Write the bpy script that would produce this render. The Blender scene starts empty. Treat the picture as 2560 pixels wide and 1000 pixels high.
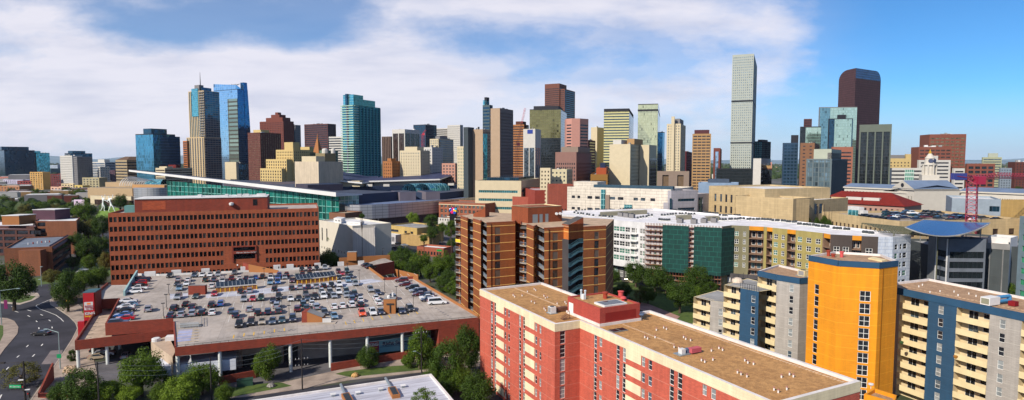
import bpy,math,random
from mathutils import Vector,Matrix
RND=random.Random(7)
HZ=2.0e-5
S=bpy.context.scene
COL=S.collection
R=math.radians
H=52.0;F=1500.0;TH=math.atan(100/1500.0)
CT,ST=math.cos(TH),math.sin(TH)
def at(px,py,z=None,Y=None):
 u=(px-1280)/F;v=(py-500)/F
 d=(u,CT-v*ST,-ST-v*CT)
 if z is not None:t=(z-H)/d[2]
 else:t=Y/d[1]
 return(d[0]*t,d[1]*t,H+d[2]*t)
def g2(px,py,z=0):p=at(px,py,z=z);return(p[0],p[1])
def pxof(x,y,z):
 dep=y*CT-(z-H)*ST;v=y*ST+(z-H)*CT
 return 1280+F*x/dep,500-F*v/dep
def colx(px,p0,p1,z=20):
 lo,hi=0.0,1.0
 a=pxof(p0[0],p0[1],z)[0];b=pxof(p1[0],p1[1],z)[0]
 L=math.dist(p0[:2],p1[:2])
 for _ in range(30):
  m=(lo+hi)/2;x=pxof(p0[0]+(p1[0]-p0[0])*m,p0[1]+(p1[1]-p0[1])*m,z)[0]
  if(x<px)==(b>a):lo=m
  else:hi=m
 return lo*L
def tag(o,label=None,cat=None,group=None,kind=None):
 if label:o['label']=label
 if cat:o['category']=cat
 if group:o['group']=group
 if kind:o['kind']=kind
 return o
def empty(name,label,cat,loc,group=None,rz=0):
 o=bpy.data.objects.new(name,None);COL.objects.link(o);o.location=loc;o.rotation_euler=(0,0,rz)
 o.empty_display_size=0.5
 return tag(o,label,cat,group)
def lin(r,g,b,k=1.0):
 f=lambda c:((c/255+0.055)/1.055)**2.4 if c>10 else c/255/12.92
 return(f(r)*k,f(g)*k,f(b)*k,1)
def newmat(name):
 m=bpy.data.materials.new(name);m.use_nodes=True
 nt=m.node_tree;b=nt.nodes['Principled BSDF'];return m,nt,b
def N(nt,t,**k):
 n=nt.nodes.new(t)
 for a,v in k.items():
  if a in n.inputs:n.inputs[a].default_value=v
  else:setattr(n,a,v)
 return n
def mixc(nt,fac,a,b,bt='MIX'):
 n=nt.nodes.new('ShaderNodeMix');n.data_type='RGBA';n.blend_type=bt
 for i,v in((0,fac),(6,a),(7,b)):
  if hasattr(v,'links'):nt.links.new(v,n.inputs[i])
  else:n.inputs[i].default_value=v
 return n.outputs[2]
def math_(nt,op,a,b=0.0,c=None,clamp=False):
 n=nt.nodes.new('ShaderNodeMath');n.operation=op;n.use_clamp=clamp
 for i,v in enumerate((a,b)if c is None else(a,b,c)):
  if hasattr(v,'links'):nt.links.new(v,n.inputs[i])
  else:n.inputs[i].default_value=v
 return n.outputs[0]
def ramp(nt,x,a,b):
 n=nt.nodes.new('ShaderNodeMapRange');n.inputs[1].default_value=a;n.inputs[2].default_value=b
 n.interpolation_type='SMOOTHSTEP'
 nt.links.new(x,n.inputs[0]);return n.outputs[0]
def wpos(nt):return N(nt,'ShaderNodeNewGeometry').outputs['Position']
def scaled(nt,v,s,loc=(0,0,0)):
 n=nt.nodes.new('ShaderNodeMapping');n.inputs['Scale'].default_value=s;n.inputs['Location'].default_value=loc
 nt.links.new(v,n.inputs['Vector']);return n.outputs[0]
def noise(nt,v,s,d=4,r=0.55):
 n=nt.nodes.new('ShaderNodeTexNoise');n.inputs['Scale'].default_value=s;n.inputs['Detail'].default_value=d
 n.inputs['Roughness'].default_value=r;nt.links.new(v,n.inputs['Vector']);return n.outputs['Fac']
MC={}
def plain(name,c,rough=0.8,var=0.14,scale=0.35,streak=True,metal=0.0,spec=0.3):
 if name in MC:return MC[name]
 m,nt,b=newmat(name);p=wpos(nt)
 f=noise(nt,p,scale,5);f2=noise(nt,scaled(nt,p,(1.3,1.3,0.12)),1.0,3)if streak else noise(nt,p,scale*9,3)
 f=ramp(nt,f,0.3,0.7);f2=ramp(nt,f2,0.3,0.75)
 dk=tuple(x*(1-var)for x in c[:3])+(1,);lt=tuple(min(1,x*(1+var*0.45))for x in c[:3])+(1,)
 cc=mixc(nt,f,dk,lt);cc=mixc(nt,math_(nt,'MULTIPLY',f2,var*0.9),cc,tuple(x*0.6 for x in c[:3])+(1,))
 nt.links.new(cc,b.inputs['Base Color']);b.inputs['Roughness'].default_value=rough
 b.inputs['Metallic'].default_value=metal;b.inputs['Specular IOR Level'].default_value=spec
 MC[name]=m;return m
def brick(name,c,mortar=None,bw=0.6,bh=0.22,var=0.35,joint=0.03,course=None,rough=0.85):
 """masonry on UV metres"""
 if name in MC:return MC[name]
 m,nt,b=newmat(name);uv=N(nt,'ShaderNodeUVMap').outputs[0];p=wpos(nt)
 t=nt.nodes.new('ShaderNodeTexBrick');nt.links.new(uv,t.inputs['Vector'])
 t.inputs['Scale'].default_value=1;t.inputs['Brick Width'].default_value=bw;t.inputs['Row Height'].default_value=bh
 t.inputs['Mortar Size'].default_value=joint;t.inputs['Mortar Smooth'].default_value=0.3
 t.inputs['Color1'].default_value=tuple(x*(1-var)for x in c[:3])+(1,)
 t.inputs['Color2'].default_value=tuple(min(1,x*(1+var*0.6))for x in c[:3])+(1,)
 t.inputs['Mortar'].default_value=mortar or tuple(x*0.75+0.02 for x in c[:3])+(1,)
 f=ramp(nt,noise(nt,p,0.25,5),0.3,0.7);f2=ramp(nt,noise(nt,scaled(nt,p,(1,1,0.08)),0.9,3),0.4,0.75)
 cc=mixc(nt,math_(nt,'MULTIPLY',f,0.28),t.outputs['Color'],tuple(x*0.55 for x in c[:3])+(1,))
 cc=mixc(nt,math_(nt,'MULTIPLY',f2,0.30),cc,tuple(min(1,x*1.45)for x in c[:3])+(1,))
 if course:
  s=nt.nodes.new('ShaderNodeSeparateXYZ');nt.links.new(uv,s.inputs[0])
  q=math_(nt,'FRACT',math_(nt,'DIVIDE',math_(nt,'ADD',s.outputs[1],course[2]if len(course)>2 else 0),course[0]))
  q=math_(nt,'LESS_THAN',q,course[1]/course[0])
  cc=mixc(nt,q,cc,course[3]if len(course)>3 else tuple(min(1,x*1.25+.01)for x in c[:3])+(1,))
 nt.links.new(cc,b.inputs['Base Color']);b.inputs['Roughness'].default_value=rough
 bp=nt.nodes.new('ShaderNodeBump');bp.inputs['Strength'].default_value=0.25;bp.inputs['Distance'].default_value=0.02
 nt.links.new(noise(nt,uv,3,4),bp.inputs['Height']);nt.links.new(bp.outputs[0],b.inputs['Normal'])
 MC[name]=m;return m
def glass(name,c,pw=1.5,ph=3.6,frame=None,fw=0.12,metal=0.75,rough=0.08,wob=0.02,var=0.22,dark=0.07):
 """pane grid on UV metres, every pane with its own tint and tilt"""
 if name in MC:return MC[name]
 m,nt,b=newmat(name);uv=N(nt,'ShaderNodeUVMap').outputs[0]
 s=nt.nodes.new('ShaderNodeSeparateXYZ');nt.links.new(uv,s.inputs[0])
 u=math_(nt,'DIVIDE',s.outputs[0],pw);v=math_(nt,'DIVIDE',s.outputs[1],ph)
 cx=nt.nodes.new('ShaderNodeCombineXYZ');nt.links.new(math_(nt,'FLOOR',u),cx.inputs[0]);nt.links.new(math_(nt,'FLOOR',v),cx.inputs[1])
 w=nt.nodes.new('ShaderNodeTexWhiteNoise');w.noise_dimensions='2D';nt.links.new(cx.outputs[0],w.inputs['Vector'])
 hi=tuple(min(1,x*(1+var*.5))for x in c[:3])+(1,);lo=tuple(x*(1-var)for x in c[:3])+(1,)
 cc=mixc(nt,w.outputs['Value'],lo,hi)
 dk=math_(nt,'LESS_THAN',w.outputs['Value'],dark)
 cc=mixc(nt,math_(nt,'MULTIPLY',dk,0.4),cc,(0.01,0.015,0.02,1))
 met=metal;rg=rough
 if frame:
  fu=math_(nt,'LESS_THAN',math_(nt,'FRACT',u),fw/pw);fv=math_(nt,'LESS_THAN',math_(nt,'FRACT',v),fw*1.8/ph)
  fm=math_(nt,'MAXIMUM',fu,fv);cc=mixc(nt,fm,cc,frame)
  met=math_(nt,'MULTIPLY',math_(nt,'SUBTRACT',1.0,fm),metal);rg=math_(nt,'MAXIMUM',math_(nt,'MULTIPLY',fm,0.6),rough)
 nt.links.new(cc,b.inputs['Base Color'])
 for inp,val in(('Metallic',met),('Roughness',rg)):
  if hasattr(val,'links'):nt.links.new(val,b.inputs[inp])
  else:b.inputs[inp].default_value=val
 g=N(nt,'ShaderNodeNewGeometry');vm=nt.nodes.new('ShaderNodeVectorMath');vm.operation='MULTIPLY_ADD'
 sub=nt.nodes.new('ShaderNodeVectorMath');sub.operation='SUBTRACT';nt.links.new(w.outputs['Color'],sub.inputs[0]);sub.inputs[1].default_value=(.5,.5,.5)
 nt.links.new(sub.outputs[0],vm.inputs[0]);vm.inputs[1].default_value=(wob*.6,wob*.6,wob*.8);nt.links.new(g.outputs['Normal'],vm.inputs[2])
 nm=nt.nodes.new('ShaderNodeVectorMath');nm.operation='NORMALIZE';nt.links.new(vm.outputs[0],nm.inputs[0]);nt.links.new(nm.outputs[0],b.inputs['Normal'])
 MC[name]=m;return m
def paint(name,c,rough=0.3,metal=0.0,coat=0.6):
 if name in MC:return MC[name]
 m,nt,b=newmat(name);b.inputs['Base Color'].default_value=c;b.inputs['Roughness'].default_value=rough
 b.inputs['Metallic'].default_value=metal;b.inputs['Coat Weight'].default_value=coat;b.inputs['Coat Roughness'].default_value=0.08
 f=noise(nt,N(nt,'ShaderNodeTexCoord').outputs['Object'],3,3)
 nt.links.new(mixc(nt,math_(nt,'MULTIPLY',f,0.25),c,tuple(x*0.7+.02 for x in c[:3])+(1,)),b.inputs['Base Color'])
 MC[name]=m;return m
class MB:
 def __init__(s):s.v=[];s.f=[];s.uv=[];s.mi=[];s.cur=0
 def poly(s,pts,uv=None):
  n=len(s.v);s.v+=[tuple(p)for p in pts];s.f.append(tuple(range(n,n+len(pts))))
  s.uv+=uv if uv else[(p[0],p[1])for p in pts];s.mi.append(s.cur)
 def wallq(s,p0,p1,za,zb,u0=0.0,zc=None,zd=None):
  """vertical quad p0->p1 (left to right seen from outside)"""
  L=math.dist(p0[:2],p1[:2]);zc=zb if zc is None else zc;zd=za if zd is None else zd
  s.poly([(p0[0],p0[1],za),(p1[0],p1[1],zd),(p1[0],p1[1],zc),(p0[0],p0[1],zb)],[(u0,za),(u0+L,zd),(u0+L,zc),(u0,zb)])
 def prism(s,pts,z0,z1,top=True,bottom=False):
  """pts counter-clockwise seen from above"""
  if area(pts)<0:pts=pts[::-1]
  u=0
  for i in range(len(pts)):
   a,b=pts[i],pts[(i+1)%len(pts)];s.wallq(a,b,z0,z1,u);u+=math.dist(a[:2],b[:2])
  if top:s.poly([(p[0],p[1],z1)for p in pts])
  if bottom:s.poly([(p[0],p[1],z0)for p in pts[::-1]])
 def box(s,c,d,size,z0,z1,bottom=True):
  """c centre xy, d unit direction of length axis, size (len,wid)"""
  n=(-d[1],d[0]);l,w=size[0]/2,size[1]/2
  s.prism([(c[0]+d[0]*a*l+n[0]*b*w,c[1]+d[1]*a*l+n[1]*b*w)for a,b in((-1,-1),(1,-1),(1,1),(-1,1))],z0,z1,True,bottom)
 def tube(s,a,b,r0,r1=None,n=8,caps=True):
  a=Vector(a);b=Vector(b);r1=r0 if r1 is None else r1
  d=(b-a).normalized();x=d.orthogonal().normalized();y=d.cross(x)
  A=[a+(x*math.cos(2*math.pi*i/n)+y*math.sin(2*math.pi*i/n))*r0 for i in range(n)]
  B=[b+(x*math.cos(2*math.pi*i/n)+y*math.sin(2*math.pi*i/n))*r1 for i in range(n)]
  for i in range(n):j=(i+1)%n;s.poly([A[i],A[j],B[j],B[i]])
  if caps:s.poly(B);s.poly(A[::-1])
 def lathe(s,prof,n=16,c=(0,0)):
  rings=[[(c[0]+r*math.cos(2*math.pi*i/n),c[1]+r*math.sin(2*math.pi*i/n),z)for i in range(n)]for r,z in prof]
  for k in range(len(rings)-1):
   for i in range(n):j=(i+1)%n;s.poly([rings[k][i],rings[k][j],rings[k+1][j],rings[k+1][i]])
  s.poly(rings[-1]);s.poly(rings[0][::-1])
 def build(s,name,mats,parent=None,smooth=False,loc=None):
  if not isinstance(mats,(list,tuple)):mats=[mats]
  o0=(0,0,0)
  if parent is not None:
   o0=Vector(parent.location);q=parent.parent
   while q is not None:o0=o0+Vector(q.location);q=q.parent
   o0=tuple(o0)
  if loc is not None:o0=tuple(loc)
  me=bpy.data.meshes.new(name)
  me.from_pydata([(x-o0[0],y-o0[1],z-o0[2])for x,y,z in s.v],[],s.f)
  for m in mats:me.materials.append(m)
  ul=me.uv_layers.new(name='UVMap');flat=[c for p in s.uv for c in p[:2]];ul.data.foreach_set('uv',flat)
  if len(mats)>1:me.polygons.foreach_set('material_index',s.mi)
  if smooth:me.polygons.foreach_set('use_smooth',[True]*len(s.f))
  o=bpy.data.objects.new(name,me);COL.objects.link(o)
  if parent is not None:o.parent=parent
  elif loc is not None:o.location=loc
  return o
def area(p):return sum(p[i][0]*p[(i+1)%len(p)][1]-p[(i+1)%len(p)][0]*p[i][1]for i in range(len(p)))/2
def inset(pts,d):
 if area(pts)<0:pts=pts[::-1]
 out=[];n=len(pts)
 for i in range(n):
  a,b,c=Vector(pts[i-1][:2]),Vector(pts[i][:2]),Vector(pts[(i+1)%n][:2])
  e1=(b-a).normalized();e2=(c-b).normalized();n1=Vector((-e1.y,e1.x));n2=Vector((-e2.y,e2.x))
  k=(n1+n2);k=k/max(0.3,(1+n1.dot(n2)));out.append((b.x+k.x*d,b.y+k.y*d))
 return out
def lerp(a,b,t):return(a[0]+(b[0]-a[0])*t,a[1]+(b[1]-a[1])*t)
def along(p0,p1,s,off=0.0):
 L=math.dist(p0[:2],p1[:2]);d=((p1[0]-p0[0])/L,(p1[1]-p0[1])/L);n=(d[1],-d[0])
 return(p0[0]+d[0]*s+n[0]*off,p0[1]+d[1]*s+n[1]*off)
def facade(mb,p0,p1,z0,z1,cols,rows,rec=0.3,panes=None,u0=0.0,skip=None,rmat=None):
 """wall with real openings; panes collects (a,b,za,zb) quads at recess depth"""
 L=math.dist(p0[:2],p1[:2]);P=lambda s,o=0.0:along(p0,p1,s,o)
 z=z0
 for za,zb in rows:
  if za>z+1e-4:mb.wallq(p0,p1,z,za,u0)
  s=0
  for ci,(a,b)in enumerate(cols):
   if skip and skip((a+b)/2,(za+zb)/2):
    continue
   if a>s+1e-4:mb.wallq(P(s),P(a),za,zb,u0+s)
   A,B,Ai,Bi=P(a),P(b),P(a,-rec),P(b,-rec)
   mb.poly([(A[0],A[1],za),(B[0],B[1],za),(Bi[0],Bi[1],za),(Ai[0],Ai[1],za)])
   mb.poly([(Ai[0],Ai[1],zb),(Bi[0],Bi[1],zb),(B[0],B[1],zb),(A[0],A[1],zb)])
   mb.wallq(A,Ai,za,zb,u0);mb.wallq(Bi,B,za,zb,u0)
   if panes is not None:panes.append((Ai,Bi,za,zb,u0+a))
   s=b
  if L>s+1e-4:mb.wallq(P(s),p1,za,zb,u0+s)
  z=zb
 if z1>z+1e-4:mb.wallq(p0,p1,z,z1,u0)
def windows(panes,mat,parent,name='window',cap=100,frame=None,fw=0.07,mul=0,trans=0,framename='frame'):
 mats=mat if isinstance(mat,list)else[mat]
 pn=sorted(panes,key=lambda q:-(q[3]-q[2])*math.dist(q[0],q[1])/(q[0][0]**2+q[0][1]**2))
 rr=random.Random(len(panes))
 def pane(mb,q):mb.wallq(q[0],q[1],q[2],q[3],q[4]if len(q)>4 else 0)
 def fr(mb,q):
  a,b,za,zb=q[:4];L=math.dist(a,b);e=0.04
  P=lambda s,o:along(a,b,s,o)
  def bar(s0,s1,y0,y1):
   A,B=P(s0,e),P(s1,e);mb.wallq(A,B,y0,y1)
   A2,B2=P(s0,0),P(s1,0)
   mb.poly([(A[0],A[1],y1),(B[0],B[1],y1),(B2[0],B2[1],y1),(A2[0],A2[1],y1)])
  bar(0,fw,za,zb);bar(L-fw,L,za,zb);bar(fw,L-fw,za,za+fw);bar(fw,L-fw,zb-fw,zb)
  for i in range(mul):s=L*(i+1)/(mul+1);bar(s-fw/2,s+fw/2,za+fw,zb-fw)
  for i in range(trans):
   z=za+(zb-za)*(i+1)/(trans+1)
   bar(fw,L-fw,z-fw/2,z+fw/2)if not mul else[bar((fw if j==0 else L*j/(mul+1)+fw/2),(L-fw if j==mul else L*(j+1)/(mul+1)-fw/2),z-fw/2,z+fw/2)for j in range(mul+1)]
 for q in pn[:cap]:
  mb=MB();pane(mb,q);o=mb.build(name,rr.choice(mats),parent)
  if frame:
   f=MB();fr(f,q);fo=f.build(framename,frame,parent);fo.parent=o
 if len(pn)>cap:
  mb=MB()
  for q in pn[cap:]:
   mb.cur=rr.randrange(len(mats));pane(mb,q)
   if frame:mb.cur=len(mats);fr(mb,q)
  o=mb.build(name,mats+([frame]if frame else[]),parent);o['kind']='stuff'
def grid_cols(L,n,wf,m=0.0):
 p=(L-2*m)/n;return[(m+p*(i+.5-wf/2),m+p*(i+.5+wf/2))for i in range(n)]
def grid_rows(z0,z1,fh,hf,sill=0.3):
 out=[];k=int((z1-z0)/fh)
 for i in range(k):
  zz=z1-(k-i)*fh;out.append((zz+fh*sill*(1-hf)*1.2,zz+fh*sill*(1-hf)*1.2+fh*hf))
 return out
ROOFG=plain('roof_grey',(0.30,0.30,0.30,1),0.9,0.35,0.15,False)
ROOFT=plain('roof_tan',(0.36,0.28,0.19,1),0.9,0.35,0.15,False)
ROOFW=plain('roof_white',(0.66,0.66,0.66,1),0.8,0.2,0.15,False)
GLD=glass('dark_window',(0.05,0.06,0.07,1),1.4,1.8,None,metal=0.4,rough=0.1,wob=0.03,var=0.5)
DARKM=plain('dark_metal',(0.03,0.035,0.04,1),0.5,0.2)
def roofcap(mb_or_none,pts,z,root,mat,par=0.9,th=0.4,wallmat=None):
 """flat roof sunk behind a parapet of real thickness"""
 if area(pts)<0:pts=pts[::-1]
 ins=inset(pts,th);mb=MB();n=len(pts)
 for i in range(n):
  j=(i+1)%n
  mb.poly([(pts[i][0],pts[i][1],z),(pts[j][0],pts[j][1],z),(ins[j][0],ins[j][1],z),(ins[i][0],ins[i][1],z)])
  mb.wallq(ins[j],ins[i],z-par,z)
 mb.cur=1;mb.poly([(p[0],p[1],z-par)for p in ins])
 return mb.build('roof',[wallmat or mat,mat],root)
TOW={}
def tower(name,label,xl,xc,xr,ytop,Y,wall,L=('grid',3.2,3.6,.5,.5),Rr=None,win=None,a=27,wl=None,wr=None,z0=0.0,roof=None,ph=(),group=None,cat='building',par=0.9,zt=None,cap=100,winname='window',back=True,rec=0.35,u_top=0.0):
 a=R(a);k=at(xc,ytop,Y=Y);zt=k[2]if zt is None else zt;K=(k[0],k[1]);zm=(zt+z0)*0.6
 dl=(-math.cos(a),math.sin(a));dr=(math.sin(a),math.cos(a))
 def solve(d,px,dflt):
  if dflt is not None:return dflt
  t=(px-1280)/F
  A=d[0]-t*d[1]*CT;B=t*(K[1]*CT-(zm-H)*ST)-K[0]
  s=B/A
  return s
 WL=solve(dl,xl,wl);WR=solve(dr,xr,wr)
 if WL<1 or WL>140 or WR<1 or WR>140:print('WARN tower',name,label,round(WL,1),round(WR,1))
 WL=min(max(WL,4),140);WR=min(max(WR,4),140)
 PL=(K[0]+dl[0]*WL,K[1]+dl[1]*WL);PR=(K[0]+dr[0]*WR,K[1]+dr[1]*WR);PB=(PL[0]+PR[0]-K[0],PL[1]+PR[1]-K[1])
 root=empty(name,label,cat,((PL[0]+PR[0])/2,(PL[1]+PR[1])/2,z0),group)
 Rr=Rr or L;mb=MB();panes=[];gl=MB();bands=[];u0=0
 for(p,q,st)in((PL,K,L),(K,PR,Rr)):
  W=math.dist(p,q);kind=st[0]
  top=zt-(st[5]if len(st)>5 else 1.2)
  if kind=='blank':mb.wallq(p,q,z0,zt,u0)
  elif kind=='glass':
   gl.wallq(p,q,z0,top,u0);mb.wallq(p,q,top,zt,u0)
  elif kind=='grid':
   n=max(1,round(W/st[1]));facade(mb,p,q,z0,zt,grid_cols(W,n,st[3],min(0.8,W*.04)),grid_rows(z0+4,top,st[2],st[4]),rec,panes,u0)
  elif kind=='band':
   facade(mb,p,q,z0,zt,[(min(st[1],W*.2),W-min(st[1],W*.2))],grid_rows(z0+4,top,st[2],st[4]),rec,bands,u0)
  elif kind=='pier':
   n=max(1,round(W/st[1]));facade(mb,p,q,z0,zt,grid_cols(W,n,st[3],min(0.8,W*.04)),[(z0+4,top)],st[4],panes,u0)
  u0+=W
 mb.wallq(PR,PB,z0,zt,0);mb.wallq(PB,PL,z0,zt,0)
 mb.build('wall',wall,root)
 roofcap(None,[PL,K,PR,PB],zt,root,roof or ROOFG,par,0.4,wall)
 win=win or GLD
 if gl.f:gl.build('curtain_wall',win,root)
 if panes:windows(panes,win,root,winname,cap)
 if bands:windows(bands,win,root,'window_band',100)
 for i,pb in enumerate(ph):
  l0,l1,r0,r1,h=pb[:5];m=pb[5]if len(pb)>5 else wall
  f=lambda l,r:(K[0]+dl[0]*WL*l+dr[0]*WR*r,K[1]+dl[1]*WL*l+dr[1]*WR*r)
  q=MB();q.prism([f(l0,r0),f(l0,r1),f(l1,r1),f(l1,r0)],zt-par,zt+h);q.build(pb[6]if len(pb)>6 else 'penthouse',m,root)
 ru=random.Random(int(xl*7+ytop*3))
 if W>12 and WL>10:
  for i in range(ru.randrange(3,6)):
   l,r_=ru.uniform(.12,.8),ru.uniform(.12,.8);q=MB();sx,sy=ru.uniform(.04,.12),ru.uniform(.05,.14);f=lambda l,r:(K[0]+dl[0]*WL*l+dr[0]*WR*r,K[1]+dl[1]*WL*l+dr[1]*WR*r)
   q.prism([f(l,r_),f(l,r_+sy),f(l+sx,r_+sy),f(l+sx,r_)],zt-par,zt+ru.uniform(.6,2.6));q.build('roof_unit',ru.choice([ROOFG,ROOFW,DARKM]),root)
 T=dict(root=root,K=K,PL=PL,PR=PR,PB=PB,zt=zt,WL=WL,WR=WR,dl=dl,dr=dr,wall=wall)
 T['at']=lambda l,r:(K[0]+dl[0]*WL*l+dr[0]*WR*r,K[1]+dl[1]*WL*l+dr[1]*WR*r)
 TOW[label]=T;return T
def polyb(name,label,pts,z0,z1,wall,faces={},win=None,roof=None,par=0.9,th=0.4,cat='building',group=None,loc=None,cap=100,frame=None,mul=0,trans=0,root=None,rec=0.3,fw=0.07):
 """general block on a polygon; faces maps edge index -> (cols,rows[,skip])"""
 if root is None:
  c=(sum(p[0]for p in pts)/len(pts),sum(p[1]for p in pts)/len(pts));root=empty(name,label,cat,(c[0],c[1],z0),group)
 mb=MB();panes=[];u=0;n=len(pts)
 ccw=area(pts)>0
 for i in range(n):
  p,q=pts[i],pts[(i+1)%n]
  if not ccw:p,q=q,p
  if i in faces:
   f=faces[i];W=math.dist(p,q);cols=f[0](W)if callable(f[0])else f[0]
   facade(mb,p,q,z0,z1,cols,f[1],rec,panes,u,f[2]if len(f)>2 else None)
  else:mb.wallq(p,q,z0,z1,u)
  u+=math.dist(p,q)
 mb.build('wall',wall,root);roofcap(None,pts,z1,root,roof or ROOFG,par,th,wall)
 if panes:windows(panes,win or GLD,root,'window',cap,frame,fw,mul,trans)
 return root
cam=bpy.data.cameras.new('camera');co=bpy.data.objects.new('camera',cam);COL.objects.link(co)
co.location=(0,0,H);co.rotation_euler=(R(90)-TH,0,0);cam.sensor_width=36;cam.lens=36*F/2560;cam.clip_end=40000;cam.clip_start=0.5
S.camera=co
SUN_AZ=R(-136);SUN_EL=R(36)
w=bpy.data.worlds.new('World');S.world=w;w.use_nodes=True;nt=w.node_tree;nt.nodes.clear()
out=nt.nodes.new('ShaderNodeOutputWorld');bg=nt.nodes.new('ShaderNodeBackground');nt.links.new(bg.outputs[0],out.inputs[0])
sky=nt.nodes.new('ShaderNodeTexSky');sky.sky_type='NISHITA';sky.sun_disc=False;sky.sun_elevation=SUN_EL;sky.sun_rotation=SUN_AZ
sky.air_density=1.0;sky.dust_density=0.3;sky.ozone_density=3.0;sky.altitude=1600
tc=nt.nodes.new('ShaderNodeTexCoord');sp=nt.nodes.new('ShaderNodeSeparateXYZ');nt.links.new(tc.outputs['Generated'],sp.inputs[0])
ya=math_(nt,'MAXIMUM',math_(nt,'ABSOLUTE',sp.outputs[1]),0.25)
U=math_(nt,'DIVIDE',sp.outputs[0],ya);V=math_(nt,'DIVIDE',math_(nt,'MAXIMUM',sp.outputs[2],0.0),ya)
cv=nt.nodes.new('ShaderNodeCombineXYZ');nt.links.new(U,cv.inputs[0]);nt.links.new(V,cv.inputs[1])
n1=noise(nt,scaled(nt,cv.outputs[0],(1.6,5.0,1),(3.1,0.4,0)),1.5,7,0.55)
n2=noise(nt,scaled(nt,cv.outputs[0],(3.0,6.5,1),(9.7,2.4,1)),2.2,7,0.62)
def blob(u0,v0,su,sv,amp,rot=0.0):
 du=math_(nt,'SUBTRACT',U,u0);dv=math_(nt,'SUBTRACT',V,v0)
 if rot:dv=math_(nt,'ADD',dv,math_(nt,'MULTIPLY',du,rot))
 a=math_(nt,'POWER',math_(nt,'DIVIDE',du,su),2.0);b_=math_(nt,'POWER',math_(nt,'ABSOLUTE',math_(nt,'DIVIDE',dv,sv)),2.0)
 return math_(nt,'MULTIPLY',math_(nt,'EXPONENT',math_(nt,'MULTIPLY',math_(nt,'ADD',a,b_),-1.0)),amp)
def fu(px):return(px-1280)/F
def fv(py):return(400-py)/F
blobs=[(fu(100),fv(235),.42,.095,.62),(fu(720),fv(250),.38,.085,.62),(fu(1250),fv(270),.35,.09,.36),(fu(100),fv(40),.15,.05,.38),(fu(1280),fv(0),.22,.045,.60),(fu(1700),fv(50),.20,.075,.58),(fu(1930),fv(40),.12,.06,.25),(fu(1060),fv(90),.16,.06,.36),(fu(1750),fv(260),.30,.07,.36),(fu(1900),fv(180),.15,.035,.30),(fu(500),fv(75),.20,.032,-.42),(fu(760),fv(95),.07,.045,-.20),(fu(1210),fv(105),.12,.032,-.34),(fu(1560),fv(150),.20,.035,-.38),(fu(2500),fv(60),.34,.22,-.75),(fu(2430),fv(330),.25,.08,-.25)]
acc=math_(nt,'ADD',math_(nt,'MULTIPLY',math_(nt,'SUBTRACT',n1,0.5),0.95),math_(nt,'MULTIPLY',math_(nt,'SUBTRACT',n2,0.5),1.15))
for b_ in blobs:acc=math_(nt,'ADD',acc,blob(*b_))
den=math_(nt,'MAXIMUM',ramp(nt,acc,-0.10,0.78),math_(nt,'MULTIPLY',ramp(nt,U,.75,-.35),ramp(nt,acc,-0.75,0.25)))
den=math_(nt,'MINIMUM',den,math_(nt,'ADD',ramp(nt,acc,-0.10,0.78),0.20))
shade=ramp(nt,noise(nt,scaled(nt,cv.outputs[0],(2.0,11,1),(1.3,7.7,2)),2.0,6,0.55),0.42,0.72)
ccol=mixc(nt,math_(nt,'MULTIPLY',shade,0.55),(0.76,0.74,0.81,1),(0.47,0.50,0.64,1))
hz=ramp(nt,V,0.14,0.0)
skyc=mixc(nt,1.0,sky.outputs[0],(0.46,0.90,1.22,1),'MULTIPLY')
skys=mixc(nt,1.0,skyc,(0.088,0.088,0.088,1),'MULTIPLY')
c1=mixc(nt,math_(nt,'MULTIPLY',hz,0.80),skys,(0.43,0.53,0.70,1))
c2=mixc(nt,math_(nt,'MULTIPLY',den,0.92),c1,ccol)
nt.links.new(c2,bg.inputs['Color']);bg.inputs['Strength'].default_value=1.0
sl=bpy.data.lights.new('sun','SUN');sl.energy=5.0;sl.angle=R(0.7);sl.color=(1,.90,.76)
so=bpy.data.objects.new('sun',sl);COL.objects.link(so)
sd=Vector((math.sin(SUN_AZ)*math.cos(SUN_EL),math.cos(SUN_AZ)*math.cos(SUN_EL),math.sin(SUN_EL)))
so.rotation_euler=(-sd).to_track_quat('-Z','Y').to_euler();so.location=(-100,-80,200)
S.view_settings.view_transform='Standard';S.view_settings.look='None';S.view_settings.exposure=0.22;S.view_settings.gamma=1.0;S.view_settings.use_curve_mapping=False
S.cycles.max_bounces=5;S.cycles.diffuse_bounces=3;S.cycles.glossy_bounces=3;S.cycles.transmission_bounces=3;S.cycles.volume_bounces=0;S.cycles.caustics_reflective=False
hm,nt,b=newmat('haze_air');nt.nodes.remove(b);pv_=nt.nodes.new('ShaderNodeVolumePrincipled');pv_.inputs['Color'].default_value=(.72,.82,1,1);pv_.inputs['Density'].default_value=HZ;nt.links.new(pv_.outputs[0],nt.nodes['Material Output'].inputs['Volume'])
m,nt,b=newmat('ground_city');p=wpos(nt)
a_=ramp(nt,noise(nt,p,.012,6,.6),.42,.62);g=mixc(nt,a_,(0.035,0.050,0.018,1),(0.13,0.12,0.11,1))
g=mixc(nt,ramp(nt,noise(nt,p,.08,5,.65),.45,.6),g,(0.06,0.06,0.065,1))
nt.links.new(g,b.inputs['Base Color']);b.inputs['Roughness'].default_value=.95;M_GROUND=m
mb=MB();n=14000
mb.poly([(-n,-3000,0),(n,-3000,0),(n,n,0),(-n,n,0)]);tag(mb.build('ground',M_GROUND),kind='structure')
def c(name,r,g,b,k=0.62,**kw):kw.setdefault('var',.05);return plain(name,lin(r,g,b,k),**kw)
m_beige=c('stone_beige',225,200,160);m_cream=c('stone_cream',240,225,190);m_brownd=c('brown_dark',105,62,50)
m_pinkbr=c('granite_pink_brown',150,90,80);m_redbr=c('brick_red_brown',135,74,62);m_white=c('concrete_white',235,232,225)
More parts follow.
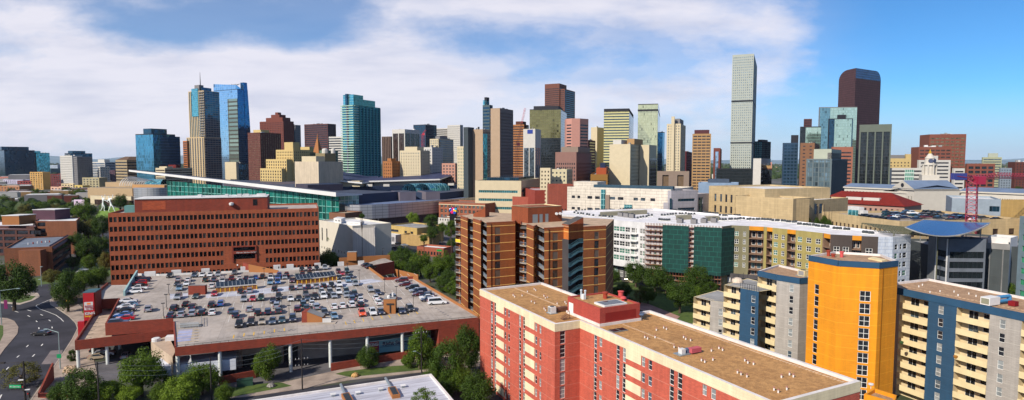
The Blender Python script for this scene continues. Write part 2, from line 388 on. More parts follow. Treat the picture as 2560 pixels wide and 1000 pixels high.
m_yel=c('stone_yellow',238,210,145,.6);m_olive=c('stone_olive',160,145,110);m_grey=c('concrete_grey',150,148,150);m_dk=c('dark_frame',40,42,50,1.0)
m_taupe=c('concrete_taupe',165,145,130);m_pink=c('granite_pink',225,165,150);m_palg=c('panel_pale_green',200,208,190);m_tanb=c('stone_tan',200,160,110)
m_purb=c('granite_purple_brown',110,70,72);m_orng=c('brick_orange',195,130,78)
g_teal=glass('glass_teal',(0.10,0.42,0.50,1),1.6,3.3,(0.25,0.5,0.5,1),0.15,metal=.8,wob=.05)
g_cyan=glass('glass_cyan',(0.12,0.38,0.56,1),1.6,3.9,(0.04,0.16,0.28,1),0.14,metal=.85,wob=.04,dark=.05)
g_blue=glass('glass_blue',(0.035,0.15,0.30,1),1.6,3.9,(0.02,0.08,0.2,1),0.14,metal=.85,wob=.05)
g_pale=glass('glass_pale_blue',(0.42,0.62,0.80,1),1.7,3.9,(0.25,0.4,0.6,1),0.12,metal=.9,wob=.03,dark=.02,var=.15)
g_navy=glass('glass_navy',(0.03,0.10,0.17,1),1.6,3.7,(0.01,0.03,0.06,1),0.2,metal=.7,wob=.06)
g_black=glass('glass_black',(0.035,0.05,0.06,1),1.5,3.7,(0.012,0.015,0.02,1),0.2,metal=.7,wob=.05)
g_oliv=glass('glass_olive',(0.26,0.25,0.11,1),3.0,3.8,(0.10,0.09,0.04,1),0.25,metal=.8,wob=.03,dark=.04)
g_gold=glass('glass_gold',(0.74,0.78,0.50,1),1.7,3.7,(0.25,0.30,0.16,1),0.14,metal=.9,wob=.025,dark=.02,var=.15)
g_green=glass('glass_green',(0.62,0.80,0.66,1),1.7,3.7,(0.16,0.30,0.26,1),0.16,metal=.9,wob=.03,dark=.02,var=.15)
g_win=glass('window_blue_grey',(0.16,0.22,0.28,1),1.4,1.8,None,metal=.6,wob=.05,var=.6)
g_dwin=glass('window_dark',(0.035,0.04,0.055,1),1.4,1.8,None,metal=.25,wob=.05,var=.6)
g_brn=glass('window_bronze',(0.06,0.04,0.035,1),1.4,1.8,None,metal=.15,wob=.05,var=.6)
def extra(T,name,l0,l1,r0,r1,z0,z1,mat):
 f=T['at'];q=MB();q.prism([f(l0,r0),f(l0,r1),f(l1,r1),f(l1,r0)],z0,z1,True,True);return q.build(name,mat,T['root'])
def zof(py,Y):return at(1280,py,Y=Y)[2]
tower('office_tower','dark blue glass office block cut by the left edge of the view',-40,10,88,375,1500,m_dk,('glass',),win=g_navy,a=40,ph=[(.2,.6,.0,.9,9,g_navy)])
tower('office_tower','low dark glass slab joined behind the far left glass block',45,60,120,392,1600,m_dk,('glass',),win=g_blue,a=30)
tower('office_tower','teal glass slab with pale stripe, second glass block from the left',62,90,125,382,1550,m_dk,('glass',),win=g_teal,a=30,ph=[(.3,.8,.1,.6,5,g_teal)])
tower('apartment_tower','white apartment tower with small square windows left of the blue hills',151,180,207,389,1050,m_white,('grid',3.2,3.1,.45,.5),win=g_win,a=35)
tower('apartment_tower','slim grey and white apartment slab leaning beside the white tower',185,192,232,392,960,m_grey,('grid',3.0,3.0,.5,.5),win=g_win,a=20,ph=[])
tower('office_tower','dark teal glass tower with flat cap behind the white apartments',163,178,232,383,1250,m_dk,('glass',),win=g_navy,a=27,ph=[(.1,.8,.1,.7,5,g_navy)])
tower('apartment_tower','blue glazed mid rise with white top floor right of the white apartments',231,262,290,405,1150,m_white,('band',1,3.2,.5,.6),win=g_blue,a=30,ph=[(.2,.7,.2,.7,5,m_white)])
tower('apartment_building','low white framed block with square windows in front of the blue mid rise',246,250,275,417,980,m_white,('grid',3,3,.6,.6),win=g_blue,a=20)
T=tower('office_building','tan office block with dark ribbon windows and sloped roof',290,317,383,400,860,c('tan_band',190,170,135),('band',0,4.2,.5,.42),win=g_dwin,a=27)
mb=MB();f=T['at'];zt=T['zt'];A=[f(0,0),f(0,1),f(1,1),f(1,0)];B=[f(.4,.3),f(.4,.75),f(.8,.75),f(.8,.3)]
for i in range(4):j=(i+1)%4;mb.poly([A[i]+(zt,),A[j]+(zt,),B[j]+(zt+5,),B[i]+(zt+5,)])
mb.poly([p+(zt+5,)for p in B]);mb.build('sloped_roof',c('roof_brown',120,95,75),T['root'])
T=tower('office_tower','mid height blue glass office tower on the left of the skyline',341,382,440,334,800,m_dk,('glass',),Rr=('glass',),win=g_cyan,a=27,ph=[(.15,.6,.05,.75,7,g_navy)])
gb=MB();gb.wallq(along(T['K'],T['PR'],0,.15),along(T['K'],T['PR'],T['WR'],.15),0,T['zt']-1.2);gb.build('side_glazing',g_blue,T['root'])  # right face in a darker blue: its shade is put into the tint
extra(T,'side_wing',0.0,.7,1.0,1.22,0,zof(341,820),g_blue)
tower('office_building','plain taupe block in front of the blue glass office tower',390,392,441,405,830,m_taupe,('blank',),a=18,wl=32)
T=tower('apartment_tower','slim orange brick tower squeezed left of the tallest residential tower',459,467,475,352,900,c('orange_panel',205,125,70),('band',0.5,3.2,.5,.5),Rr=('blank',),a=27,win=g_dwin)
tower('hotel_building','low hotel with cream upper floors and a dark red stair tower',408,412,482,420,790,m_cream,('band',.5,3.4,.5,.45),win=g_brn,a=18,wl=16,ph=[(.1,.9,.42,.58,4,c('red_brown_panel',130,40,38)),(.1,.9,.1,.3,2)])
beige=c('four_beige',232,205,160)
T=tower('residential_tower','tall beige and teal glass residential tower topped by a thin spire',474,509,551,226,1000,beige,('pier',4.2,3.6,.55,.5),Rr=('pier',5.0,3.6,.86,.5,6),win=glass('glass_tower_teal',(0.05,0.20,0.27,1),1.6,3.3,(0.04,0.12,0.15,1),0.2,metal=.7,wob=.05),a=27,winname='glazing_strip')
r=T['root'];WL=T['WL'];f=T['at']
gb=MB();gb.wallq(along(T['K'],T['PR'],0,-.3),along(T['K'],T['PR'],T['WR'],-.3),0,T['zt']);
extra(T,'podium',-.02,1.12,-.1,1.02,0,zof(343,1000),beige)
lo=MB();p=[];fq=T['at'];pl,kk,pr=fq(1.12,-.1),fq(-.02,-.1),fq(-.02,1.02)
facade(MB(),along(pl,kk,0,.3),along(pl,kk,math.dist(pl,kk),.3),0,zof(343,1000),grid_cols(math.dist(pl,kk),7,.5),[(4,zof(345,1000))],.2,p)
facade(MB(),along(kk,pr,0,.3),along(kk,pr,math.dist(pr,kk),.3),0,zof(343,1000),grid_cols(math.dist(pr,kk),9,.84),[(4,zof(345,1000))],.2,p)
windows(p,glass('glass_podium',(0.05,0.09,0.12,1),1.6,3.4,(0.16,0.13,0.10,1),.5,metal=.5,wob=.05),r,'glazing_strip',100)
g_sp=glass('glass_spire_shaded',(0.035,0.13,0.19,1),5.0,3.6,(0.20,0.19,0.18,1),.55,metal=.55,wob=.06,var=.5)  # piered glass for the right face, darkened in colour to paint its shade
gb=MB();gb.wallq(along(T['K'],T['PR'],.6,.15),along(T['K'],T['PR'],T['WR']-.6,.15),zof(343,1000),T['zt']-1);gb.build('side_glazing',g_sp,r)
gb=MB();gb.wallq(along(kk,pr,.6,.35),along(kk,pr,math.dist(kk,pr)-.6,.35),0,zof(345,1000));gb.build('side_glazing',g_sp,r)
extra(T,'crown_glazing',.35,.75,-.04,.5,zof(290,1000),zof(220,1000),g_teal)
extra(T,'penthouse',.2,.6,.1,.7,T['zt']-1,zof(217,1000),g_navy);extra(T,'spire_base',.3,.6,.02,.3,T['zt']-1,zof(211,1000),m_grey)
q=f(.4,.2);mb=MB();mb.tube((q[0],q[1],zof(213,1000)),(q[0],q[1],zof(178,1000)),.9,.25,6);mb.build('spire',m_grey,r)
for i in range(38):
 z=12+i*4.2
 if z<T['zt']-2:extra(T,'balcony',-.06,.30,-.07,.06,z,z+1.3,m_grey)
T=tower('office_tower','tall pale blue glass tower with open sloped crown and dark right side',545,594,622,222,1110,m_dk,('glass',),win=g_pale,a=27,wl=66)
r=T['root'];gb=MB();W=T['WR'];zt=T['zt']
for k in range(9):
 z0=zt*k/9;z1=zt*(k+1)/9;s=lambda z:W*(1.06-.22*(z/zt)**3)
 pass
gb.wallq(along(T['K'],T['PR'],-1,.2),along(T['K'],T['PR'],W,.2),0,zt-1);gb.build('side_glazing',g_blue,r)  # darker copy of the glass paints the right face as shaded
mb=MB();A=along(T['K'],T['PR'],W*.70,1.2);B=along(T['K'],T['PR'],W,1.2)
zf=zof(204,1110)
prev=None;pts=[]
for i in range(13):
 t=i/12;z=zf*t;pts.append((W*(1.20-.28*t**2.2),z))
for i in range(12):
 (s0,z0),(s1,z1)=pts[i],pts[i+1]
 a0=along(T['K'],T['PR'],s0*.78 if i<0 else W*.62,1.0);
 A0=along(T['K'],T['PR'],W*.60+(s0-W)*.3,.8);A1=along(T['K'],T['PR'],W*.60+(s1-W)*.3,.8);B0=along(T['K'],T['PR'],s0,.8);B1=along(T['K'],T['PR'],s1,.8)
 mb.poly([A0+(z0,),B0+(z0,),B1+(z1,),A1+(z1,)],[(0,z0),(s0*.4,z0),(s1*.4,z1),(0,z1)])
 C0=along(T['K'],T['PR'],s0,-8);C1=along(T['K'],T['PR'],s1,-8)
 mb.poly([B0+(z0,),C0+(z0,),C1+(z1,),B1+(z1,)],[(0,z0),(8,z0),(8,z1),(0,z1)])
 D0=along(T['K'],T['PR'],W*.60+(s0-W)*.3,-8);D1=along(T['K'],T['PR'],W*.60+(s1-W)*.3,-8)
 mb.poly([A0+(z0,),D0+(z0,),D1+(z1,),A1+(z1,)],[(0,z0),(8,z0),(8,z1),(0,z1)]);mb.poly([D0+(z0,),C0+(z0,),C1+(z1,),D1+(z1,)],[(0,z0),(8,z0),(8,z1),(0,z1)])
mb.build('curved_fin',g_blue,r)
mb=MB();f=T['at']
q=[f(1,0),f(1,.6),f(0.05,.6),f(0.05,0)];zz=[zof(205,1110),zof(209,1110),zof(222,1110),zof(212,1110)]
for i in range(4):
 j=(i+1)%4;mb.poly([q[i]+(zt-1,),q[j]+(zt-1,),q[j]+(zz[j],),q[i]+(zz[i],)],[(i*20,0),(i*20+18,0),(i*20+18,8),(i*20,8)])
mb.build('crown_glazing',g_pale,r)
mb=MB()
for k in range(4):
 l=.15+.15*k;a_=f(l,.1);b_=f(l,.55);mb.tube(a_+(zof(214,1110),),b_+(zof(207,1110),),.8,.8,5);mb.tube(f(l,.3)+(zt,),f(l,.3)+(zof(208,1110),),.7,.7,5)
mb.build('crown_frame',m_white,r)
T2=extra(T,'painted_reflection',.02,.42,-.03,.02,0,zof(246,1110),glass('glass_striped',(0.30,0.36,0.30,1),30,7.5,(0.05,0.05,0.04,1),1.6,metal=.6,wob=.02,dark=0,var=.4))  # added slab; its stripes paint a city reflection onto the glass
tower('office_building','small cream block at the foot of the curved glass tower',563,590,594,405,900,m_cream,('blank',),a=27);
tower('office_building','low blue glass block at the foot of the curved glass tower',590,592,624,408,930,m_dk,('glass',),win=g_navy,a=22,wl=15)
T=tower('residential_tower','dark brown brick residential tower with pale vertical stripes',621,650,704,331,820,brick('brown_brick',lin(110,60,52,.7),bw=2,bh=3,course=(3.1,.5)),('grid',2.6,3.1,.4,.45),Rr=('pier',4.0,3.1,.3,.4),win=g_tan if False else glass('window_tan',(0.35,0.27,0.18,1),1.4,1.5,None,metal=.2,wob=.05,var=.6),a=27,ph=[(.2,.8,.15,.55,4,m_yel)])
T=tower('residential_tower','stepped red brown residential tower with terraced penthouses',651,708,736,302,1010,m_redbr,('grid',4,3.1,.5,.45),Rr=('grid',5,3.1,.2,.5),win=g_dwin,a=27)
z=T['zt'];extra(T,'terrace',.05,.75,.05,.8,z-1,z+6,m_redbr);extra(T,'terrace',.2,.55,.1,.7,z+5,z+11,m_redbr);extra(T,'terrace',.3,.42,.2,.5,z+10,z+15,m_redbr)
extra(T,'side_wing',0.1,.8,1.0,1.3,0,z-4,g_navy)
tower('office_building','narrow grey green office block behind the stepped brown tower',734,738,753,312,1060,m_grey,('grid',3,3.6,.6,.5),win=g_dwin,a=20)
tower('office_tower','square pinkish brown office tower with dense window rows left of the teal tower',762,819,841,309,1120,m_purb,('band',1.2,3.9,.5,.45),Rr=('pier',2.4,3.9,.5,.4),win=g_dwin,a=27,cap=100)
tower('office_building','white office block with black ribbon windows beside the teal tower',823,858,870,341,960,m_white,('band',0,3.9,.5,.5),win=g_dwin,a=27)
T=tower('apartment_building','cream yellow stepped deco building with small dark windows',691,733,775,374,720,m_yel,('grid',3.2,3.5,.4,.55),win=g_dwin,a=30,ph=[(.1,.6,.1,.5,9,m_yel,'upper_tower')])
z=T['zt'];e=extra(T,'lower_wing',.05,1.25,-.35,.0,0,zof(398,700),m_yel);extra(T,'lower_wing',.1,1.35,-.6,-.35,0,zof(422,690),m_yel)
p=[];fq=T['at']
for(l0,l1,rr_,zt_)in((1.25,.05,-.35,398),(1.35,.1,-.6,422)):
 a_,b_=fq(l0,rr_),fq(l1,rr_);facade(MB(),along(a_,b_,0,.15),along(a_,b_,math.dist(a_,b_),.15),0,zof(zt_,700),grid_cols(math.dist(a_,b_),9,.4),grid_rows(4,zof(zt_+3,700),3.5,.55),.1,p)
windows(p,g_dwin,T['root'],'window',60)
T=tower('clock_tower','golden brick campanile with pointed top behind the cream department store',783,797,808,384,900,m_orng,('grid',3,5,.3,.4),win=g_dwin,a=27,par=.3)
f=T['at'];mb=MB();z=T['zt'];A=[f(0,0),f(0,1),f(1,1),f(1,0)];B=[f(.42,.42),f(.42,.58),f(.58,.58),f(.58,.42)];z2=zof(345,900)
for i in range(4):j=(i+1)%4;mb.poly([A[i]+(z,),A[j]+(z,),B[j]+(z2,),B[i]+(z2,)])
mb.build('pyramid_roof',m_orng,T['root']);mb=MB();cc=f(.5,.5);mb.tube(cc+(z2-1,),cc+(zof(334,900),),1.3,.3,6);mb.build('finial',m_orng,T['root'])
mb=MB();a_=along(T['PL'],T['K'],T['WL']/2,.3);b_=along(T['PL'],T['K'],T['WL']/2,.6);mb.tube(a_+(z-4,),b_+(z-4,),2.4,2.4,12);mb.build('clock_face',m_cream,T['root'])
T=tower('department_store','windowless cream department store with vertical panel joints',738,796,858,404,560,brick('store_cream',lin(240,222,195,.62),bw=8,bh=60,var=.08,joint=.25),('blank',),a=27,ph=[(.15,.75,.05,.4,5,m_cream),(.3,.7,.55,1.0,8,m_olive)])
mb=MB();z=T['zt']
for q,rr_ in(((.5,.75),3),((.3,.9),2.2)):
 p_=T['at'](*q);mb.lathe([(rr_,z+8),(rr_,z+11),(rr_*.8,z+12.5),(.2,z+13)],10,p_)
mb.build('satellite_dish',m_white,T['root'])
tower('office_building','olive green roofed block with dishes behind the cream store',800,812,846,376,640,c('green_grey',110,140,120),('grid',4,4,.4,.4),win=g_dwin,a=27)
tower('apartment_building','olive stone block with small windows between the yellow building and campanile',733,738,790,380,760,m_olive,('grid',3,3.6,.4,.5),win=g_dwin,a=27,wl=20,ph=[(.1,.9,.0,.3,8),(.1,.9,.75,.95,7,m_yel)])
T=tower('residential_tower','tall teal glass residential tower ringed with balconies in the centre left',857,884,952,262,760,c('teal_frame',60,150,150,.6),('glass',),win=g_teal,a=27)
r=T['root'];f=T['at'];z=T['zt'];g_tealb=glass('glass_teal_blue',(0.05,0.33,0.45,1),1.6,3.1,(0.10,0.42,0.5,1),0.25,metal=.75,wob=.06)
gb=MB();gb.wallq(along(T['K'],T['PR'],0,.1),along(T['K'],T['PR'],T['WR'],.1),0,z-1);gb.build('side_glazing',g_tealb,r)
for(l0,l1,r0,r1,h)in((.0,.9,.0,.35,13),(.0,.9,.35,.8,8)):extra(T,'penthouse',l0,l1,r0,r1,z-1,z+h,g_teal)
extra(T,'elevator_core',.45,.62,-.04,.3,z-1,zof(234,760),g_navy)
mbal=c('balcony_pale_green',190,225,205,.7)
nb=int(z/3.1)-2
for i in range(nb):
 zz=8+i*3.1;extra(T,'balcony',-.05,1.06,-.045,.0,zz,zz+1.0,mbal)
for i in range(nb):
 zz=8+i*3.1
 extra(T,'balcony',-.06,.0,.02,.16,zz,zz+1.0,mbal)
q=MB()
for k in range(7):
 a_=along(T['K'],T['PR'],T['WR']*(.2+.125*k),1.3);q.box(a_,(0.45,.89),(1.6,1.2),0,z-1-(k%2)*1.0)
q.build('fin',c('fin_teal',90,190,190,.5),r)
mb=MB();a_=along(T['PL'],T['K'],T['WL']*.45,.8);mb.box(a_,(1,0),(1.6,1.6),0,z+8);mb.build('violet_strip',c('violet_panel',120,90,150,.6),r)
tower('office_tower','narrow dark bronze office tower just right of the teal tower',955,976,982,341,1000,c('bronze_pier',135,112,100),('pier',3.4,3.6,.6,.5),win=g_brn,a=27)
T=tower('office_tower','brown glass office tower with white roof band and thick white piers',981,1012,1050,323,900,m_white,('pier',11,3.6,.88,.6,6),win=glass('glass_brown_band',(0.10,0.07,0.08,1),2,3.7,(0.05,0.04,0.05,1),.9,metal=.6,fw=.5)if False else g_brn,a=27)
tower('office_tower','dark navy box tower with black windows behind the white topped tower',1034,1064,1092,311,1060,c('navy_panel',40,55,75,1),('band',1.5,3.8,.5,.6),win=g_navy,a=30)
tower('office_tower','white office slab with brown ribbon windows behind the blue brick tower',1092,1118,1124,320,1120,m_white,('band',0,3.8,.5,.55),win=g_brn,a=27)
tower('office_tower','white ribbed office tower with blue grey side right of the navy box',1119,1150,1158,312,1100,m_white,('grid',2,3.8,.4,.5),Rr=('pier',4,3.8,.6,.5),win=g_win,a=27)
tower('apartment_tower','blue grey apartment tower with cream left side and notched roof',1075,1096,1134,347,860,m_cream,('grid',3.6,3.1,.45,.5),Rr=('grid',3.4,3.1,.6,.6),win=g_blue,a=27,ph=[(.2,.7,.2,.7,4,m_grey)])
tower('hotel_building','cream hotel block with rows of small windows in the centre left',1000,1051,1075,376,640,m_cream,('grid',3.6,3.2,.35,.45),win=g_win,a=27,ph=[(.2,.8,.1,.8,4,m_cream)])
tower('hotel_building','white and grey hotel slab adjoining the cream hotel block',1074,1080,1107,368,680,m_white,('grid',3.6,3.2,.35,.45),win=g_win,a=27,wl=18)
tower('apartment_building','orange yellow brick building at the foot of the teal tower',958,980,1000,403,640,m_orng,('grid',3,3.4,.4,.5),win=g_dwin,a=27,ph=[(.1,.5,.0,.6,3,m_orng)])
tower('apartment_building','small building with red trimmed bays behind the convention hall wing',1105,1138,1145,408,640,c('salmon_panel',215,160,140),('grid',4,3.2,.5,.5),win=g_win,a=27)
def lattice(mb,a,b,w,n,r=.12):
 a=Vector(a);b=Vector(b);d=(b-a).normalized();x=d.orthogonal().normalized();y=d.cross(x)
 cs=[x*w/2+y*w/2,x*w/2-y*w/2,-x*w/2-y*w/2,-x*w/2+y*w/2]
 for q in cs:mb.tube(a+q,b+q,r,r,4,False)
 for i in range(n):
  p=a+(b-a)*i/n;p2=a+(b-a)*(i+1)/n
  for k in range(4):
   mb.tube(p+cs[k],p2+cs[(k+1)%4],r*.7,r*.7,3,False);mb.tube(p+cs[k],p+cs[(k+1)%4],r*.7,r*.7,3,False)
m_cred=paint('crane_red',lin(215,25,50,.8),.4);m_cpink=paint('crane_magenta',lin(190,40,80,.6),.4)
def crane(label,pts,w,mat,n=20,cabat=None,Y=None,jibs=(),cw=None):
 base=at(pts[0][0],pts[0][1],Y=Y);base=(base[0],base[1],0)
 r=empty('tower_crane',label,'crane',base);top=at(pts[1][0],pts[1][1],Y=Y)
 mb=MB();lattice(mb,base,top,w,n,w*.045);mb.build('mast',mat,r)
 for(a_,b_)in jibs:
  mb=MB();lattice(mb,at(*a_,Y=Y),at(*b_,Y=Y),w*.5,max(4,int(math.dist(a_,b_)/7)),w*.03);mb.build('jib',mat,r)
 mb=MB();mb.box((top[0]+w*.5,top[1]-w*.5),(1,0),(w*.9,w*.9),top[2]-w*.6,top[2]+w*.4);mb.build('cab',mat,r)
 if cw:p=at(*cw,Y=Y);mb=MB();mb.box((p[0],p[1]),(1,0),(w*1.6,w*.6),p[2]-w*.5,p[2]+w*.3);mb.build('counterweight',paint('crane_blue',lin(60,70,160,.6),.5),r)
 return r
crane('thin red luffing crane standing between the blue brick tower and navy box',[(1057,440),(1057,335)],3,m_cred,18,Y=820,jibs=[((1056,337),(1065,325))])
crane('red luffing crane with raised jib in front of the orange office tower',[(1293,470),(1293,360)],3,m_cred,18,Y=640,jibs=[((1293,362),(1313,270)),((1293,362),(1291,352))])
tanL=c('slab_tan',205,178,150);
T=tower('hotel_tower','lower beige slab tower with dark fin on its left and green glass corner',1181,1207,1226,323,560,tanL,('blank',),Rr=('grid',1.6,3.2,.55,.5),win=g_dwin,a=27)
mb=MB();A=along(T['PL'],T['K'],-4.5,3);B=along(T['PL'],T['K'],.6,3);mb.box(lerp(A,B,.5),(math.cos(R(27)),-math.sin(R(27))),(5,11),0,zof(318,560));mb.build('dark_fin',c('fin_dark',62,72,78,.9),T['root'])
gb=MB();gb.wallq(along(T['K'],T['PR'],-.1,.25),along(T['K'],T['PR'],T['WR']*.55,.25),12,T['zt']-4);gb.build('corner_glazing',g_teal,T['root'])
tower('office_building','cream block with teal side windows left of the dark fin',1143,1170,1184,365,600,m_cream,('grid',4,3.3,.35,.5),Rr=('blank',),win=g_teal,a=60)
T=tower('hotel_tower','slim grey glass tower with raised dark crown behind the tan slab',1207,1224,1232,262,620,c('crown_grey',88,105,112,.7),('band',.4,3.4,.5,.5),win=g_navy,a=27,ph=[(.45,1.0,.1,.9,5,g_teal),(.45,.8,.1,.9,8,m_dk)])
T=tower('hotel_tower','tall grey and tan slab hotel tower with a tiny window grid',1227,1250,1283,270,600,c('slab_grey',148,136,132),('blank',),Rr=('grid',1.7,3.2,.5,.5,3),win=g_dwin,a=27)
gb=MB();gb.wallq(along(T['PL'],T['K'],0,.2),along(T['PL'],T['K'],T['WL'],.2),0,T['zt']-.2);gb.build('sunlit_face',tanL,T['root'])  # tan sheet: sunlight on the left face painted as a colour
T=tower('office_building','low hotel podium with teal roof edge and long dark slot window',1188,1303,1350,452,500,m_cream,('band',3,7,.5,.3,5),Rr=('band',2,6,.5,.3,5),win=g_teal,a=14,roof=c('roof_teal',60,95,110),ph=[(.1,.8,.1,.9,2.5,g_navy)])
tower('office_tower','orange tan office tower with dark ribbon windows behind the red crane',1281,1310,1322,311,900,m_orng,('band',0,3.7,.5,.45),win=g_brn,a=20,ph=[(.2,.8,.2,.9,5,m_brownd)])
T=tower('office_tower','white framed office tower with blue sign panel near its roof',1308,1338,1352,322,700,m_white,('pier',6.5,3.7,.85,.5,22),win=g_win,a=20)
mb=MB();mb.wallq(along(T['PL'],T['K'],T['WL']*.35,.2),along(T['PL'],T['K'],T['WL']*.8,.2),zof(334,700),zof(324,700));mb.build('sign_panel',paint('sign_blue',lin(20,50,140)),T['root'])
T=tower('office_tower','wide dark olive glass office tower in the centre of the skyline',1324,1402,1416,272,860,m_dk,('glass',),Rr=('glass',),win=g_oliv,a=12,ph=[(.1,.9,.1,.8,5,m_dk,'roof_plant')])
gb=MB();gb.wallq(along(T['K'],T['PR'],0,.2),along(T['K'],T['PR'],T['WR'],.2),0,T['zt']-1.5);gb.build('side_glazing',g_navy,T['root'])  # navy copy for the right face, shade painted into the glass
gb=MB();gb.wallq(along(T['PL'],T['K'],0,.12),along(T['PL'],T['K'],T['WL'],.12),0,zof(345,860));gb.build('dark_reflection_glazing',g_black,T['root'])  # black tint paints the dark city reflected in the lower glass
T=tower('office_tower','tallest brown stone office tower with stepped corners, centre of skyline',1364,1412,1437,222,1150,c('granite_brown',135,85,70),('band',1,3.8,.5,.42),Rr=('band',.5,3.8,.5,.5),win=g_brn,a=27)
z=T['zt'];e=extra(T,'upper_tower',.25,1.02,-.05,.62,0,zof(208,1150),T['wall'])
p=[];a_,b_=T['at'](1.02,-.05),T['at'](.25,-.05);facade(MB(),along(a_,b_,0,.3),along(a_,b_,math.dist(a_,b_),.3),0,z,[(1,math.dist(a_,b_)-1)],grid_rows(4,zof(218,1150),3.8,.42),.1,p)
a_,b_=T['at'](.25,-.05),T['at'](.25,.62);facade(MB(),along(a_,b_,0,.3),along(a_,b_,math.dist(a_,b_),.3),0,z,[(1,math.dist(a_,b_)-1)],grid_rows(60,zof(218,1150),3.8,.42),.1,p)
windows(p,g_brn,T['root'],'window_band',100)
def octa(name,label,xl,xr,ytop,Y,wall,win,ca=8,fh=3.8,hf=.45,blank=()):
 A=at(xl,ytop,Y=Y);B=at(xr,ytop,Y=Y);W=B[0]-A[0];D=W;x0=A[0];y0=Y
 pts=[(x0,y0+ca),(x0+ca*.9,y0),(x0+W*.58,y0),(x0+W,y0+ca*1.6),(x0+W,y0+D),(x0,y0+D)]
 rows=grid_rows(4,A[2]-6,fh,hf)
 fc={i:((lambda w:[(.8,w-.8)]),rows)for i in(0,1,2)if i not in blank}
 return polyb(name,label,pts,0,A[2],wall,fc,win,cap=100)
A=octa('office_tower','pink granite office tower with chamfered corners',1417,1474,296,760,m_pink,g_dwin,7,3.9,.42,(1,))
tower('office_tower','dark purple slab attached to the right of the pink tower',1470,1474,1488,350,800,m_purb,('band',.5,3.8,.5,.45),win=g_dwin,a=20,wl=14)
tower('office_tower','pale beige office slab with blue shaded side and roof mast',1477,1493,1509,318,960,m_cream,('blank',),Rr=('pier',3,3.8,.4,.5),win=g_win,a=35)
tower('office_building','pink brown office block with dark top window strip in front of pink tower',1388,1441,1478,380,560,c('rose_brown',165,125,115),('grid',2.2,3.6,.5,.5,9),win=g_dwin,a=22,ph=[(.0,.8,.1,.9,5,m_taupe)])
tower('apartment_building','cream hotel with brick corner strips below the pink brown block',1350,1376,1380,420,470,m_cream,('grid',3.2,3.0,.4,.45),win=g_brn,a=20,ph=[])
tower('apartment_building','cream hotel wing with teal windows beside the brick trimmed hotel',1376,1417,1431,423,480,c('cream_pale',232,222,185),('grid',3.4,3.1,.4,.45),win=g_win,a=20)
tower('office_tower','pale yellow office tower with dark horizontal stripes and slanted roof',1509,1573,1583,278,860,c('stripe_cream',238,232,170),('band',0,3.9,.5,.42),Rr=('glass',),win=g_navy,a=14,ph=[(.0,1,.0,.95,4,m_dk)])
T=tower('office_tower','tall mirrored gold glass tower with dark band near its top',1594,1645,1657,259,900,m_dk,('glass',),win=g_gold,a=15)
gb=MB();gb.wallq(along(T['K'],T['PR'],0,.2),along(T['K'],T['PR'],T['WR'],.2),0,T['zt']-1.5);gb.build('side_glazing',g_pale,T['root'])
extra(T,'dark_band',-.01,1.01,-.02,1.01,zof(277,900),zof(273,900),m_dk)
mb=MB();q=T['at'](.5,.5);mb.tube(q+(T['zt'],),q+(T['zt']+6,),.3,.15,5);mb.tube((q[0]-6,q[1],T['zt']),(q[0]-6,q[1],T['zt']+4),.3,.15,5);mb.build('antenna',m_grey,T['root'])
tower('office_building','thin blue glass slab peeping out right of the mirrored gold tower',1655,1657,1661,330,980,m_dk,('glass',),win=g_cyan,a=27,wl=12)
T=tower('hotel_tower','cream windowless slab hotel joined to a wing with square windows',1523,1576,1606,360,520,m_cream,('blank',),Rr=('grid',3.3,3.2,.42,.5),win=g_dwin,a=27,ph=[(.0,.35,.3,1.0,5,m_tanb),(.5,.9,.1,.8,4,m_white)])
T=tower('hotel_tower','cream stair slab with dark glass right side beside the windowed wing',1598,1623,1641,362,540,m_cream,('blank',),Rr=('blank',),a=27)
gb=MB();gb.wallq(along(T['K'],T['PR'],T['WR']*.1,.2),along(T['K'],T['PR'],T['WR'],.2),0,T['zt']-12);gb.build('side_glazing',glass('glass_brown',(0.05,0.035,0.03,1),1.6,3.4,(0.12,0.09,0.08,1),.3,metal=.4),T['root'])
T=tower('office_tower','cream deco tower with tall corner pylon and vertical window slots',1666,1702,1713,309,800,m_cream,('grid',3.4,3.6,.35,.5),Rr=('grid',3.4,3.6,.3,.5),win=g_win,a=22,ph=[(.1,.6,.1,.8,7,m_grey)])
q=MB();a_=along(T['PL'],T['K'],T['WL']*.45,1.2);q.box(a_,(math.cos(R(22)),-math.sin(R(22))),(4,3),0,zof(291,800));q.build('pylon',m_cream,T['root'])
tower('office_building','dark red brick block between the deco tower and tan striped tower',1711,1716,1731,378,900,c('maroon_panel',95,30,40,.9),('grid',3,3.7,.5,.5),win=g_dwin,a=20,wl=15)
tower('office_tower','tan office tower with four bays of dark ribbon windows',1730,1778,1786,334,780,m_tanb,('grid',6.2,3.8,.85,.42),win=g_dwin,a=18,ph=[(.1,.9,.1,.9,5,c('maroon_dark',85,45,50,.9))])
T=tower('office_tower','slim reddish frame tower with dark glazed slot right of the tan striped tower',1783,1801,1804,370,860,m_redbr,('pier',20,3.7,.5,.5,5),win=g_pale,a=20)
T=tower('office_tower','tallest skyscraper, pale green white with fine square window grid',1828,1885,1892,134,930,c('rep_pale',212,220,210,.55),('grid',2.95,3.85,.52,.50,2.5),Rr=('grid',3.2,3.85,.5,.5,2.5),win=glass('window_pale',(0.40,0.48,0.47,1),1.4,2,None,metal=.85,rough=.12,wob=.05,var=.35,dark=.02),a=24,rec=.2)
z=T['zt']
for py in(251,356):extra(T,'dark_band',-.004,1.004,-.01,1.0,zof(py+1.2,930),zof(py-1.2,930),m_dk)
mb=MB();
for l in(.15,.35,.85):q=T['at'](l,.3);mb.tube(q+(z-1,),q+(z+4,),.6,.4,5)
mb.build('roof_mast',m_grey,T['root'])
